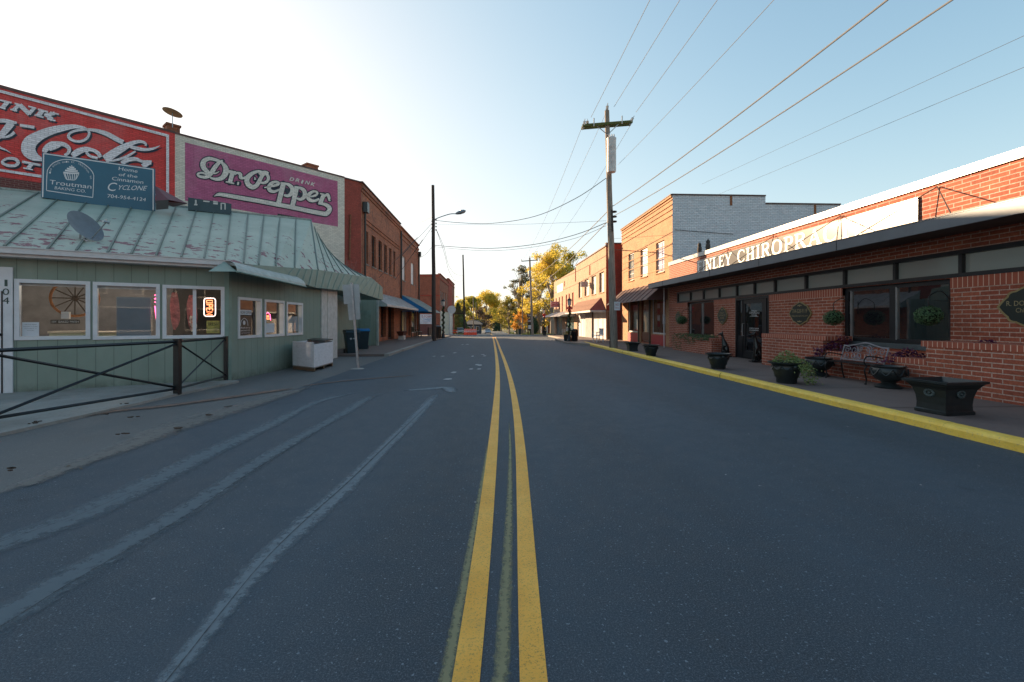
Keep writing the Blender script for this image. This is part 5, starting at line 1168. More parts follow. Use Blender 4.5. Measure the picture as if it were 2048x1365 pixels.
# ------------------------------------------------------------ cast iron bench
M['iron'] = plain('worn_grey_iron', (.22, .21, .24), .5, .1, .3, 8); M['irond'] = plain('dark_iron', (.018, .018, .02), .45, .4, .3, 8)
bf = base_at(1733, 770); bb_ = base_at(1683, 757); bl = V((bf.x, bf.y, .12)); bd = V((0, 1, 0)); Lb = 1.22
BN = thing('bench', 'dark metal bench with a pale scrollwork back before the brick planter wall', 'bench', (bf.x + .2, bf.y + Lb / 2, .12))
def B(a, o, z): return V((bf.x + o, bf.y + Lb - a, .12 + z))    # a along from far end, o away from the road
for a in (.03, Lb - .03):
    for nm, pts in (('leg', [(0, .0), (.02, .12), (-.02, .30), (.03, .40)]), ('leg', [(.46, 0), (.42, .15), (.40, .30), (.38, .42)])):
        m = MB(); m.tube(spline3([B(a, o, z) for o, z in pts], 5), .016, 7); m.ball(B(a, pts[0][0], .015), .025, 6); m.build(nm, 'irond', BN, True)
    m = MB(); m.tube(spline3([B(a, .02, .40), B(a, -.03, .50), B(a, .03, .60), B(a, .18, .60), B(a, .40, .56)], 5), .014, 7); m.build('armrest', 'irond', BN, True)
m = MB()
for k in range(7): m.box(B(0, .02 + k * .058, .41), B(Lb, .062 + k * .058, .43))
m.build('seat', 'irond', BN)
def BK(a, z): return B(a, .40 + z * .28, .44 + z)
m = MB(); top = [BK(.0, .34), BK(.15, .345), BK(.35, .38), BK(Lb / 2, .43), BK(Lb - .35, .38), BK(Lb - .15, .345), BK(Lb, .34)]
m.tube(spline3(top, 6), .016, 7); m.tube([BK(0, .02), BK(Lb, .02)], .014, 7); m.tube([BK(0, -.05), BK(0, .36)], .016, 7); m.tube([BK(Lb, -.05), BK(Lb, .36)], .016, 7); m.build('back_frame', 'iron', BN, True)
m = MB()
def scroll(ca, cz__, r, st, turns=1.4, sgn_=1):
    m.tube([BK(ca + sgn_ * r * (1 - .72 * t / 22) * math.cos(st + t / 22 * turns * 6.28), cz__ + r * (1 - .72 * t / 22) * math.sin(st + t / 22 * turns * 6.28)) for t in range(23)], .009, 5)
for sg_ in (0, 1):
    f = lambda x: x if sg_ == 0 else Lb - x
    s1 = 1 if sg_ == 0 else -1
    scroll(f(.13), .25, .085, 0, 1.4, s1); scroll(f(.14), .11, .08, 3, 1.4, s1); scroll(f(.33), .25, .10, 2, 1.4, -s1); scroll(f(.34), .10, .07, 5, 1.3, s1); scroll(f(.50), .29, .085, 1, 1.3, s1); scroll(f(.50), .12, .085, 4, 1.5, -s1)
m.tube([BK(Lb / 2 + .16 * math.cos(t * .3142), .2 + .15 * math.sin(t * .3142)) for t in range(21)], .009, 5); m.build('scrollwork', 'iron', BN, True)
# ------------------------------------------------------------ sitting greyhound statues, owls
M['statue'] = plain('black_glazed_statue', (.012, .012, .013), .25, 0, .2, 6)
def hound(loc, rz, label, s_=1.0):
    j = [((0, 0, .20), .10), ((-.02, 0, .36), .105), ((.05, 0, .52), .10), ((.10, 0, .64), .065), ((.12, 0, .76), .048), ((.15, 0, .86), .05), ((.22, 0, .86), .035), ((.30, 0, .835), .02),      # trunk, neck, head, muzzle
         ((.10, .06, .40), .045), ((.14, .065, .22), .028), ((.15, .065, .04), .024), ((.20, .065, .02), .022),
         ((.10, -.06, .40), .045), ((.14, -.065, .22), .028), ((.15, -.065, .04), .024), ((.20, -.065, .02), .022),
         ((.02, .09, .17), .075), ((.14, .10, .20), .045), ((.0, .10, .05), .03), ((.12, .10, .02), .022),
         ((.02, -.09, .17), .075), ((.14, -.10, .20), .045), ((.0, -.10, .05), .03), ((.12, -.10, .02), .022),
         ((.13, .035, .92), .018), ((.11, .045, .97), .006), ((.13, -.035, .92), .018), ((.11, -.045, .97), .006), ((-.14, 0, .06), .022), ((-.26, .03, .03), .014)]
    e = [(0, 1), (1, 2), (2, 3), (3, 4), (4, 5), (5, 6), (6, 7), (2, 8), (8, 9), (9, 10), (10, 11), (2, 12), (12, 13), (13, 14), (14, 15), (0, 16), (16, 17), (17, 18), (18, 19), (0, 20), (20, 21), (21, 22), (22, 23), (5, 24), (24, 25), (5, 26), (26, 27), (0, 28), (28, 29)]
    me = bpy.data.meshes.new('hound'); me.from_pydata([q for q, r in j], e, []); o = bpy.data.objects.new('hound_statue', me); C.objects.link(o)
    sk = o.modifiers.new('skin', 'SKIN'); su = o.modifiers.new('sub', 'SUBSURF'); su.levels = su.render_levels = 2
    for v, (q, r) in zip(me.skin_vertices[0].data, j): v.radius = (r, r)
    me.skin_vertices[0].data[0].use_root = True
    dg = bpy.context.evaluated_depsgraph_get(); dg.update(); me2 = bpy.data.meshes.new_from_object(o.evaluated_get(dg)); bpy.data.objects.remove(o)
    me2.materials.clear(); me2.materials.append(M['statue']); me2.polygons.foreach_set('use_smooth', [True] * len(me2.polygons))
    t = thing('hound_statue', label, 'statue', loc, 'black hound statues guarding the clinic door'); t.rotation_euler = (0, 0, rz); t.scale = (s_,) * 3
    o = bpy.data.objects.new('hound_body', me2); C.objects.link(o); o.parent = t
    m = MB(); m.box((-.18, -.16, -.03), (.26, .16, .012)); o2 = m.build('plinth', 'statue'); o2.parent = t
    return t
hp_ = hx(1452, 705, 9.05); hound(V((9.05, hp_.y, .15)), math.radians(160), 'black sitting hound statue left of the clinic door against the brick pier', .98)
hp_ = hx(1521, 722, 9.0); hound(V((8.95, hp_.y, .15)), math.radians(168), 'black sitting hound statue right of the clinic door by the planter wall', 1.05)
for i, (px, py, lab) in enumerate(((1399, 503, 'brown owl figure perched on the clinic roof edge, left of the pair'), (1416, 499, 'dark owl figure perched on the clinic roof edge, right of the pair'))):
    p = hx(px, py, 9.45); p.z = 4.54; t = thing('owl_figure', lab, 'owl figure', p, 'owl figures on the clinic roof cap'); m = MB()
    m.lathe([(.05, 0), (.085, .04), (.10, .16), (.095, .26), (.07, .31), (.085, .36), (.08, .42), (.05, .46)], 12, p); m.build('owl_body', plain('owl_feathers', (.05, .04, .035), .8, 0, .5, 20), t, True)
    m = MB()
    for dy in (-.05, .05): m.lathe([(.028, .44), (.003, .53)], 6, p + V((0, dy, 0)))
    m.build('ear_tuft', 'statue', t)
# ------------------------------------------------------------ neighbour: two storey orange brick, white side wall
M['b_or'] = brick('orange_brick', (.58, .30, .15), (.48, .23, .11), (.40, .27, .17), weather=(.22, .12, .08), wamt=.15)
M['b_wh'] = brick('whitewashed_brick', (.80, .81, .84), (.66, .69, .73), (.40, .41, .43), bw=.24, bh=.085, ms=.008, dark=.12, fine=.25, paint=1, weather=(.58, .60, .64), wamt=.35, bs=.8)
m = NT('rust_stain'); M['rustst'] = decal('rust_stain', (.28, .09, .03), .9, 12)
NX = 9.42; FN = fr_((NX, 0, 0), (-1, 0, 0)); YN0 = hx(1345, 500, NX).y; YN1 = hx(1243.5, 500, NX).y; HN = 8.0
nb = thing('toy_shop_building', 'two storey orange brick shop with a white painted side wall and a brown awning', 'building', (NX, YN0, 0))
def rn(px): return FN.uv(px, 642)[0]
nw = [(rn(1257), rn(1268), FN.uv(1268, 560)[1], FN.uv(1268, 504)[1]), (rn(1281), rn(1295), FN.uv(1295, 552)[1], FN.uv(1295, 494)[1]), (rn(1312), rn(1328.6), FN.uv(1328, 543)[1], FN.uv(1328, 480)[1])]
ns_ = [(rn(1256), rn(1277), .75, 2.95), (rn(1281), rn(1299), .14, 2.95), (rn(1303), rn(1331), .75, 2.95)]
m = MB(); wall(m, FN, -YN1, -YN0, -.1, HN, nw + ns_, .2); m.quad((NX, YN1, 0), (NX + 12, YN1, 0), (NX + 12, YN1, HN), (NX, YN1, HN)); m.build('front_wall', 'b_or', nb)
m = MB()
for z in (7.75, 7.5, 7.25, 6.95, 5.5, 4.9, 4.3): m.fbox(FN, -YN1, -YN0, z, z + .045, 0, .05 if z > 6.9 else .018)
m.fbox(FN, -YN1, -YN0, HN - .1, HN, 0, .08); m.build('string_course', 'b_or', nb)
st = hy(1531, 393, YN0); st2 = hy(1700, 408, YN0)
m = MB(); SW_ = Frame((NX, YN0, 0), (1, 0, 0), (0, -1, 0)); m.quad(SW_.p(0, 0), SW_.p(st.x - NX, 0), SW_.p(st.x - NX, HN), SW_.p(0, HN)); m.quad(SW_.p(st.x - NX, 0), SW_.p(9, 0), SW_.p(9, HN - .4), SW_.p(st.x - NX, HN - .4))
sw = m.build('side_wall', 'b_wh', nb)
m = MB(); m.fbox(SW_, -.05, st.x - NX, HN, HN + .06, -.3, .05); m.fbox(SW_, st.x - NX, 9, HN - .4, HN - .34, -.3, .05); m.fbox(FN, -YN1, -YN0 + .02, HN, HN + .055, -.3, .11); m.build('coping', 'darkcoping', nb)
m = MB(); m.quad((NX, YN0, HN - .5), (NX + 12, YN0, HN - .5), (NX + 12, YN1, HN - .5), (NX, YN1, HN - .5)); m.build('roof', 'roofing', nb)
for i, (px, w_) in enumerate(((1462, .09), (1630, .09))):
    u = SW_.uv(px, 400)[0]; zt_ = HN if px < 1500 else HN - .4
    m = MB(); m.fbox(SW_, u - .06, u + .06, zt_ - .5, zt_ - .02, .0, .015); m.build('rust_streak', plain('rust_streak', (.26, .09, .03), .9, 0, .5, 14), nb)
M['curtain'] = plain('lavender_curtained_pane', (.30, .27, .42), .3, 0, .15, 3)
for i, r in enumerate(nw): window(nb, FN, r, 'white', ('greyglass', 'white', 'curtain')[i], .07, .14, cols=2 if i != 1 else 1, rows=4 if i != 1 else 1, sill='b_or', label=('window with white glazing bars', 'window boarded in white', 'window with lavender curtains behind white glazing bars')[i])
M['redpanel'] = plain('red_panel', (.34, .015, .025), .5, 0, .1, 3); M['tan'] = plain('shop_interior_tan', (.30, .20, .12), .6, 0, .5, 2.5)
for i, r in enumerate(ns_):
    window(nb, FN, r, 'offwhite' if i != 1 else plain('red_brown_door', (.24, .06, .03), .5), 'glass', .08, .12, name='shop_window' if i != 1 else 'door')
m = MB(); m.quad((NX + .8, YN1, -.1), (NX + .8, YN0, -.1), (NX + .8, YN0, 3.1), (NX + .8, YN1, 3.1)); m.quad((NX + .21, YN1, .05), (NX + .21, YN0, .05), (NX + .8, YN0, .05), (NX + .8, YN1, .05)); m.build('shop_interior', 'tan', nb)
m = MB()
for i in (0, 2): m.fbox(FN, ns_[i][0], ns_[i][1], .14, .70, -.1, .02)
m.build('stall_riser', 'redpanel', nb)
m = MB(); m.fbox(FN, ns_[1][0] + .15, ns_[1][1] - .12, .3, .8, -.09, -.06); m.build('door_panel', plain('dark_red_brown', (.11, .03, .015), .5), nb)
for u in (ns_[0][1] + .06, ns_[1][1] + .08):
    m = MB(); m.fbox(FN, u - .06, u + .10, .12, 2.95, .0, .06); m.build('black_post', 'black', nb)
m = MB(); P = FN.p
for k in range(4): m.fbox(FN, ns_[2][0] + .18, ns_[2][0] + .55, 1.15 + k * .36, 1.45 + k * .36, -.3, -.28, k % 2)
m.fbox(FN, ns_[2][0] + .15, ns_[2][1] - .3, 2.5, 2.6, -.3, -.27, 0); m.fbox(FN, ns_[0][0] + .3, ns_[0][0] + .7, .9, 1.6, -.5, -.45, 1); m.fbox(FN, ns_[2][1] - .5, ns_[2][1] - .2, .9, 1.6, -.4, -.36, 2)
m.build('window_display', ['redpanel', 'white', plain('pale_blue_toy', (.30, .45, .5), .5)], nb)
M['brownawn'] = plain('brown_awning', (.085, .045, .042), .6, 0, .2, 3)
aw = awning(nb, FN, -YN1 + .15, -YN0 - .6, 3.62, 2.62, 1.15, 'brownawn', 'brownawn', .0, 9)
tg = MB(); p = hx(1328, 684, 8.95); tg.tube([V((p.x, p.y, .12)), V((p.x, p.y, 3.2))], .022, 8); tag(tg.build('white_pipe', 'white'), 'thin white pipe standing before the red based shop window', 'pipe')
tg = MB(); tg.tube([hx(1229, 500, 6.4), hx(1317, 506, NX - .02)], .022, 5); tag(tg.build('bracing_rod', plain('rust_rod', (.09, .045, .03), .7)), 'horizontal rusty rod from the big utility pole to the orange brick shop', 'rod')
# ------------------------------------------------------------ further pair of shops
M['b_pk'] = brick('buff_brick', (.54, .34, .22), (.48, .29, .18), (.36, .24, .17), weather=(.24, .15, .1), wamt=.1)  # even buff brick colour with random weathering
MX = 8.5; FM = fr_((MX, 0, 0), (-1, 0, 0)); YM0 = 33.0; YM1 = hx(1152, 600, MX).y; YM2 = hx(1108, 600, MX).y
def rm(px): return FM.uv(px, 642)[0]
ms_ = thing('brown_awning_shop', 'buff brick shop with a hipped brown shingle awning and a deep red side wall', 'building', (MX, YM0, 0)); HM = 6.95
mwn = [(rm(a), rm(b), FM.uv(b, yb)[1], FM.uv(b, yt)[1]) for a, b, yt, yb in ((1157, 1163, 563.5, 595.5), (1169, 1178, 557, 591), (1183, 1192, 550, 588), (1198.5, 1208, 542.5, 584))]
dwn = [(rm(1154.5), rm(1171), -.1, 2.25), (rm(1184), rm(1213), .05, 2.25)]
m = MB(); wall(m, FM, -YM1, -YM0, -.6, HM, mwn + dwn, .22); m.build('front_wall', 'b_pk', ms_)
m = MB(); m.quad((MX, YM0, -.3), (MX + 12, YM0, -.3), (MX + 12, YM0, HM + .2), (MX, YM0, HM + .2)); m.build('side_wall', 'b_deep', ms_)
m = MB(); m.quad((MX, YM0, HM - .4), (MX + 12, YM0, HM - .4), (MX + 12, YM1, HM - .4), (MX, YM1, HM - .4)); m.build('roof', 'roofing', ms_)
m = MB(); m.fbox(FM, -YM1, -YM0 + .1, HM, HM + .08, -.3, .08); m.fbox(Frame((MX, YM0, 0), (1, 0, 0), (0, -1, 0)), 0, 8, HM + .2, HM + .28, -.3, .06); m.build('coping', 'darkcoping', ms_)
for r in mwn: window(ms_, FM, r, 'offwhite', plain('papered_pane', (.45, .40, .36), .5), .07, .18, sill='b_pk')
M['panel'] = plain('white_shop_panel', (.46, .45, .46), .6, 0, .08, 2)
for r in dwn: window(ms_, FM, r, 'panel', 'panel', .1, .15, cols=3, name='shop_window', mw=.12)
m = MB(); u0, u1 = rm(1171), rm(1184); m.fbox(FM, u0, u1, -.2, 2.3, -.05, .02); m.build('grey_panel', plain('grey_panel', (.22, .21, .22), .7), ms_)
M['shingle'] = plain('brown_shingles', (.20, .10, .065), .9, 0, .3, 8, .2)
m = MB(); P = FM.p; a0, a1 = -YM1 + .3, -YM0 - .4; z0, z1 = 2.28, 3.28; out = 1.15
m.quad(P(a0, z0, out), P(a1 - .1, z0, out), P(a1 - 1.0, z1, .02), P(a0 + .6, z1, .02), 0); m.poly([P(a1 - .1, z0, out), P(a1 + .3, z0, .02), P(a1 - 1.0, z1, .02)], 1); m.poly([P(a0, z0, out), P(a0, z0, .02), P(a0 + .6, z1, .02)], 1)
aw = m.build('awning', ['shingle', plain('maroon_gable', (.16, .035, .03), .8)], ms_)
m = MB(); m.fbox(FM, a0, a1 + .3, z0 - .14, z0 - .005, 1.0, out + .01); m.fbox(FM, a1 + .1, a1 + .32, z0 - .14, z0 - .005, .02, 1.0); sub(m.build('awning_fascia', 'offwhite'), aw)
m2 = thing('red_sign_shop', 'far two storey brick shop with narrow red windows and a grey metal awning', 'building', (MX, YM1, gz(50))); H3 = 6.62
fw_ = [(rm(a), rm(b), z_, 4.4) for a, b, z_ in ((1111.5, 1113.5, 2.9), (1117.8, 1119.6, 2.9), (1123.5, 1125.8, 2.3), (1131.5, 1134.5, 2.6), (1137.2, 1140, 2.6), (1144.2, 1147.6, 2.6))]
m = MB(); wall(m, FM, -YM2, -YM1, -1, H3, fw_ + [(rm(1112), rm(1124), -.4, 2.0), (rm(1132), rm(1148), -.3, 2.0)], .2); m.quad((MX, YM1, H3), (MX + 10, YM1, H3), (MX + 10, YM1, HM), (MX, YM1, HM)); m.quad((MX, YM2, -1), (MX + 10, YM2, -1), (MX + 10, YM2, H3), (MX, YM2, H3)); m.build('wall', 'b_pk', m2)
m = MB(); m.quad((MX, YM1, H3 - .3), (MX + 10, YM1, H3 - .3), (MX + 10, YM2, H3 - .3), (MX, YM2, H3 - .3)); m.build('roof', 'roofing', m2)
for r in fw_: window(m2, FM, r, 'b_deep', 'b_deep', .06, .12)
for r in ((rm(1112), rm(1124), -.4, 2.0), (rm(1132), rm(1148), -.3, 2.0)): window(m2, FM, r, 'offwhite', plain('blue_shop_glass', (.06, .12, .15), .2), .1, .15, cols=3, name='shop_window')
awning(m2, FM, -YM2 - .3, -YM1 - .2, 2.55, 1.95, 1.6, 'awnw', 'greyshade', .0, 6)
m = MB(); u0, u1 = rm(1114.5), rm(1126); m.fbox(FM, u0, u1, 5.0, 5.9, .0, .03); m.build('painted_panel', 'white', m2)
m = MB()
for px, z0, z1 in ((1180, 5.4, 6.2), (1151.5, 5.4, 6.7), (1129.5, 5.4, 6.0)): u = rm(px); m.fbox(FM, u - .05, u + .06, z0, z1, 0, .06)
m.build('wall_slot', 'b_deep', m2)
# projecting signs
def hang_sign(y, x0p, x1p, yt, yb, fmat, lines, label, lmat='white', xw=MX, border=None):
    fr = Frame((0, y, 0), (1, 0, 0), (0, -1, 0)); a, b = fr.uv(x0p, yt), fr.uv(x1p, yb)
    t = thing('projecting_sign', label, 'sign', fr.p((a[0] + b[0]) / 2, (a[1] + b[1]) / 2))
    m = MB(); m.fbox(fr, a[0], b[0], b[1], a[1], -.06, .06); m.build('sign_panel', fmat, t)
    if border:
        m = MB(); 
        for q in ((a[0], b[0], a[1] - .05, a[1]), (a[0], b[0], b[1], b[1] + .05), (a[0], a[0] + .05, b[1], a[1]), (b[0] - .05, b[0], b[1], a[1])): m.fbox(fr, *q, .0, .075 if q[1] - q[0] > .1 else .078)
        m.build('sign_border', border, t)
    m = MB(); P2 = lambda x, y_: fr.p(a[0] + (b[0] - a[0]) * x, b[1] + (a[1] - b[1]) * y_, .064)
    for s_, (x0_, y0__, x1_, y1__) in lines: m.text(s_, P2, (x0_, y0__), (x1_, y0__), (x0_, y1__))
    m.build('lettering', lmat, t)
    m = MB(); 
    for z in (a[1] - .15, b[1] + .15): m.tube([fr.p(b[0], z, 0), V((xw + .02, y, z))], .025, 5)
    m.build('bracket', 'black', t); return t
hang_sign(38.5, 1161.5, 1175.5, 563.5, 574.5, plain('grey_hanging_sign', (.34, .32, .36), .6), [('SALON', (.2, .18, .8, .36)), ('G', (.40, .48, .60, .85))], 'grey hanging sign with a round emblem on the buff brick wall above the brown awning', 'b_deep', border='galv')
hang_sign(56.0, 1101.5, 1121.5, 603.5, 615, 'redpanel', [('SNIDER', (.1, .48, .9, .84)), ('FURNITURE', (.15, .14, .85, .34))], 'red hanging sign with white capitals on the far right shop', border='white')
# ------------------------------------------------------------ utility poles
def pole(name, label, base, top, r0, r1, mat='pole', group='utility poles'):
    t = thing(name, label, 'utility pole', base, group); m = MB(); k = 9; lean = V(top) - V(base)
    m.tube([V(base) - UP * .3] + [V(base) + lean * (i / k) + V((.01 * math.sin(i * 2.), .01 * math.cos(i * 3.1), 0)) for i in range(k + 1)], [r0 * 1.03] + [r0 + (r1 - r0) * i / k for i in range(k + 1)], 14); m.build('shaft', mat, t, True); return t
pb_ = hz(1228, 697, .1); PY = pb_.y; ptop = hy(1214, 222, PY)
up = pole('utility_pole', 'tall weathered wooden pole with a mossy crossarm and a white transformer beside the clinic', pb_, ptop, .20, .115)
m = MB(); ca, cb_ = hy(1165, 252, PY - .16), hy(1265, 244, PY - .16)
for o_ in (0, .30): m.hexa([q + V((0, o_ + dy, dz)) for dz in (-.06, .07) for q, dy in ((ca, -.05), (cb_, -.05), (cb_, .05), (ca, .05))])
m.build('crossarm', 'mossarm', up)
m = MB(); pc_ = hy(1214, 272, PY)
for k in (.28, .72): m.tube([ca.lerp(cb_, k) - UP * .05, V((pc_.x, PY - .12, pc_.z))], .022, 5)
m.build('arm_brace', 'galv', up)
tc_ = hy(1223, 345, PY - .42); m = MB(); tz0 = tc_.z; tz1 = hy(1223, 277, PY - .42).z
m.lathe([(.02, tz0 - .03), (.20, tz0 - .0), (.225, tz0 + .05), (.225, tz1 - .08), (.235, tz1 - .06), (.235, tz1), (.15, tz1 + .06), (.02, tz1 + .08)], 24, (tc_.x, PY - .42, 0))
m.build('transformer', plain('pale_transformer_paint', (.62, .60, .60), .45, 0, .25, 5), up, True)
m = MB()
for dx in (-.1, .02, .13): m.lathe([(.025, tz1), (.04, tz1 + .05), (.025, tz1 + .08), (.04, tz1 + .12), (.02, tz1 + .22)], 8, (tc_.x + dx, PY - .42, 0))
m.tube([(tc_.x, PY - .2, tz0 + .2), (tc_.x, PY, tz0 + .2)], .04, 6); m.tube([(tc_.x, PY - .2, tz1 - .2), (tc_.x, PY, tz1 - .2)], .04, 6); m.build('bushing', 'ceramic', up, True)
def insul(m, p, d, n=3, r=.06):
    p = V(p); d = V(d).normalized()
    for i in range(n): m.tube([p + d * (.02 + i * .07), p + d * (.05 + i * .07)], [r, r * .6], 10)
    m.tube([p, p + d * (.1 + n * .07)], .015, 5)
for i, (q, d) in enumerate(((ca.lerp(cb_, .03), (0, -.8, .6)), (ca.lerp(cb_, .1), (0, .2, 1)), (ca.lerp(cb_, .97), (.3, -.9, .5)), (ca.lerp(cb_, .97), (0, .8, -.5)), (ca.lerp(cb_, .02), (0, .8, -.5)), (ptop + UP * .02, (0, -.5, .7)), (ptop, (.1, .0, 1)))):
    m = MB(); insul(m, q + UP * .05, d, 3, .075); m.build('insulator', 'ceramic', up, True)
for k in (.22, .78):
    q = ca.lerp(cb_, k); m = MB(); m.tube([q + V((0, -.08, -.1)), q + V((0, -.1, .3))], .03, 7); m.build('fuse_cutout', 'ceramic', up)
m = MB(); zb = hy(1220, 425, PY).z
for z, r in ((zb, .16), (zb - .25, .17), (zb - .5, .16)): m.tube([(pb_.x - .02, PY, z), (pb_.x - .02, PY, z + .05)], .165, 12)
m.tube([(pb_.x - .15, PY - .15, zb + .1), (pb_.x - .13, PY - .16, zb - .6), (pb_.x - .12, PY - .18, zb - 1.0)], .05, 7); m.tube([(pb_.x - .19, PY, .1), (pb_.x - .15, PY, 4.4)], .045, 6); m.build('cable_hardware', 'darkpole', up)
ps = Frame((0, PY - .2, 0), (1, 0, 0), (0, -1, 0)); a, b = ps.uv(1228.7, 604), ps.uv(1240, 621)
t = thing('pole_sign', 'small white no parking sign fixed to the big utility pole', 'sign', ps.p(a[0], b[1])); m = MB(); m.fbox(ps, a[0], b[0], b[1], a[1], -.02, 0); m.build('sign_panel', 'white', t)
m = MB(); P2 = lambda x, y_: ps.p(a[0] + (b[0] - a[0]) * x, b[1] + (a[1] - b[1]) * y_, .004); m.text('NO', P2, (.22, .52), (.78, .52), (.22, .82)); m.text('PARKING', P2, (.12, .2), (.88, .2), (.12, .36)); m.build('lettering', 'redpanel', t)
# left lamp pole
lb = hz(868, 682, 0); lt = hy(866, 371, lb.y)
lp = pole('utility_pole', 'dark wooden pole carrying the street light on the left kerb', lb, lt, .17, .11, 'darkpole')
m = MB(); s0, s1 = hy(866, 441, lb.y), hy(911, 428, lb.y - .3); m.tube(spline3([s0, s0.lerp(s1, .3) + UP * .08, s0.lerp(s1, .75) + UP * .1, s1], 6), .035, 7); m.build('lamp_arm', 'galv', lp, True)
m = MB(); hd_ = s1; ax = (s1 - s0).normalized(); m.tube([hd_, hd_ + ax * .12, hd_ + ax * .35, hd_ + ax * .65, hd_ + ax * .8], [.05, .10, .15, .14, .05], 12); m.tube([hd_ + ax * .4 + UP * .1, hd_ + ax * .4 + UP * .2], .05, 8); m.build('lamp_head', plain('lamp_grey', (.20, .22, .25), .4, .3), lp, True)
m = MB(); z = hy(868, 450, lb.y).z
for k, dz in enumerate((.35, .1, -.15, -.4)): m.ball((lb.x + .16, lb.y - .05, z + dz), .06, 6); m.ball((lb.x - .15, lb.y - .05, z + dz - .1), .05, 6)
m.build('cable_clamp', 'black', lp)
b2_ = ground_hit(929.5, 85); t2 = hy(926, 510, 85); pole('utility_pole', 'bare dark wooden pole behind the orange barrels', b2_, t2, .2, .13, 'darkpole')
fb = ground_hit(1065, 68); ft_ = hy(1059.4, 516, 68); fp_ = pole('utility_pole', 'far wooden pole with a straight crossarm and small transformer', fb, ft_, .2, .12)
m = MB(); ca2, cb2 = hy(1043, 523, 68), hy(1075, 520.5, 68); m.tube([ca2, cb2], .07, 6); m.build('crossarm', 'darkpole', fp_)
m = MB(); [m.tube([q, q + UP * .3], .05, 6) for q in (ca2, cb2, ft_)]; m.build('insulator', 'ceramic', fp_); q = hy(1059.5, 548, 67.6); m = MB(); m.lathe([(.2, -.5), (.22, -.45), (.22, .4), (.1, .5)], 12, q); m.build('transformer', 'galv', fp_, True)
for px, y, top, lab in ((947, 120, 594, 'far pale pole, first of three beyond the orange barrels'), (952.5, 150, 605, 'far brown pole, middle of three beyond the orange barrels'), (1002, 190, 626, 'far thin pole standing in front of the distant trees'), (1045.5, 92, 582, 'tall pale pole in front of the sparse pine tree')):
    g_ = ground_hit(px, y); pole('utility_pole', lab, g_, hy(px - .5, top, y), .16, .11, 'pole')
q = hy(1045.5, 573, 92); 
# ------------------------------------------------------------ overhead wires
def wire(pts, r, mat, label, n=10, name='overhead_wire', grp='overhead wires', rough=0):
    m = MB(); m.tube(spline3(pts, n) if len(pts) > 2 else pts, r, 5, cap=True); return tag(m.build(name, mat, smooth=True), label, 'wire', grp)
def street_wire(p0, seen, r, mat, label, yend=-24, x1=None):
    x1 = p0.x if x1 is None else x1
    # seen: pixel on the wire in the vertical plane through p0 and (x1, yend)
    d = V((x1 - p0.x, yend - p0.y, 0)).normalized(); n = V((d.y, -d.x, 0)); s_ = hit(seen[0], seen[1], p0, n)
    T_ = (V((x1, yend, 0)) - V((p0.x, p0.y, 0))).length; ts = (V((s_.x, s_.y, 0)) - V((p0.x, p0.y, 0))).length
    k = ts / T_; q = (s_.z - p0.z) / (k * (k - 1) * 4) if 0 < k < 1 else .0     # z = z0 + 4 q k(k-1)
    pts = [V((p0.x + (x1 - p0.x) * i / 24, p0.y + (yend - p0.y) * i / 24, p0.z + 4 * q * (i / 24) * (i / 24 - 1))) for i in range(25)]
    m = MB(); m.tube(pts, r, 6); return tag(m.build('overhead_wire', mat, smooth=True), label, 'wire', 'overhead wires')
street_wire(hy(1182, 235, PY - .2), (1300, 0), .011, 'cablelight', 'bare wire running toward the camera from the left end of the mossy crossarm')
street_wire(hy(1228, 214, PY - .2), (1360, 0), .011, 'cablelight', 'bare wire running toward the camera from the top of the big utility pole')
street_wire(hy(1272, 225, PY - .2), (1435, 0), .011, 'cablelight', 'bare wire running toward the camera from the right end of the mossy crossarm')
street_wire(hy(1236, 330, PY), (1548, 0), .008, 'cablelight', 'thin wire leaving the big utility pole beside the transformer toward the camera')
street_wire(hy(1227, 412, PY - .2), (1775, 0), .017, 'cablelight', 'upper of two thick cables climbing from the big pole over the clinic')
street_wire(hy(1228, 432, PY - .2), (1905, 0), .014, 'cablelight', 'lower of two thick cables climbing from the big pole over the clinic')
for y_, s_, lab in ((388, (2048, 135), 'lower of two thin wires in the sky above the clinic roof'), (352, (2048, 72), 'upper of two thin wires in the sky above the clinic roof')):
    a = hx(1440, y_, 13.5); b = hx(2048, s_[1], 13.5); wire([a + (a - b) * .15, a, b, b + (b - a) * .4], .006, 'cabledark', lab, 3)
for a, c_, b, r, lab in ((ca, (1125, 375), ca2, .009, 'bare wire from the left end of the mossy crossarm to the far pole'), (ptop, (1150, 375), ft_, .009, 'bare wire from the top of the big utility pole to the far pole'), (cb_, (1180, 382), cb2, .009, 'bare wire from the right end of the mossy crossarm to the far pole')):
    pts = [V(a).lerp(V(b), i / 12) - UP * 4 * .9 * (i / 12) * (1 - i / 12) for i in range(13)]; m = MB(); m.tube(pts, r, 5); tag(m.build('overhead_wire', 'cablelight'), lab, 'wire', 'overhead wires')
for z, zb_, r, lab in ((412, 556, .022, 'upper thick cable from the big utility pole down to the far pole'), (432, 580, .022, 'lower thick cable from the big utility pole down to the far pole')):
    a, b = hy(1226, z, PY), hy(1062, zb_, 68); pts = [a.lerp(b, i / 14) - UP * 4 * .5 * (i / 14) * (1 - i / 14) for i in range(15)]; m = MB(); m.tube(pts, r, 5); tag(m.build('overhead_wire', 'cablelight'), lab, 'wire', 'overhead wires')
def span(p, q, mids, r, mat, lab):    # p,q world ends; mids pixels on the vertical plane between them
    d = (V(q) - V(p)); d.z = 0; n = V((d.y, -d.x, 0)).normalized(); wire([p] + [hit(x, y, p, n) for x, y in mids] + [q], r, mat, lab, 6)
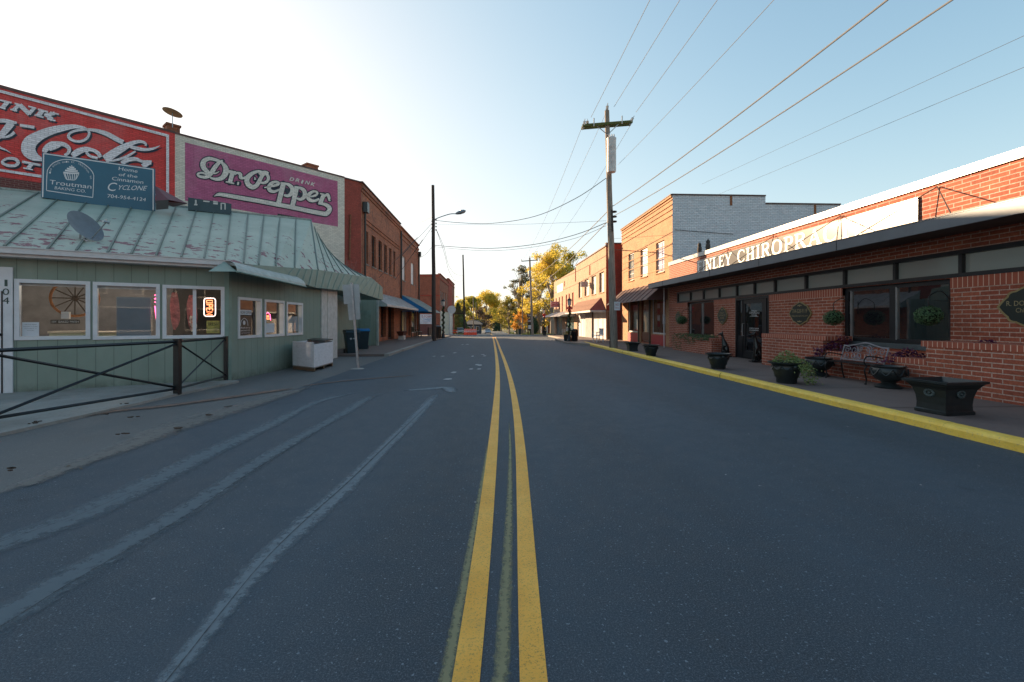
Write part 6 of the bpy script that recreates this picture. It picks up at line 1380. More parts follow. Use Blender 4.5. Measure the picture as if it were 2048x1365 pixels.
A1_, A2_ = hy(1212, 357, PY), hy(869, 441, lb.y); span(A1_, A2_, [(1150, 398), (1070, 433), (985, 447), (920, 446)], .018, 'cabledark', 'dark sagging cable crossing the street from under the transformer to the lamp pole')
span(hy(1212, 446, PY), hy(869, 491, lb.y), [(1150, 470), (1070, 489), (985, 497), (920, 495)], .018, 'cabledark', 'dark lower cable crossing the street between the big pole and the lamp pole')
span(hy(1212, 452, PY), hy(869, 494, lb.y), [(1150, 477), (1070, 494), (985, 502), (920, 499)], .01, 'cabledark', 'thin wire hanging just below the dark lower cable across the street')
span(hy(1212, 442, PY), hy(869, 450, lb.y), [(1040, 449)], .007, 'cabledark', 'thin straight wire crossing the street between the two near poles')
for (bx, by), mids, ly, lab in (((806, 451), [(835, 447)], 434, 'cable from the lamp pole to the first downpipe on the brick block'), ((758, 556), [(800, 515), (835, 475)], 445, 'sagging service cable from the lamp pole to the wall above the white awning'), ((790, 560), [(825, 510), (845, 480)], 452, 'second service cable from the lamp pole to the brick block'), ((832, 520), [(850, 510)], 492, 'short cable from the lamp pole to the far end of the corner shop')):
    q = FA.hit(bx, by, .1); span(hy(866, ly, lb.y), q, mids, .014, 'cabledark', lab)
for o_, lab in ((0, 'long looping cable from the lamp pole down to the second left pole'), (10, 'shorter looping cable from the lamp pole down to the second left pole')):
    span(hy(872, 458, lb.y), hy(927, 562 - o_, 85), [(888, 505 - o_), (897, 540 - o_), (908, 560 - o_ * 1.4), (918, 563 - o_ * 1.2)], .016, 'cabledark', lab)
a = hx(1232, 478, 9.2) ; wire([hy(1228, 478, PY), FN.hit(1345, 470, .05)], .006, 'cabledark', 'thin wire from the big utility pole across the orange brick shop front')
m = MB(); m.tube([SW_.p(.1, 6.2, .03), SW_.p(3.2, 6.0, .03)], .012, 5); tag(m.build('wall_cable', 'cabledark'), 'dark cable fixed along the white painted side wall', 'cable')
# ------------------------------------------------------------ far left shops
BX = -8.0; FB = fr_((BX, 0, 0), (1, 0, 0)); YL0, YL1, YL2 = 73.0, 88.0, 103.0
def far_shop(name, label, y0, y1, h, mat, wins, sidewall=False):
    t = thing(name, label, 'building', (BX, y0, gz(y0))); m = MB(); wall(m, FB, y0, y1, -2.5, h, wins, .2); m.build('front_wall', mat, t)
    m = MB(); m.quad((BX, y0, -2.5), (BX - 18, y0, -2.5), (BX - 18, y0, h - .3), (BX, y0, h)); m.quad((BX, y1, -2.5), (BX - 18, y1, -2.5), (BX - 18, y1, h), (BX, y1, h)); m.build('side_wall', mat, t)
    m = MB(); m.quad((BX, y0, h - .4), (BX - 18, y0, h - .4), (BX - 18, y1, h - .4), (BX, y1, h - .4)); m.build('roof', 'roofing', t)
    m = MB(); m.fbox(FB, y0, y1, h, h + .12, -.3, .12); m.fbox(FB, y0, y1, h - .8, h - .6, 0, .08); m.build('cornice', 'b_deep', t)
    for r in wins: window(t, FB, r, 'offwhite', 'darkglass', .12, .15)
    return t
s1 = far_shop('market_shop_building', 'far left two storey brick shop with a long blank side wall facing the photographer', YL0, YL1, 8.95, 'b_far', [(74.5, 76.2, 4.1, 6.4), (77.6, 79.2, 4.1, 6.4), (80.8, 82.4, 4.1, 6.4), (84, 85.6, 4.1, 6.4)])
m = MB(); m.fbox(FB, YL0 + .4, YL1 - .3, -1.2, 3.1, .01, .12); m.build('pale_shop_front', 'p_cream', s1)
sf = Frame((BX, YL0, 0), (1, 0, 0), (0, -1, 0))
m = MB(); m.fbox(sf, -16, -.0, 5.45, 5.6, 0, .05); m.fbox(sf, -16, 0, 8.6, 8.75, 0, .06); m.build('string_course', 'b_deep', s1)
m = MB(); m.fbox(sf, -8, -.1, -2, .9, 0, .02); m.build('faded_patch', 'b_faded', s1)
s2 = far_shop('balcony_shop_building', 'farthest left brick building with a deep red upper wall and a projecting balcony', YL1, YL2, 9.6, 'b_far', [(89.5, 91, 4, 7), (93, 94.5, 4, 7), (97, 98.5, 4, 7)])
m = MB(); m.fbox(FB, YL1 + .1, YL1 + 8, 4.0 - .5, 9.5, .002, .03); m.build('painted_front', 'b_deep', s2)
m = MB(); m.fbox(FB, YL1 + .3, YL1 + 7.5, -1.6, 4.2, .03, .2); m.build('white_shop_front', 'white', s2)
m = MB(); m.fbox(FB, 99.5, 102.8, 3.0, 3.2, 0, 2.6); m.build('balcony_floor', 'darkpole', s2)
m = MB()
for k in range(14): y = 99.5 + k * .25; m.tube([(BX + 2.5, y, 3.2), (BX + 2.5, y, 4.5)], .04, 4); m.tube([(BX + .2 + k * .18, 99.5, 3.2), (BX + .2 + k * .18, 99.5, 4.5)], .04, 4)
m.fbox(FB, 99.5, 102.8, 4.5, 4.62, 2.4, 2.6); m.fbox(FB, 99.42, 99.5, 4.5, 4.62, 0, 2.6); m.build('balcony_railing', 'darkpole', s2)
a, b = sf.uv(840, 629, .1), sf.uv(866.5, 648.5, .1); t = thing('wall_sign', 'white T-TOWN sign on the far brick side wall behind the lamp pole', 'sign', sf.p(a[0], b[1], .1))
m = MB(); m.fbox(sf, a[0], b[0], b[1], a[1], .03, .1); m.build('sign_panel', plain('white_sign_panel', (.58, .6, .64), .6), t)
P2 = lambda x, y_: sf.p(a[0] + (b[0] - a[0]) * x, b[1] + (a[1] - b[1]) * y_, .106)
m = MB(); m.text('T-TOWN', P2, (.12, .64), (.92, .64), (.12, .88)); m.text('Shop Local', P2, (.25, .14), (.8, .14), (.25, .2)); m.build('red_lettering', 'redpanel', t)
m = MB(); m.text('MARKET', P2, (.28, .40), (.85, .40), (.28, .56)); m.text('SMALL BUSINESS', P2, (.28, .26), (.8, .26), (.28, .34)); m.build('blue_lettering', 'blue', t)
fr2 = Frame((BX + .6, 86, 0), (1, 0, 0), (0, -1, 0)); c = hy(901 + 0, 620, 84); t = thing('round_sign', 'round white sign projecting over the far left pavement', 'sign', c)
m = MB(); f2 = Frame((0, 84, 0), (1, 0, 0), (0, -1, 0)); m.disk2(c.x + .2, c.z, .75, lambda x, y: f2.p(x, y, .05), n=24); m.disk2(c.x + .2, c.z, .75, lambda x, y: f2.p(x, y, -.05), n=24)
for k in range(24):
    q = [(c.x + .2 + .75 * math.cos(a_), c.z + .75 * math.sin(a_)) for a_ in (k * math.pi / 12, (k + 1) * math.pi / 12)]; m.quad(f2.p(*q[0], .05), f2.p(*q[1], .05), f2.p(*q[1], -.05), f2.p(*q[0], -.05))
m.build('sign_disc', 'white', t)
m = MB(); m.tube([(BX, 84, c.z), (c.x - .5, 84, c.z)], .04, 5); m.build('bracket', 'black', t)
# ------------------------------------------------------------ black railing in front of the bakery
F0 = hz(355, 787, cz); F1 = hz(451.5, 760, cz); Fl = hz(0, 840, cz + .06); fd = V((Fl.x - F0.x, Fl.y - F0.y, 0)).normalized()
FN_ = V((fd.y, -fd.x, 0)); mid = hit(200, 745, F0, FN_); Ls = 2 * (V((mid.x, mid.y, 0)) - V((F0.x, F0.y, 0))).length
FE = V((F0.x, F0.y, cz)) + fd * Ls; FE2 = FE + fd * Ls
t = thing('railing', 'black metal railing with crossed braces on the concrete before the bakery windows', 'railing', F0)
def post(p, w_, h=1.12, nm='post'):
    m = MB(); m.box((p.x - w_ / 2, p.y - w_ / 2, cz - .02), (p.x + w_ / 2, p.y + w_ / 2, h)); m.box((p.x - w_ / 2 - .008, p.y - w_ / 2 - .008, h), (p.x + w_ / 2 + .008, p.y + w_ / 2 + .008, h + .015)); m.build(nm, 'black', t)
post(F0, .105); post(F1, .07, 1.10); post(FE, .105); post(FE2, .105)
for a, b in ((F0, F1), (F0, FE), (FE, FE2)):
    for nm, za, zb, w_ in (('top_rail', 1.08, 1.08, .028), ('bottom_rail', .13, .13, .024), ('cross_brace', .15, 1.05, .022), ('cross_brace', 1.05, .15, .022)):
        m = MB(); off = V((0, 0, 0)) if nm != 'cross_brace' else FN_ * (.012 if za < zb else -.012); m.tube([V((a.x, a.y, za)) + off, V((b.x, b.y, zb)) + off], w_, 4); m.build(nm, 'black', t)
# ------------------------------------------------------------ white crate on its pallet
M['whitewood'] = None
mm = NT('worn_white_board'); f = mm.noise(5, 9, .8, stretch=(1, 1, 2.5)); mm.base(mm.ramp(f, [(.27, (.20, .17, .15)), (.38, (.62, .61, .63)), (.6, (.74, .73, .76))])); mm.b.inputs['Roughness'].default_value = .8; mm.bump(f, .3, .01); M['whitewood'] = mm.m
cA, cB, cC = hz(585, 738, .01), hz(628, 743, .01), hz(666, 731.5, .01); cD = cA + (cC - cB)
t = thing('storage_crate', 'worn white painted wooden crate on a pallet against the bakery wall', 'crate', cB); h0, h1 = .12, .80
qs = [cB, cC, cD, cA]; ce_ = sum(qs, V((0, 0, 0))) / 4
for i in range(4):
    a, b = qs[i], qs[(i + 1) % 4]; ia, ib = a.lerp(ce_, .06), b.lerp(ce_, .06); m = MB()
    m.hexa([V((p.x, p.y, z)) for z in (h0, h1 + .02 * i) for p in (a, b, ib, ia)]); m.build('side_board', 'whitewood', t, bevel=.004)
m = MB(); m.poly([V((p.x, p.y, .5)) for p in qs]); m.build('dark_contents', 'soil', t)
m = MB(); L_a, L_b = cC.lerp(cB, .45), cD.lerp(cA, .3); ls = [L_a, cC, cD, L_b]; m.hexa([V((p.x, p.y, z + (.03 if k in (1, 2) else 0))) for z in (h1 + .04, h1 + .07) for k, p in enumerate(ls)]); m.build('lid', 'black', t)
pl = thing('pallet', 'brown wooden pallet under the white crate', 'pallet', ce_); 
for k in (.04, .5, .96):
    m = MB(); a, b = cB.lerp(cC, k), cA.lerp(cD, k); dd_ = (cC - cB).normalized() * .05; m.hexa([V((p.x, p.y, z)) for z in (.0, .085) for p in (a - dd_, b - dd_, b + dd_, a + dd_)]); m.build('block', plain('pallet_wood', (.16, .10, .06), .9), pl)
m = MB(); m.hexa([V((p.x, p.y, z)) for z in (.09, .115) for p in qs]); m.build('deck', 'pole', pl)
# ------------------------------------------------------------ wheeled bins
M['bingreen'] = plain('dark_green_bin_plastic', (.010, .030, .042), .4, 0, .2, 4)
def bin_(loc, rz, label, lid, emblem=True):
    t = thing('wheeled_bin', label, 'bin', (0, 0, 0), 'wheeled bins beside the bakery porch'); m = MB()
    lo, hi = [(-.21, -.24), (.21, -.24), (.21, .20), (-.21, .20)], [(-.29, -.36), (.29, -.36), (.29, .33), (-.29, .33)]
    m.hexa([V((*p, .06)) for p in lo] + [V((*p, .98)) for p in hi]); m.box((-.31, -.38, .93), (.31, .34, .985)); m.build('body', 'bingreen', t, bevel=.02)
    m = MB(); 
    pr = [(-.42, .99), (-.38, 1.05), (-.1, 1.10), (.2, 1.11), (.38, 1.06), (.40, .99)]
    for (ya, za), (yb, zb) in zip(pr, pr[1:]): m.quad((-.31, ya, za), (.31, ya, za), (.31, yb, zb), (-.31, yb, zb))
    for x in (-.31, .31): m.poly([(x, y, z) for y, z in pr])
    m.quad((-.31, -.42, .99), (.31, -.42, .99), (.31, .40, .99), (-.31, .40, .99)); m.build('lid', lid, t)
    m = MB(); m.tube([(-.25, .42, 1.0), (.25, .42, 1.0)], .018, 6); m.build('handle', 'bingreen', t)
    for x in (-.27, .27):
        m = MB(); m.tube([(x - .025, .24, .13), (x + .025, .24, .13)], .13, 16); w_ = m.build('wheel', 'black', t); m = MB(); m.tube([(x - .03, .24, .13), (x + .03, .24, .13)], .03, 8); sub(m.build('hub', 'galv'), w_)
    if emblem:
        m = MB(); f = lambda x, y: V((x, -.352 + (y - .70) * -.01 - .0, y)) + V((0, (.98 - y) * .13 - .03, 0))
        for k in range(4): a_ = k * math.pi / 4; m.ribbon([(-.10 - .05 * math.cos(a_), .72 - .05 * math.sin(a_), .012), (-.10 + .05 * math.cos(a_), .72 + .05 * math.sin(a_), .012)], f)
        m.ribbon([(-.02, .74, .012), (.16, .74, .012)], f); m.ribbon([(-.02, .71, .012), (.14, .71, .012)], f); m.build('emblem', 'white', t)
    t.location = loc; t.rotation_euler = (0, 0, rz); return t
bin_(hz(699, 711, 0) + V((.0, .3, 0)), math.radians(28), 'dark green wheeled bin with a white emblem, nearer the leaning signpost', 'bingreen')
bin_(hz(722, 703, 0) + V((-.05, .5, 0)), math.radians(20), 'dark green wheeled bin with a blue lid behind the nearer bin', 'blue', False)
# ------------------------------------------------------------ leaning signpost
sb0 = hz(716.5, 738, 0); st_ = hy(703, 566, sb0.y); t = thing('leaning_signpost', 'leaning steel signpost showing the grey backs of two sign plates', 'signpost', sb0); m = MB()
ax = (st_ - sb0).normalized(); px_ = V((ax.z, 0, -ax.x)); 
m.hexa([sb0 + px_ * a_ + V((0, b_, 0)) for a_, b_ in ((-.03, -.02), (.03, -.02), (.03, .02), (-.03, .02))] + [st_ + px_ * a_ + V((0, b_, 0)) for a_, b_ in ((-.03, -.02), (.03, -.02), (.03, .02), (-.03, .02))]); m.build('post', 'galv', t)
fs = Frame((sb0.x, sb0.y + .03, 0), (1, 0, 0), (0, -1, 0)); M['signback'] = plain('dull_sign_back', (.36, .38, .39), .55, .4, .15, 2)
for pts in ([(685, 570), (718, 569), (721, 606), (688, 609)], [(695, 609), (719, 606), (721, 639), (698, 641)]):
    m = MB(); slab(m, fs, pts, .004); m.build('sign_plate', 'signback', t)
m = MB(); m.lathe([(.22, 0), (.15, .02), (.02, .03)], 9, sb0 - V((.02, 0, .004))); m.build('footing', 'concrete', t)
# ------------------------------------------------------------ lamp posts with garlands
M['garland'] = leafmat('dark_garland_needles', [(.01, .03, .012), (.03, .07, .02), (.06, .10, .03)], 12); M['bow'] = plain('red_bow', (.55, .02, .015), .5); M['lampglass'] = plain('milky_lamp_glass', (.55, .53, .50), .2)
def lamp_proto():
    t = thing('street_lamp', '-', 'street lamp', (0, 0, 0), 'black street lamps with garlands'); m = MB()
    m.lathe([(.20, 0), (.20, .08), (.15, .14), (.12, .35), (.09, .42), (.06, .5), (.055, 2.55), (.08, 2.6), (.06, 2.66)], 14); m.build('shaft', 'black', t, True)
    m = MB(); m.lathe([(.09, 2.67), (.13, 2.75), (.16, 3.05), (.02, 3.06)], 12); m.build('lantern_glass', 'lampglass', t, True)
    m = MB(); m.lathe([(.20, 3.06), (.19, 3.1), (.06, 3.22), (.03, 3.24), (.02, 3.34)], 12); m.build('lantern_cap', 'black', t, True)
    m = MB(); r_ = random.Random(2)
    for i in range(1300):
        k = r_.random(); z = .45 + k * 2.1; a = k * 5 * 6.283; c = V((.08 * math.cos(a), .08 * math.sin(a), z)); leaf(m, c + V((r_.gauss(0, .035), r_.gauss(0, .035), r_.gauss(0, .04))), .035, None, r_)
    m.build('garland', 'garland', t)
    m = MB()
    for sg_ in (-1, 1): m.tube(spline3([(0, -.12, 2.45), (sg_ * .14, -.14, 2.56), (sg_ * .17, -.13, 2.44), (0, -.12, 2.42)], 4), .045, 6); m.tube([(0, -.13, 2.42), (sg_ * .1, -.13, 2.18)], .035, 5)
    m.ball((0, -.14, 2.44), .06, 6); m.build('bow', 'bow', t, True); return t
l1 = lamp_proto(); L1 = hz(1139, 683.5, .11); l1.location = L1; l1['label'] = 'garlanded lamp post with a red bow beside the bin on the right pavement'; l1.scale = (.9,) * 3
l2p = ground_hit(1088, 50); l2p.z += .12; dup(l1, l2p, 0, 'garlanded lamp post with a red bow standing in a dark planter box, far right side', scale=.9)
l3 = dup(l1, ground_hit(886.5, 39) + V((0, 0, .09)), 0, 'garlanded lamp post without a bow on the left pavement beside the black bin', scale=1.02)
for o in [o for o in C.objects if o.parent == l3 and o.name.startswith('bow')]: bpy.data.objects.remove(o)
square_planter(V((l2p.x, l2p.y - .35, l2p.z)), .55, .5, .5, 0, 'dark planter box at the foot of the far right lamp post', medal=False)
def litter_bin(p, label, r=.27, h=.95):
    t = thing('litter_bin', label, 'bin', p, 'black litter bins'); m = MB()
    for k in range(20):
        a = 2 * math.pi * k / 20; m.box_ = None; m.tube([p + V((r * math.cos(a), r * math.sin(a), .05)), p + V((r * 1.04 * math.cos(a), r * 1.04 * math.sin(a), h - .08))], .022, 4)
    m.build('slatted_side', 'black', t); m = MB(); m.lathe([(r - .03, .03), (r - .03, h - .1)], 16, p); m.build('liner', 'bframe', t)
    m = MB(); m.lathe([(r + .03, h - .08), (r + .05, h - .03), (r - .02, h + .03), (.12, h + .05), (.1, h)], 18, p); m.build('lid', 'black', t, True)
litter_bin(hz(1149, 684, .12), 'black slatted litter bin right of the garlanded lamp post by the brown awning shop', .19, .8); litter_bin(ground_hit(877, 37.5) + V((-.1, 0, .09)), 'black litter bin on the left pavement behind the lamp pole', .3, 1.0)
p = hz(1133, 682.5, .12); t = thing('flower_pot', 'dark pot of yellow flowers left of the garlanded lamp post', 'planter', p); m = MB(); m.lathe([(.14, 0), (.18, .1), (.21, .42), (.23, .44), (.18, .42)], 14, p); m.build('pot', 'resin', t, True)
ivy(p + V((0, 0, .42)), .22, .3, 160, leafmat('yellow_green_flowers', [(.12, .16, .03), (.30, .30, .04), (.55, .42, .06)], 15), 'yellow and green flowers in the dark pot by the lamp post', 'flowers', 21)
def small_bench(p, rz, mat, label, wd=1.25, name='bench'):
    t = thing(name, label, 'bench', (0, 0, 0)); 
    m = MB()
    for k in range(5): m.box((-wd / 2, -.22 + k * .09, .42), (wd / 2, -.15 + k * .09, .45))
    m.build('seat', mat, t); m = MB()
    for k in range(9): x = -wd / 2 + .05 + k * (wd - .1) / 8; m.box((x - .02, .20, .47), (x + .02, .24, .84))
    m.box((-wd / 2, .19, .84), (wd / 2, .25, .89)); m.box((-wd / 2, .19, .46), (wd / 2, .25, .50)); m.build('backrest', mat, t)
    for x in (-wd / 2 + .04, wd / 2 - .04):
        for y in (-.2, .2): m = MB(); m.box((x - .025, y - .025, 0), (x + .025, y + .025, .62 if y < 0 else .46)); m.build('leg', mat, t)
        m = MB(); m.box((x - .03, -.23, .62), (x + .03, .22, .65)); m.build('armrest', mat, t)
    t.location = p; t.rotation_euler = (0, 0, rz); return t
small_bench(hz(1196, 684.5, .12), math.radians(-90), 'white', 'white slatted bench in front of the white shop panels under the brown awning', 1.1)
small_bench(ground_hit(1123, 50) + V((.4, 0, .12)), math.radians(-90), 'white', 'white bench under the far grey metal awning')
# left pavement furniture
zl = .09
p = hz(827, 674.5, zl); t = small_bench(p + V((.1, .2, 0)), math.radians(75), plain('dark_green_chair', (.03, .04, .025), .7), 'dark green wooden chair on the left pavement by the blue awning shop', .62, 'garden_chair'); t['category'] = 'chair'
p = hz(838, 673, zl); t = thing('side_table', 'small low grey table beside the dark green chair', 'table', p); m = MB(); m.box(p + V((-.25, -.25, .42)), p + V((.25, .25, .46))); m.build('table_top', 'concrete', t)
for a_ in (-.2, .2):
    for b_ in (-.2, .2): m = MB(); m.box(p + V((a_ - .02, b_ - .02, 0)), p + V((a_ + .02, b_ + .02, .42))); m.build('leg', 'darkpole', t)
p = hz(804, 679.5, zl); t = thing('trough_planter', 'red brown trough on a pale block under the end of the white awning', 'planter', p); m = MB(); m.hexa([p + V((x, y, z)) for x, y, z in ((-.15, -.5, .3), (.15, -.5, .3), (.15, .5, .3), (-.15, .5, .3), (-.28, -.75, .62), (.28, -.75, .62), (.28, .75, .62), (-.28, .75, .62))]); m.build('trough', plain('red_brown_trough', (.10, .03, .02), .7), t)
m = MB(); m.box(p + V((-.2, -.35, 0)), p + V((.2, .35, .3))); m.build('block', 'offwhite', t)
for px, mt, lab in ((856.5, 'darkpole', 'dark wooden stake left of the two pale stakes'), (859.5, 'pole', 'pale wooden stake between the dark stake and its pale twin'), (862.5, 'pole', 'pale wooden stake nearest the lamp pole')):
    g_ = ground_hit(px, 46); m = MB(); m.tube([g_, g_ + UP * .95], .06, 6); tag(m.build('wooden_stake', mt), lab, 'stake', 'wooden stakes on the left pavement')
p = hz(771, 680, zl) + V((-.35, 0, 0)); t = thing('scarecrow', 'autumn scarecrow figure with a pale hat standing at the brick pier under the white awning', 'scarecrow', p)
m = MB(); m.tube([p, p + UP * 1.9], .03, 6); m.tube([p + V((-.3, 0, 1.35)), p + V((.3, 0, 1.35))], .02, 5); m.build('stake', 'pole', t)
m = MB(); m.lathe([(.22, .75), (.20, 1.0), (.16, 1.35), (.08, 1.45)], 10, p); m.build('shirt', plain('blue_grey_cloth', (.10, .12, .15), .9, 0, .5, 12), t, True)
m = MB(); m.lathe([(.14, .2), (.16, .5), (.2, .76)], 8, p); m.build('straw_skirt', plain('straw', (.30, .22, .09), .9, 0, .4, 20), t, True)
m = MB(); m.ball(p + UP * 1.58, .12, 8); m.build('head', plain('sack_cloth', (.40, .32, .2), .9), t, True); m = MB(); m.lathe([(.2, 1.66), (.19, 1.68), (.1, 1.69), (.08, 1.82), (.01, 1.83)], 10, p); m.build('hat', plain('tan_hat', (.30, .24, .15), .8), t, True)
# ------------------------------------------------------------ orange barrels
M['orange'] = plain('orange_plastic', (.80, .07, .02), .5, 0, .06, 3)
def barrel():
    t = thing('traffic_barrel', '-', 'traffic barrel', (0, 0, 0), 'orange traffic barrels in the left lane'); m = MB(); m.lathe([(.30, 0), (.30, .06), (.25, .07), (.24, .35), (.22, .36), (.215, .62), (.2, .63), (.19, .88), (.12, .92)], 14); m.build('drum', 'orange', t, True)
    m = MB(); m.lathe([(.226, .45), (.222, .56)], 14); m.lathe([(.206, .72), (.2, .8)], 14); m.build('reflective_band', 'white', t); m = MB(); m.box((-.05, -.02, .9), (.05, .02, 1.0)); m.build('handle', 'orange', t); return t
bt = barrel(); first = True
for i, (px, lab) in enumerate(((930.5, 'orange traffic barrel first from the left, beside the bare dark pole'), (934.5, 'orange traffic barrel second from the left end of the row'), (938.5, 'orange traffic barrel third from the left end of the row'), (942.5, 'orange traffic barrel third from the right end of the row'), (946.5, 'orange traffic barrel second from the right end of the row'), (950.5, 'orange traffic barrel at the right end of the row'))):
    g_ = ground_hit(px, 70 + i * .8)
    if first: bt.location = g_; bt['label'] = lab; first = False
    else: dup(bt, g_, i, lab)
# ------------------------------------------------------------ cars
def car(loc, rz, paintm, label):
    t = thing('parked_car' if 'parked' in label else 'car', label, 'car', (0, 0, 0)); 
    side = [(-2.2, .35), (-2.25, .62), (-2.1, .86), (-1.5, .95), (1.3, 1.0), (2.05, .98), (2.2, .75), (2.2, .35)]
    m = MB(); n = len(side); m.poly([(-.88, x, z) for x, z in side]); m.poly([(.88, x, z) for x, z in side])
    for i in range(n): (xa, za), (xb, zb) = side[i], side[(i + 1) % n]; m.quad((-.88, xa, za), (.88, xa, za), (.88, xb, zb), (-.88, xb, zb))
    m.build('body', paintm, t, bevel=.07)
    m = MB(); lo = [(-.82, -1.35), (.82, -1.35), (.82, 1.6), (-.82, 1.6)]; hi = [(-.62, -.55), (.62, -.55), (.62, .9), (-.62, .9)]; m.hexa([V((*p, .96)) for p in lo] + [V((*p, 1.42)) for p in hi]); m.build('window_glass', 'darkglass', t, bevel=.04)
    m = MB(); m.hexa([V((x * 1.0, y, 1.42)) for x, y in hi] + [V((x * .92, y * .92, 1.47)) for x, y in hi]); m.build('roof', paintm, t, bevel=.02)
    for x in (-.8, .8):
        for y in (-1.4, 1.35): m = MB(); m.tube([(x - .1, y, .32), (x + .1, y, .32)], .32, 18); w_ = m.build('wheel', 'black', t); m = MB(); m.tube([(x - .11, y, .32), (x + .11, y, .32)], .18, 12); sub(m.build('rim', 'galv'), w_)
        m = MB(); m.box((x * .78 - .17, -2.24, .62), (x * .78 + .17, -2.14, .78)); m.build('headlight', 'lampglass', t)
    m = MB(); m.box((-.4, -2.27, .45), (.4, -2.2, .62)); m.build('grille', 'black', t)
    t.location = loc; t.rotation_euler = (0, 0, rz); return t
car(ground_hit(976, 135), 0, plain('silver_car_paint', (.42, .45, .5), .3, .4), 'silver car coming up the street in the left lane far away')
car(ground_hit(920, 98) , .1, plain('white_car_paint', (.5, .5, .48), .3), 'white parked car at the far left kerb behind the orange barrels')
for px, y, c_, lab in ((910, 90, 'redpanel', 'red barrier board standing on the far left pavement'),):
    g_ = ground_hit(px, y); t = thing('barrier_board', lab, 'barrier', g_); m = MB()
    for z in (.3, .7): m.box(g_ + V((-.5, -.02, z)), g_ + V((.5, .02, z + .22)))
    m.build('board', 'orange', t)
    for sx_ in (-.4, .4): m = MB(); m.tube([g_ + V((sx_, -.25, 0)), g_ + V((sx_, 0, 1.0))], .03, 5); m.build('leg', 'offwhite', t)
# ------------------------------------------------------------ brown guide sign, bin, hedge, houses
g_ = ground_hit(1059.5, 74); t = thing('guide_sign', 'brown guide sign stack with white marks in front of the far right wooden pole', 'sign', g_); fg = Frame((0, 74, 0), (1, 0, 0), (0, -1, 0))
M['brownsign'] = plain('brown_sign_face', (.07, .025, .018), .5)
for x in (1056.3, 1060.5): m = MB(); q = hy(x, 668, 74); m.tube([V((q.x, 74, gz(74))), hy(x, 628, 74)], .05, 6); m.build('post', 'darkpole', t)
for (xa, xb, ya, yb, tx) in ((1054, 1064, 627, 635, 'TOWN HALL'), (1055, 1063.5, 638, 647, 'LIBRARY'), (1056.5, 1063, 651, 658, '115')):
    m = MB(); a, b = fg.uv(xa, ya), fg.uv(xb, yb); m.fbox(fg, a[0], b[0], b[1], a[1], .05, .1); m.text(tx, lambda x, y_: fg.p(a[0] + (b[0] - a[0]) * x, b[1] + (a[1] - b[1]) * y_, .105), (.12, .3), (.88, .3), (.12, .7), 1); m.build('sign_face', ['brownsign' if tx != '115' else 'white', 'white' if tx != '115' else 'black'], t)
def evergreen(p, r, h, label, mat, n=1500, cone=False, seed=1):
    r_ = random.Random(seed); t = thing('evergreen_shrub', label, 'shrub', p); m = MB()
    for i in range(n):
        z = r_.random() ** .8; rad = r * (math.sin(math.pi * (z * .85 + .12)) if not cone else (1 - z) ** .8) * (.75 + .3 * r_.random()); a = r_.random() * 6.283; leaf(m, p + V((rad * math.cos(a), rad * math.sin(a), h * z)), .16 * h / 3, V((math.cos(a), math.sin(a), .4)), r_)
    m.build('foliage', mat, t); m = MB(); m.tube([p, p + UP * h * .6], .08, 5); m.build('trunk', 'darkpole', t)
M['evg'] = leafmat('dark_evergreen', [(.012, .025, .014), (.035, .06, .025), (.07, .10, .035)], 2); M['evg2'] = leafmat('mid_green_leaf', [(.04, .07, .02), (.09, .14, .045), (.18, .22, .06)], 1.5)
evergreen(ground_hit(1067, 84), .95, 3.3, 'dark clipped evergreen behind the brown guide sign', 'evg', 1800, seed=1)
evergreen(ground_hit(1035.5, 98), .7, 1.8, 'small round green shrub on the verge left of the tall pale pole', 'evg2', 700, seed=2)
evergreen(ground_hit(916, 112), 2.0, 7.5, 'large dark green conical evergreen behind the far left shops', 'evg2', 4200, True, seed=3)
evergreen(ground_hit(925, 118), 1.7, 5.8, 'smaller green conical evergreen left of the bare dark pole', 'evg2', 3000, True, seed=4)
evergreen(ground_hit(993, 230), 2.6, 9, 'dark pointed evergreen far down the street', 'evg', 2000, True, seed=5)
g_ = ground_hit(1039, 92); t = thing('wheelie_bin_far', 'dark green wheeled bin on the far right grass verge', 'bin', g_); t.name = 'wheeled_bin'; m = MB(); m.hexa([g_ + V((x * .25, y * .3, 0)) for x, y in ((-1, -1), (1, -1), (1, 1), (-1, 1))] + [g_ + V((x * .32, y * .38, 1.0)) for x, y in ((-1, -1), (1, -1), (1, 1), (-1, 1))]); m.build('body', 'bingreen', t); m = MB(); m.box(g_ + V((-.34, -.42, 1.0)), g_ + V((.34, .42, 1.1))); m.build('lid', 'bingreen', t)
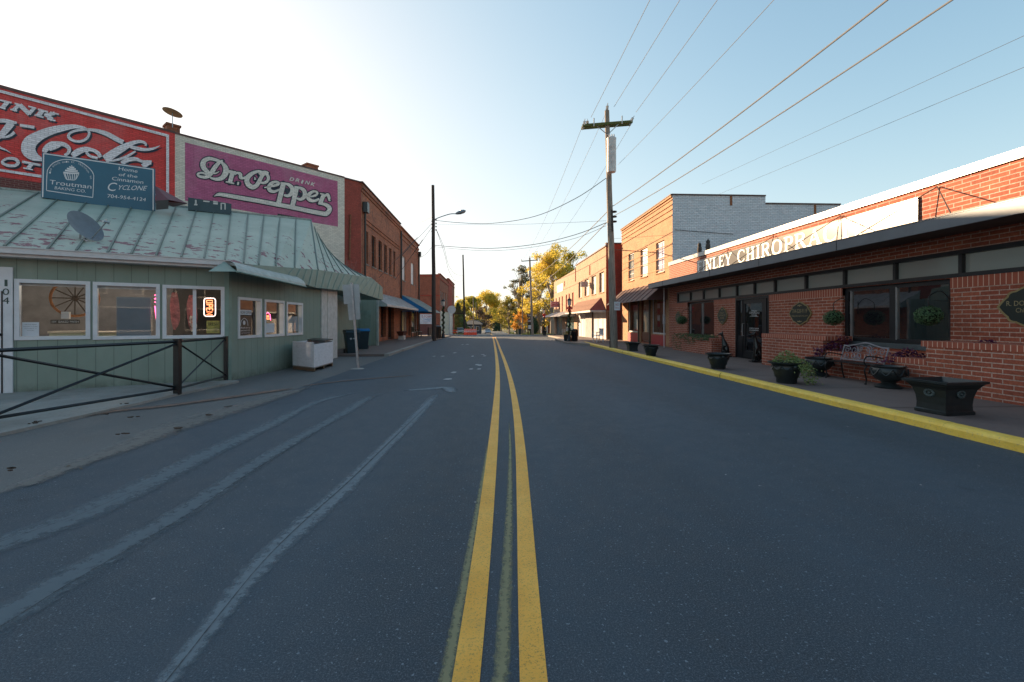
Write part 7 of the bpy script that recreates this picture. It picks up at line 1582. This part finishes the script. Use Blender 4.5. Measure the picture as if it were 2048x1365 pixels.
def house(x0, x1, y0, y1, h, rh, wm, rm_, label, porch=False):
    z = gz(y0); t = thing('house', label, 'house', (x0, y0, z)); f = Frame((x0, y0, z), (1, 0, 0), (0, -1, 0)); W_ = x1 - x0
    ws = [(W_ * k - .5, W_ * k + .5, .9, 2.2) for k in (.22, .5, .78)]
    m = MB(); wall(m, f, 0, W_, -.2, h, ws, .1); m.quad((x0, y0, z), (x0, y1, z), (x0, y1, z + h), (x0, y0, z + h)); m.quad((x1, y0, z), (x1, y1, z), (x1, y1, z + h), (x1, y0, z + h)); m.quad((x0, y1, z), (x1, y1, z), (x1, y1, z + h), (x0, y1, z + h)); m.build('wall', wm, t)
    for r in ws: window(t, f, r, 'white', 'darkglass', .08, .08)
    xm = (y0 + y1) / 2; m = MB(); o_ = .5
    A, B_, C_, D = V((x0 - o_, y0 - o_, z + h)), V((x1 + o_, y0 - o_, z + h)), V((x1 + o_, y1 + o_, z + h)), V((x0 - o_, y1 + o_, z + h)); R1_, R2_ = V((x0 + W_ * .2, xm, z + h + rh)), V((x1 - W_ * .2, xm, z + h + rh))
    m.quad(A, B_, R2_, R1_); m.quad(C_, D, R1_, R2_); m.poly([B_, C_, R2_]); m.poly([D, A, R1_]); m.build('roof', rm_, t)
    if porch:
        for k in range(5): x = x0 + W_ * k / 4; m = MB(); m.tube([(x, y0 - 2, z), (x, y0 - 2, z + h - .2)], .13, 8); m.build('porch_column', 'white', t)
        m = MB(); m.box((x0 - .3, y0 - 2.3, z + h - .25), (x1 + .3, y0, z + h - .02)); m.build('porch_roof', rm_, t)
gy = 112; xa, xb = ground_hit(1070, gy).x, ground_hit(1114, gy).x; house(xa, xb, gy, gy + 9, 3.0, 2.4, 'b_far', 'roofing', 'low brick bungalow with white porch columns behind the far right lamp post', True)
xa, xb = ground_hit(1031, 125).x, ground_hit(1052, 125).x; house(xa, xb, 125, 133, 2.3, 2.2, 'offwhite', plain('pale_grey_roof', (.35, .36, .38), .8), 'small house with a pale grey roof under the pine tree')
xa, xb = ground_hit(930, 135).x, ground_hit(962, 135).x; house(xa, xb, 135, 145, 2.8, 1.2, plain('dim_blue_siding', (.05, .06, .08), .8), 'roofing', 'low dark bluish building beyond the orange barrels')
# ------------------------------------------------------------ trees
def tree(loc, h, r, mat, label, seed, n=5000, base=.28, sparse=0, trunk='pole', ls=.22, flat=1.0, kind='street_tree'):
    r_ = random.Random(seed); t = thing(kind, label, 'tree', loc, 'autumn trees at the end of the street'); m = MB()
    limbs = []
    top = loc + V((r_.gauss(0, .3), r_.gauss(0, .3), h * .85)); m.tube([loc - UP * .2, loc + UP * h * .2, loc.lerp(top, .55) + V((r_.gauss(0, .2), 0, 0)), top], [h * .028, h * .022, h * .013, .03], 8)
    cl_ = []
    for i in range(22 if not sparse else 30):
        k = base + (1 - base) * r_.random() ** .8; a = r_.random() * 6.283; rad = r * math.sin(math.pi * min(1, (k - base) / (1 - base) * .82 + .16)) * r_.uniform(.55, 1.05)
        c = loc + V((rad * math.cos(a), rad * math.sin(a), h * k * flat)); s0_ = loc.lerp(top, max(.15, k - .28)); m.tube([s0_, s0_.lerp(c, .5) + UP * .25, c], [h * .009, h * .006, .02], 5); cl_.append((c, r * r_.uniform(.20, .42)))
        for j in range(2):
            d = c + V((r_.gauss(0, 1), r_.gauss(0, 1), r_.gauss(0, .7))) * r * .25; m.tube([s0_.lerp(c, .6), d], [h * .004, .01], 4); cl_.append((d, r * r_.uniform(.12, .26)))
    m.build('trunk', trunk, t, True); m = MB(); tot = sum(s_ ** 2 for _, s_ in cl_)
    for c, s_ in cl_:
        for i in range(int(n * s_ ** 2 / tot)):
            d = V((r_.gauss(0, 1), r_.gauss(0, 1), r_.gauss(0, .8))).normalized() * s_ * r_.random() ** .45; d.z *= .75
            leaf(m, c + d, ls * r_.uniform(.5, 1.2), d.normalized() if d.length > .01 else None, r_)
    m.build('crown', mat, t); return t
M['yel'] = leafmat('yellow_autumn_leaf', [(.24, .24, .06), (.50, .42, .07), (.72, .56, .10), (.74, .48, .10)], .35, .6); M['yg'] = leafmat('yellow_green_leaf', [(.18, .19, .04), (.42, .37, .06), (.66, .52, .08)], .4, .6)
M['org'] = leafmat('orange_autumn_leaf', [(.40, .18, .04), (.62, .32, .06), (.7, .45, .08)], .6, .55); M['olive'] = leafmat('olive_brown_leaf', [(.10, .12, .03), (.25, .22, .05), (.42, .30, .06)], .5, .45); M['pine'] = leafmat('dull_pine_needles', [(.05, .06, .035), (.13, .13, .07), (.24, .20, .11)], .8, .35)
M['brownleaf'] = leafmat('brown_purple_leaf', [(.07, .05, .04), (.14, .09, .06), (.22, .15, .08)], .5, .3)
def tr_(px, y, top_py, r, mat, label, seed, **kw):
    g_ = ground_hit(px, y); h = hy(px, top_py, y).z - gz(y); return tree(g_, h, r, M[mat], label, seed, **kw)
tr_(1104, 86, 506, 5.6, 'yel', 'large yellow autumn tree rising behind the far right shops', 31, n=17000, base=.2, ls=.17)
tr_(1142, 92, 512, 5.5, 'yg', 'tall yellow green tree showing above the far right shop roofs', 32, n=11000, base=.3, ls=.2)
tr_(1078, 100, 560, 4.6, 'yel', 'yellow tree left of the far crossarm pole foot', 33, n=10000, base=.15, ls=.18)
tr_(1042, 104, 534, 2.6, 'pine', 'tall sparse pine with a bare trunk at the right end of the street', 34, n=4200, base=.42, sparse=1, ls=.17, trunk='pole', kind='pine_tree')
tr_(1018, 112, 600, 3.9, 'olive', 'olive and yellow round tree left of the sparse pine', 35, n=6000, base=.15, ls=.2)
tr_(1041, 97, 622, 1.9, 'org', 'small bright orange tree below the sparse pine', 36, n=2600, base=.2, ls=.15)
tr_(1056, 122, 612, 3.6, 'yg', 'yellow green tree behind the small orange tree', 37, n=4500, base=.15, ls=.2)
tr_(973, 190, 590, 8.6, 'yel', 'broad yellow tree over the middle of the far street', 38, n=13000, base=.15, ls=.33)
tr_(943, 165, 596, 5.2, 'yg', 'yellow green tree behind the bare dark pole', 39, n=9000, base=.12, ls=.3)
tr_(960, 150, 622, 4.2, 'brownleaf', 'brown half bare tree beside the far pale poles', 40, n=3600, base=.15, ls=.22)
tr_(921, 150, 600, 4.0, 'yg', 'pale green tree showing between the far left balcony and the dark pole', 41, n=3500, base=.2, ls=.24)
tr_(990, 235, 612, 6.5, 'olive', 'olive tree far down the left side of the street', 42, n=4500, base=.1, ls=.34)
tr_(1003, 260, 628, 6.5, 'yg', 'low yellow green tree where the far street disappears', 43, n=4500, base=.08, ls=.36)
r_ = random.Random(77); m = MB()
for i in range(26000):
    y = r_.uniform(330, 470); x = r_.uniform(-260, 260); hh_ = 13 + 5 * math.sin(x * .06) + 3 * math.sin(x * .21 + 1)
    if abs(x + 8) < 7 and y < 400: continue
    leaf(m, V((x, y, gz(y) + hh_ * r_.random() ** .8)), r_.uniform(.8, 1.6), V((0, -.6, .4)), r_)
o = m.build('far_woodland', leafmat('distant_autumn_wood', [(.05, .06, .03), (.14, .13, .05), (.28, .20, .07)], .06, .2)); o['kind'] = 'stuff'; o['label'] = 'distant mixed autumn woodland closing the end of the street'
m = MB(); r_ = random.Random(3)
for i in range(14000):
    side = r_.random() < .6; x = r_.uniform(6.4, 30) if side else r_.uniform(-30, -4.6); y = r_.uniform(70.5 if side else 104, 190); 
    if side and y < 62: continue
    b = V((x, y, gz(y) - .03)); a = r_.random() * 3; s_ = r_.uniform(.05, .14); m.poly([b + V((s_ * math.cos(a), s_ * math.sin(a), 0)), b - V((s_ * math.cos(a), s_ * math.sin(a), 0)), b + V((0, 0, s_ * 2.2))])
o = m.build('verge_grass', plain('sunlit_grass', (.20, .22, .045), .9, 0, .3, 1)); o['kind'] = 'stuff'; o['label'] = 'yellow green lawn grass along the far verges'
# ------------------------------------------------------------ the other side of the crossing, behind the photographer (seen only as reflections)
def behind(name, label, x0, x1, y, h, mat, seed):
    fr = Frame((x1, y, 0), (-1, 0, 0), (0, 1, 0)); r_ = random.Random(seed); t = thing(name, label, 'building', (x0, y, 0)); W_ = x1 - x0
    ws = [(W_ * (k + .25) / 5, W_ * (k + .65) / 5, 3.9, 5.6) for k in range(5)] + [(W_ * .08, W_ * .4, .5, 2.8), (W_ * .6, W_ * .92, .5, 2.8)]
    m = MB(); wall(m, fr, 0, W_, 0, h, ws, .2); m.quad((x0, y, 0), (x0, y - 14, 0), (x0, y - 14, h), (x0, y, h)); m.quad((x1, y, 0), (x1, y - 14, 0), (x1, y - 14, h), (x1, y, h)); m.build('wall', mat, t)
    m = MB(); m.quad((x0, y, h), (x1, y, h), (x1, y - 14, h), (x0, y - 14, h)); m.build('roof', 'roofing', t)
    for r in ws: window(t, fr, r, 'white', 'darkglass', .1, .12)
behind('grey_shop', 'two storey dark grey shop across the road behind the photographer', 5, 19, -27, 7.0, plain('dark_painted_wall', (.07, .07, .07), .9), 1)
behind('wide_brick_shop', 'wide brick building behind the photographer to the right', 22, 44, -24, 7.6, 'b_far', 2)
behind('red_brick_shop', 'two storey red brick building behind the photographer to the left', -26, -7, -28, 7.2, 'b_far', 3)
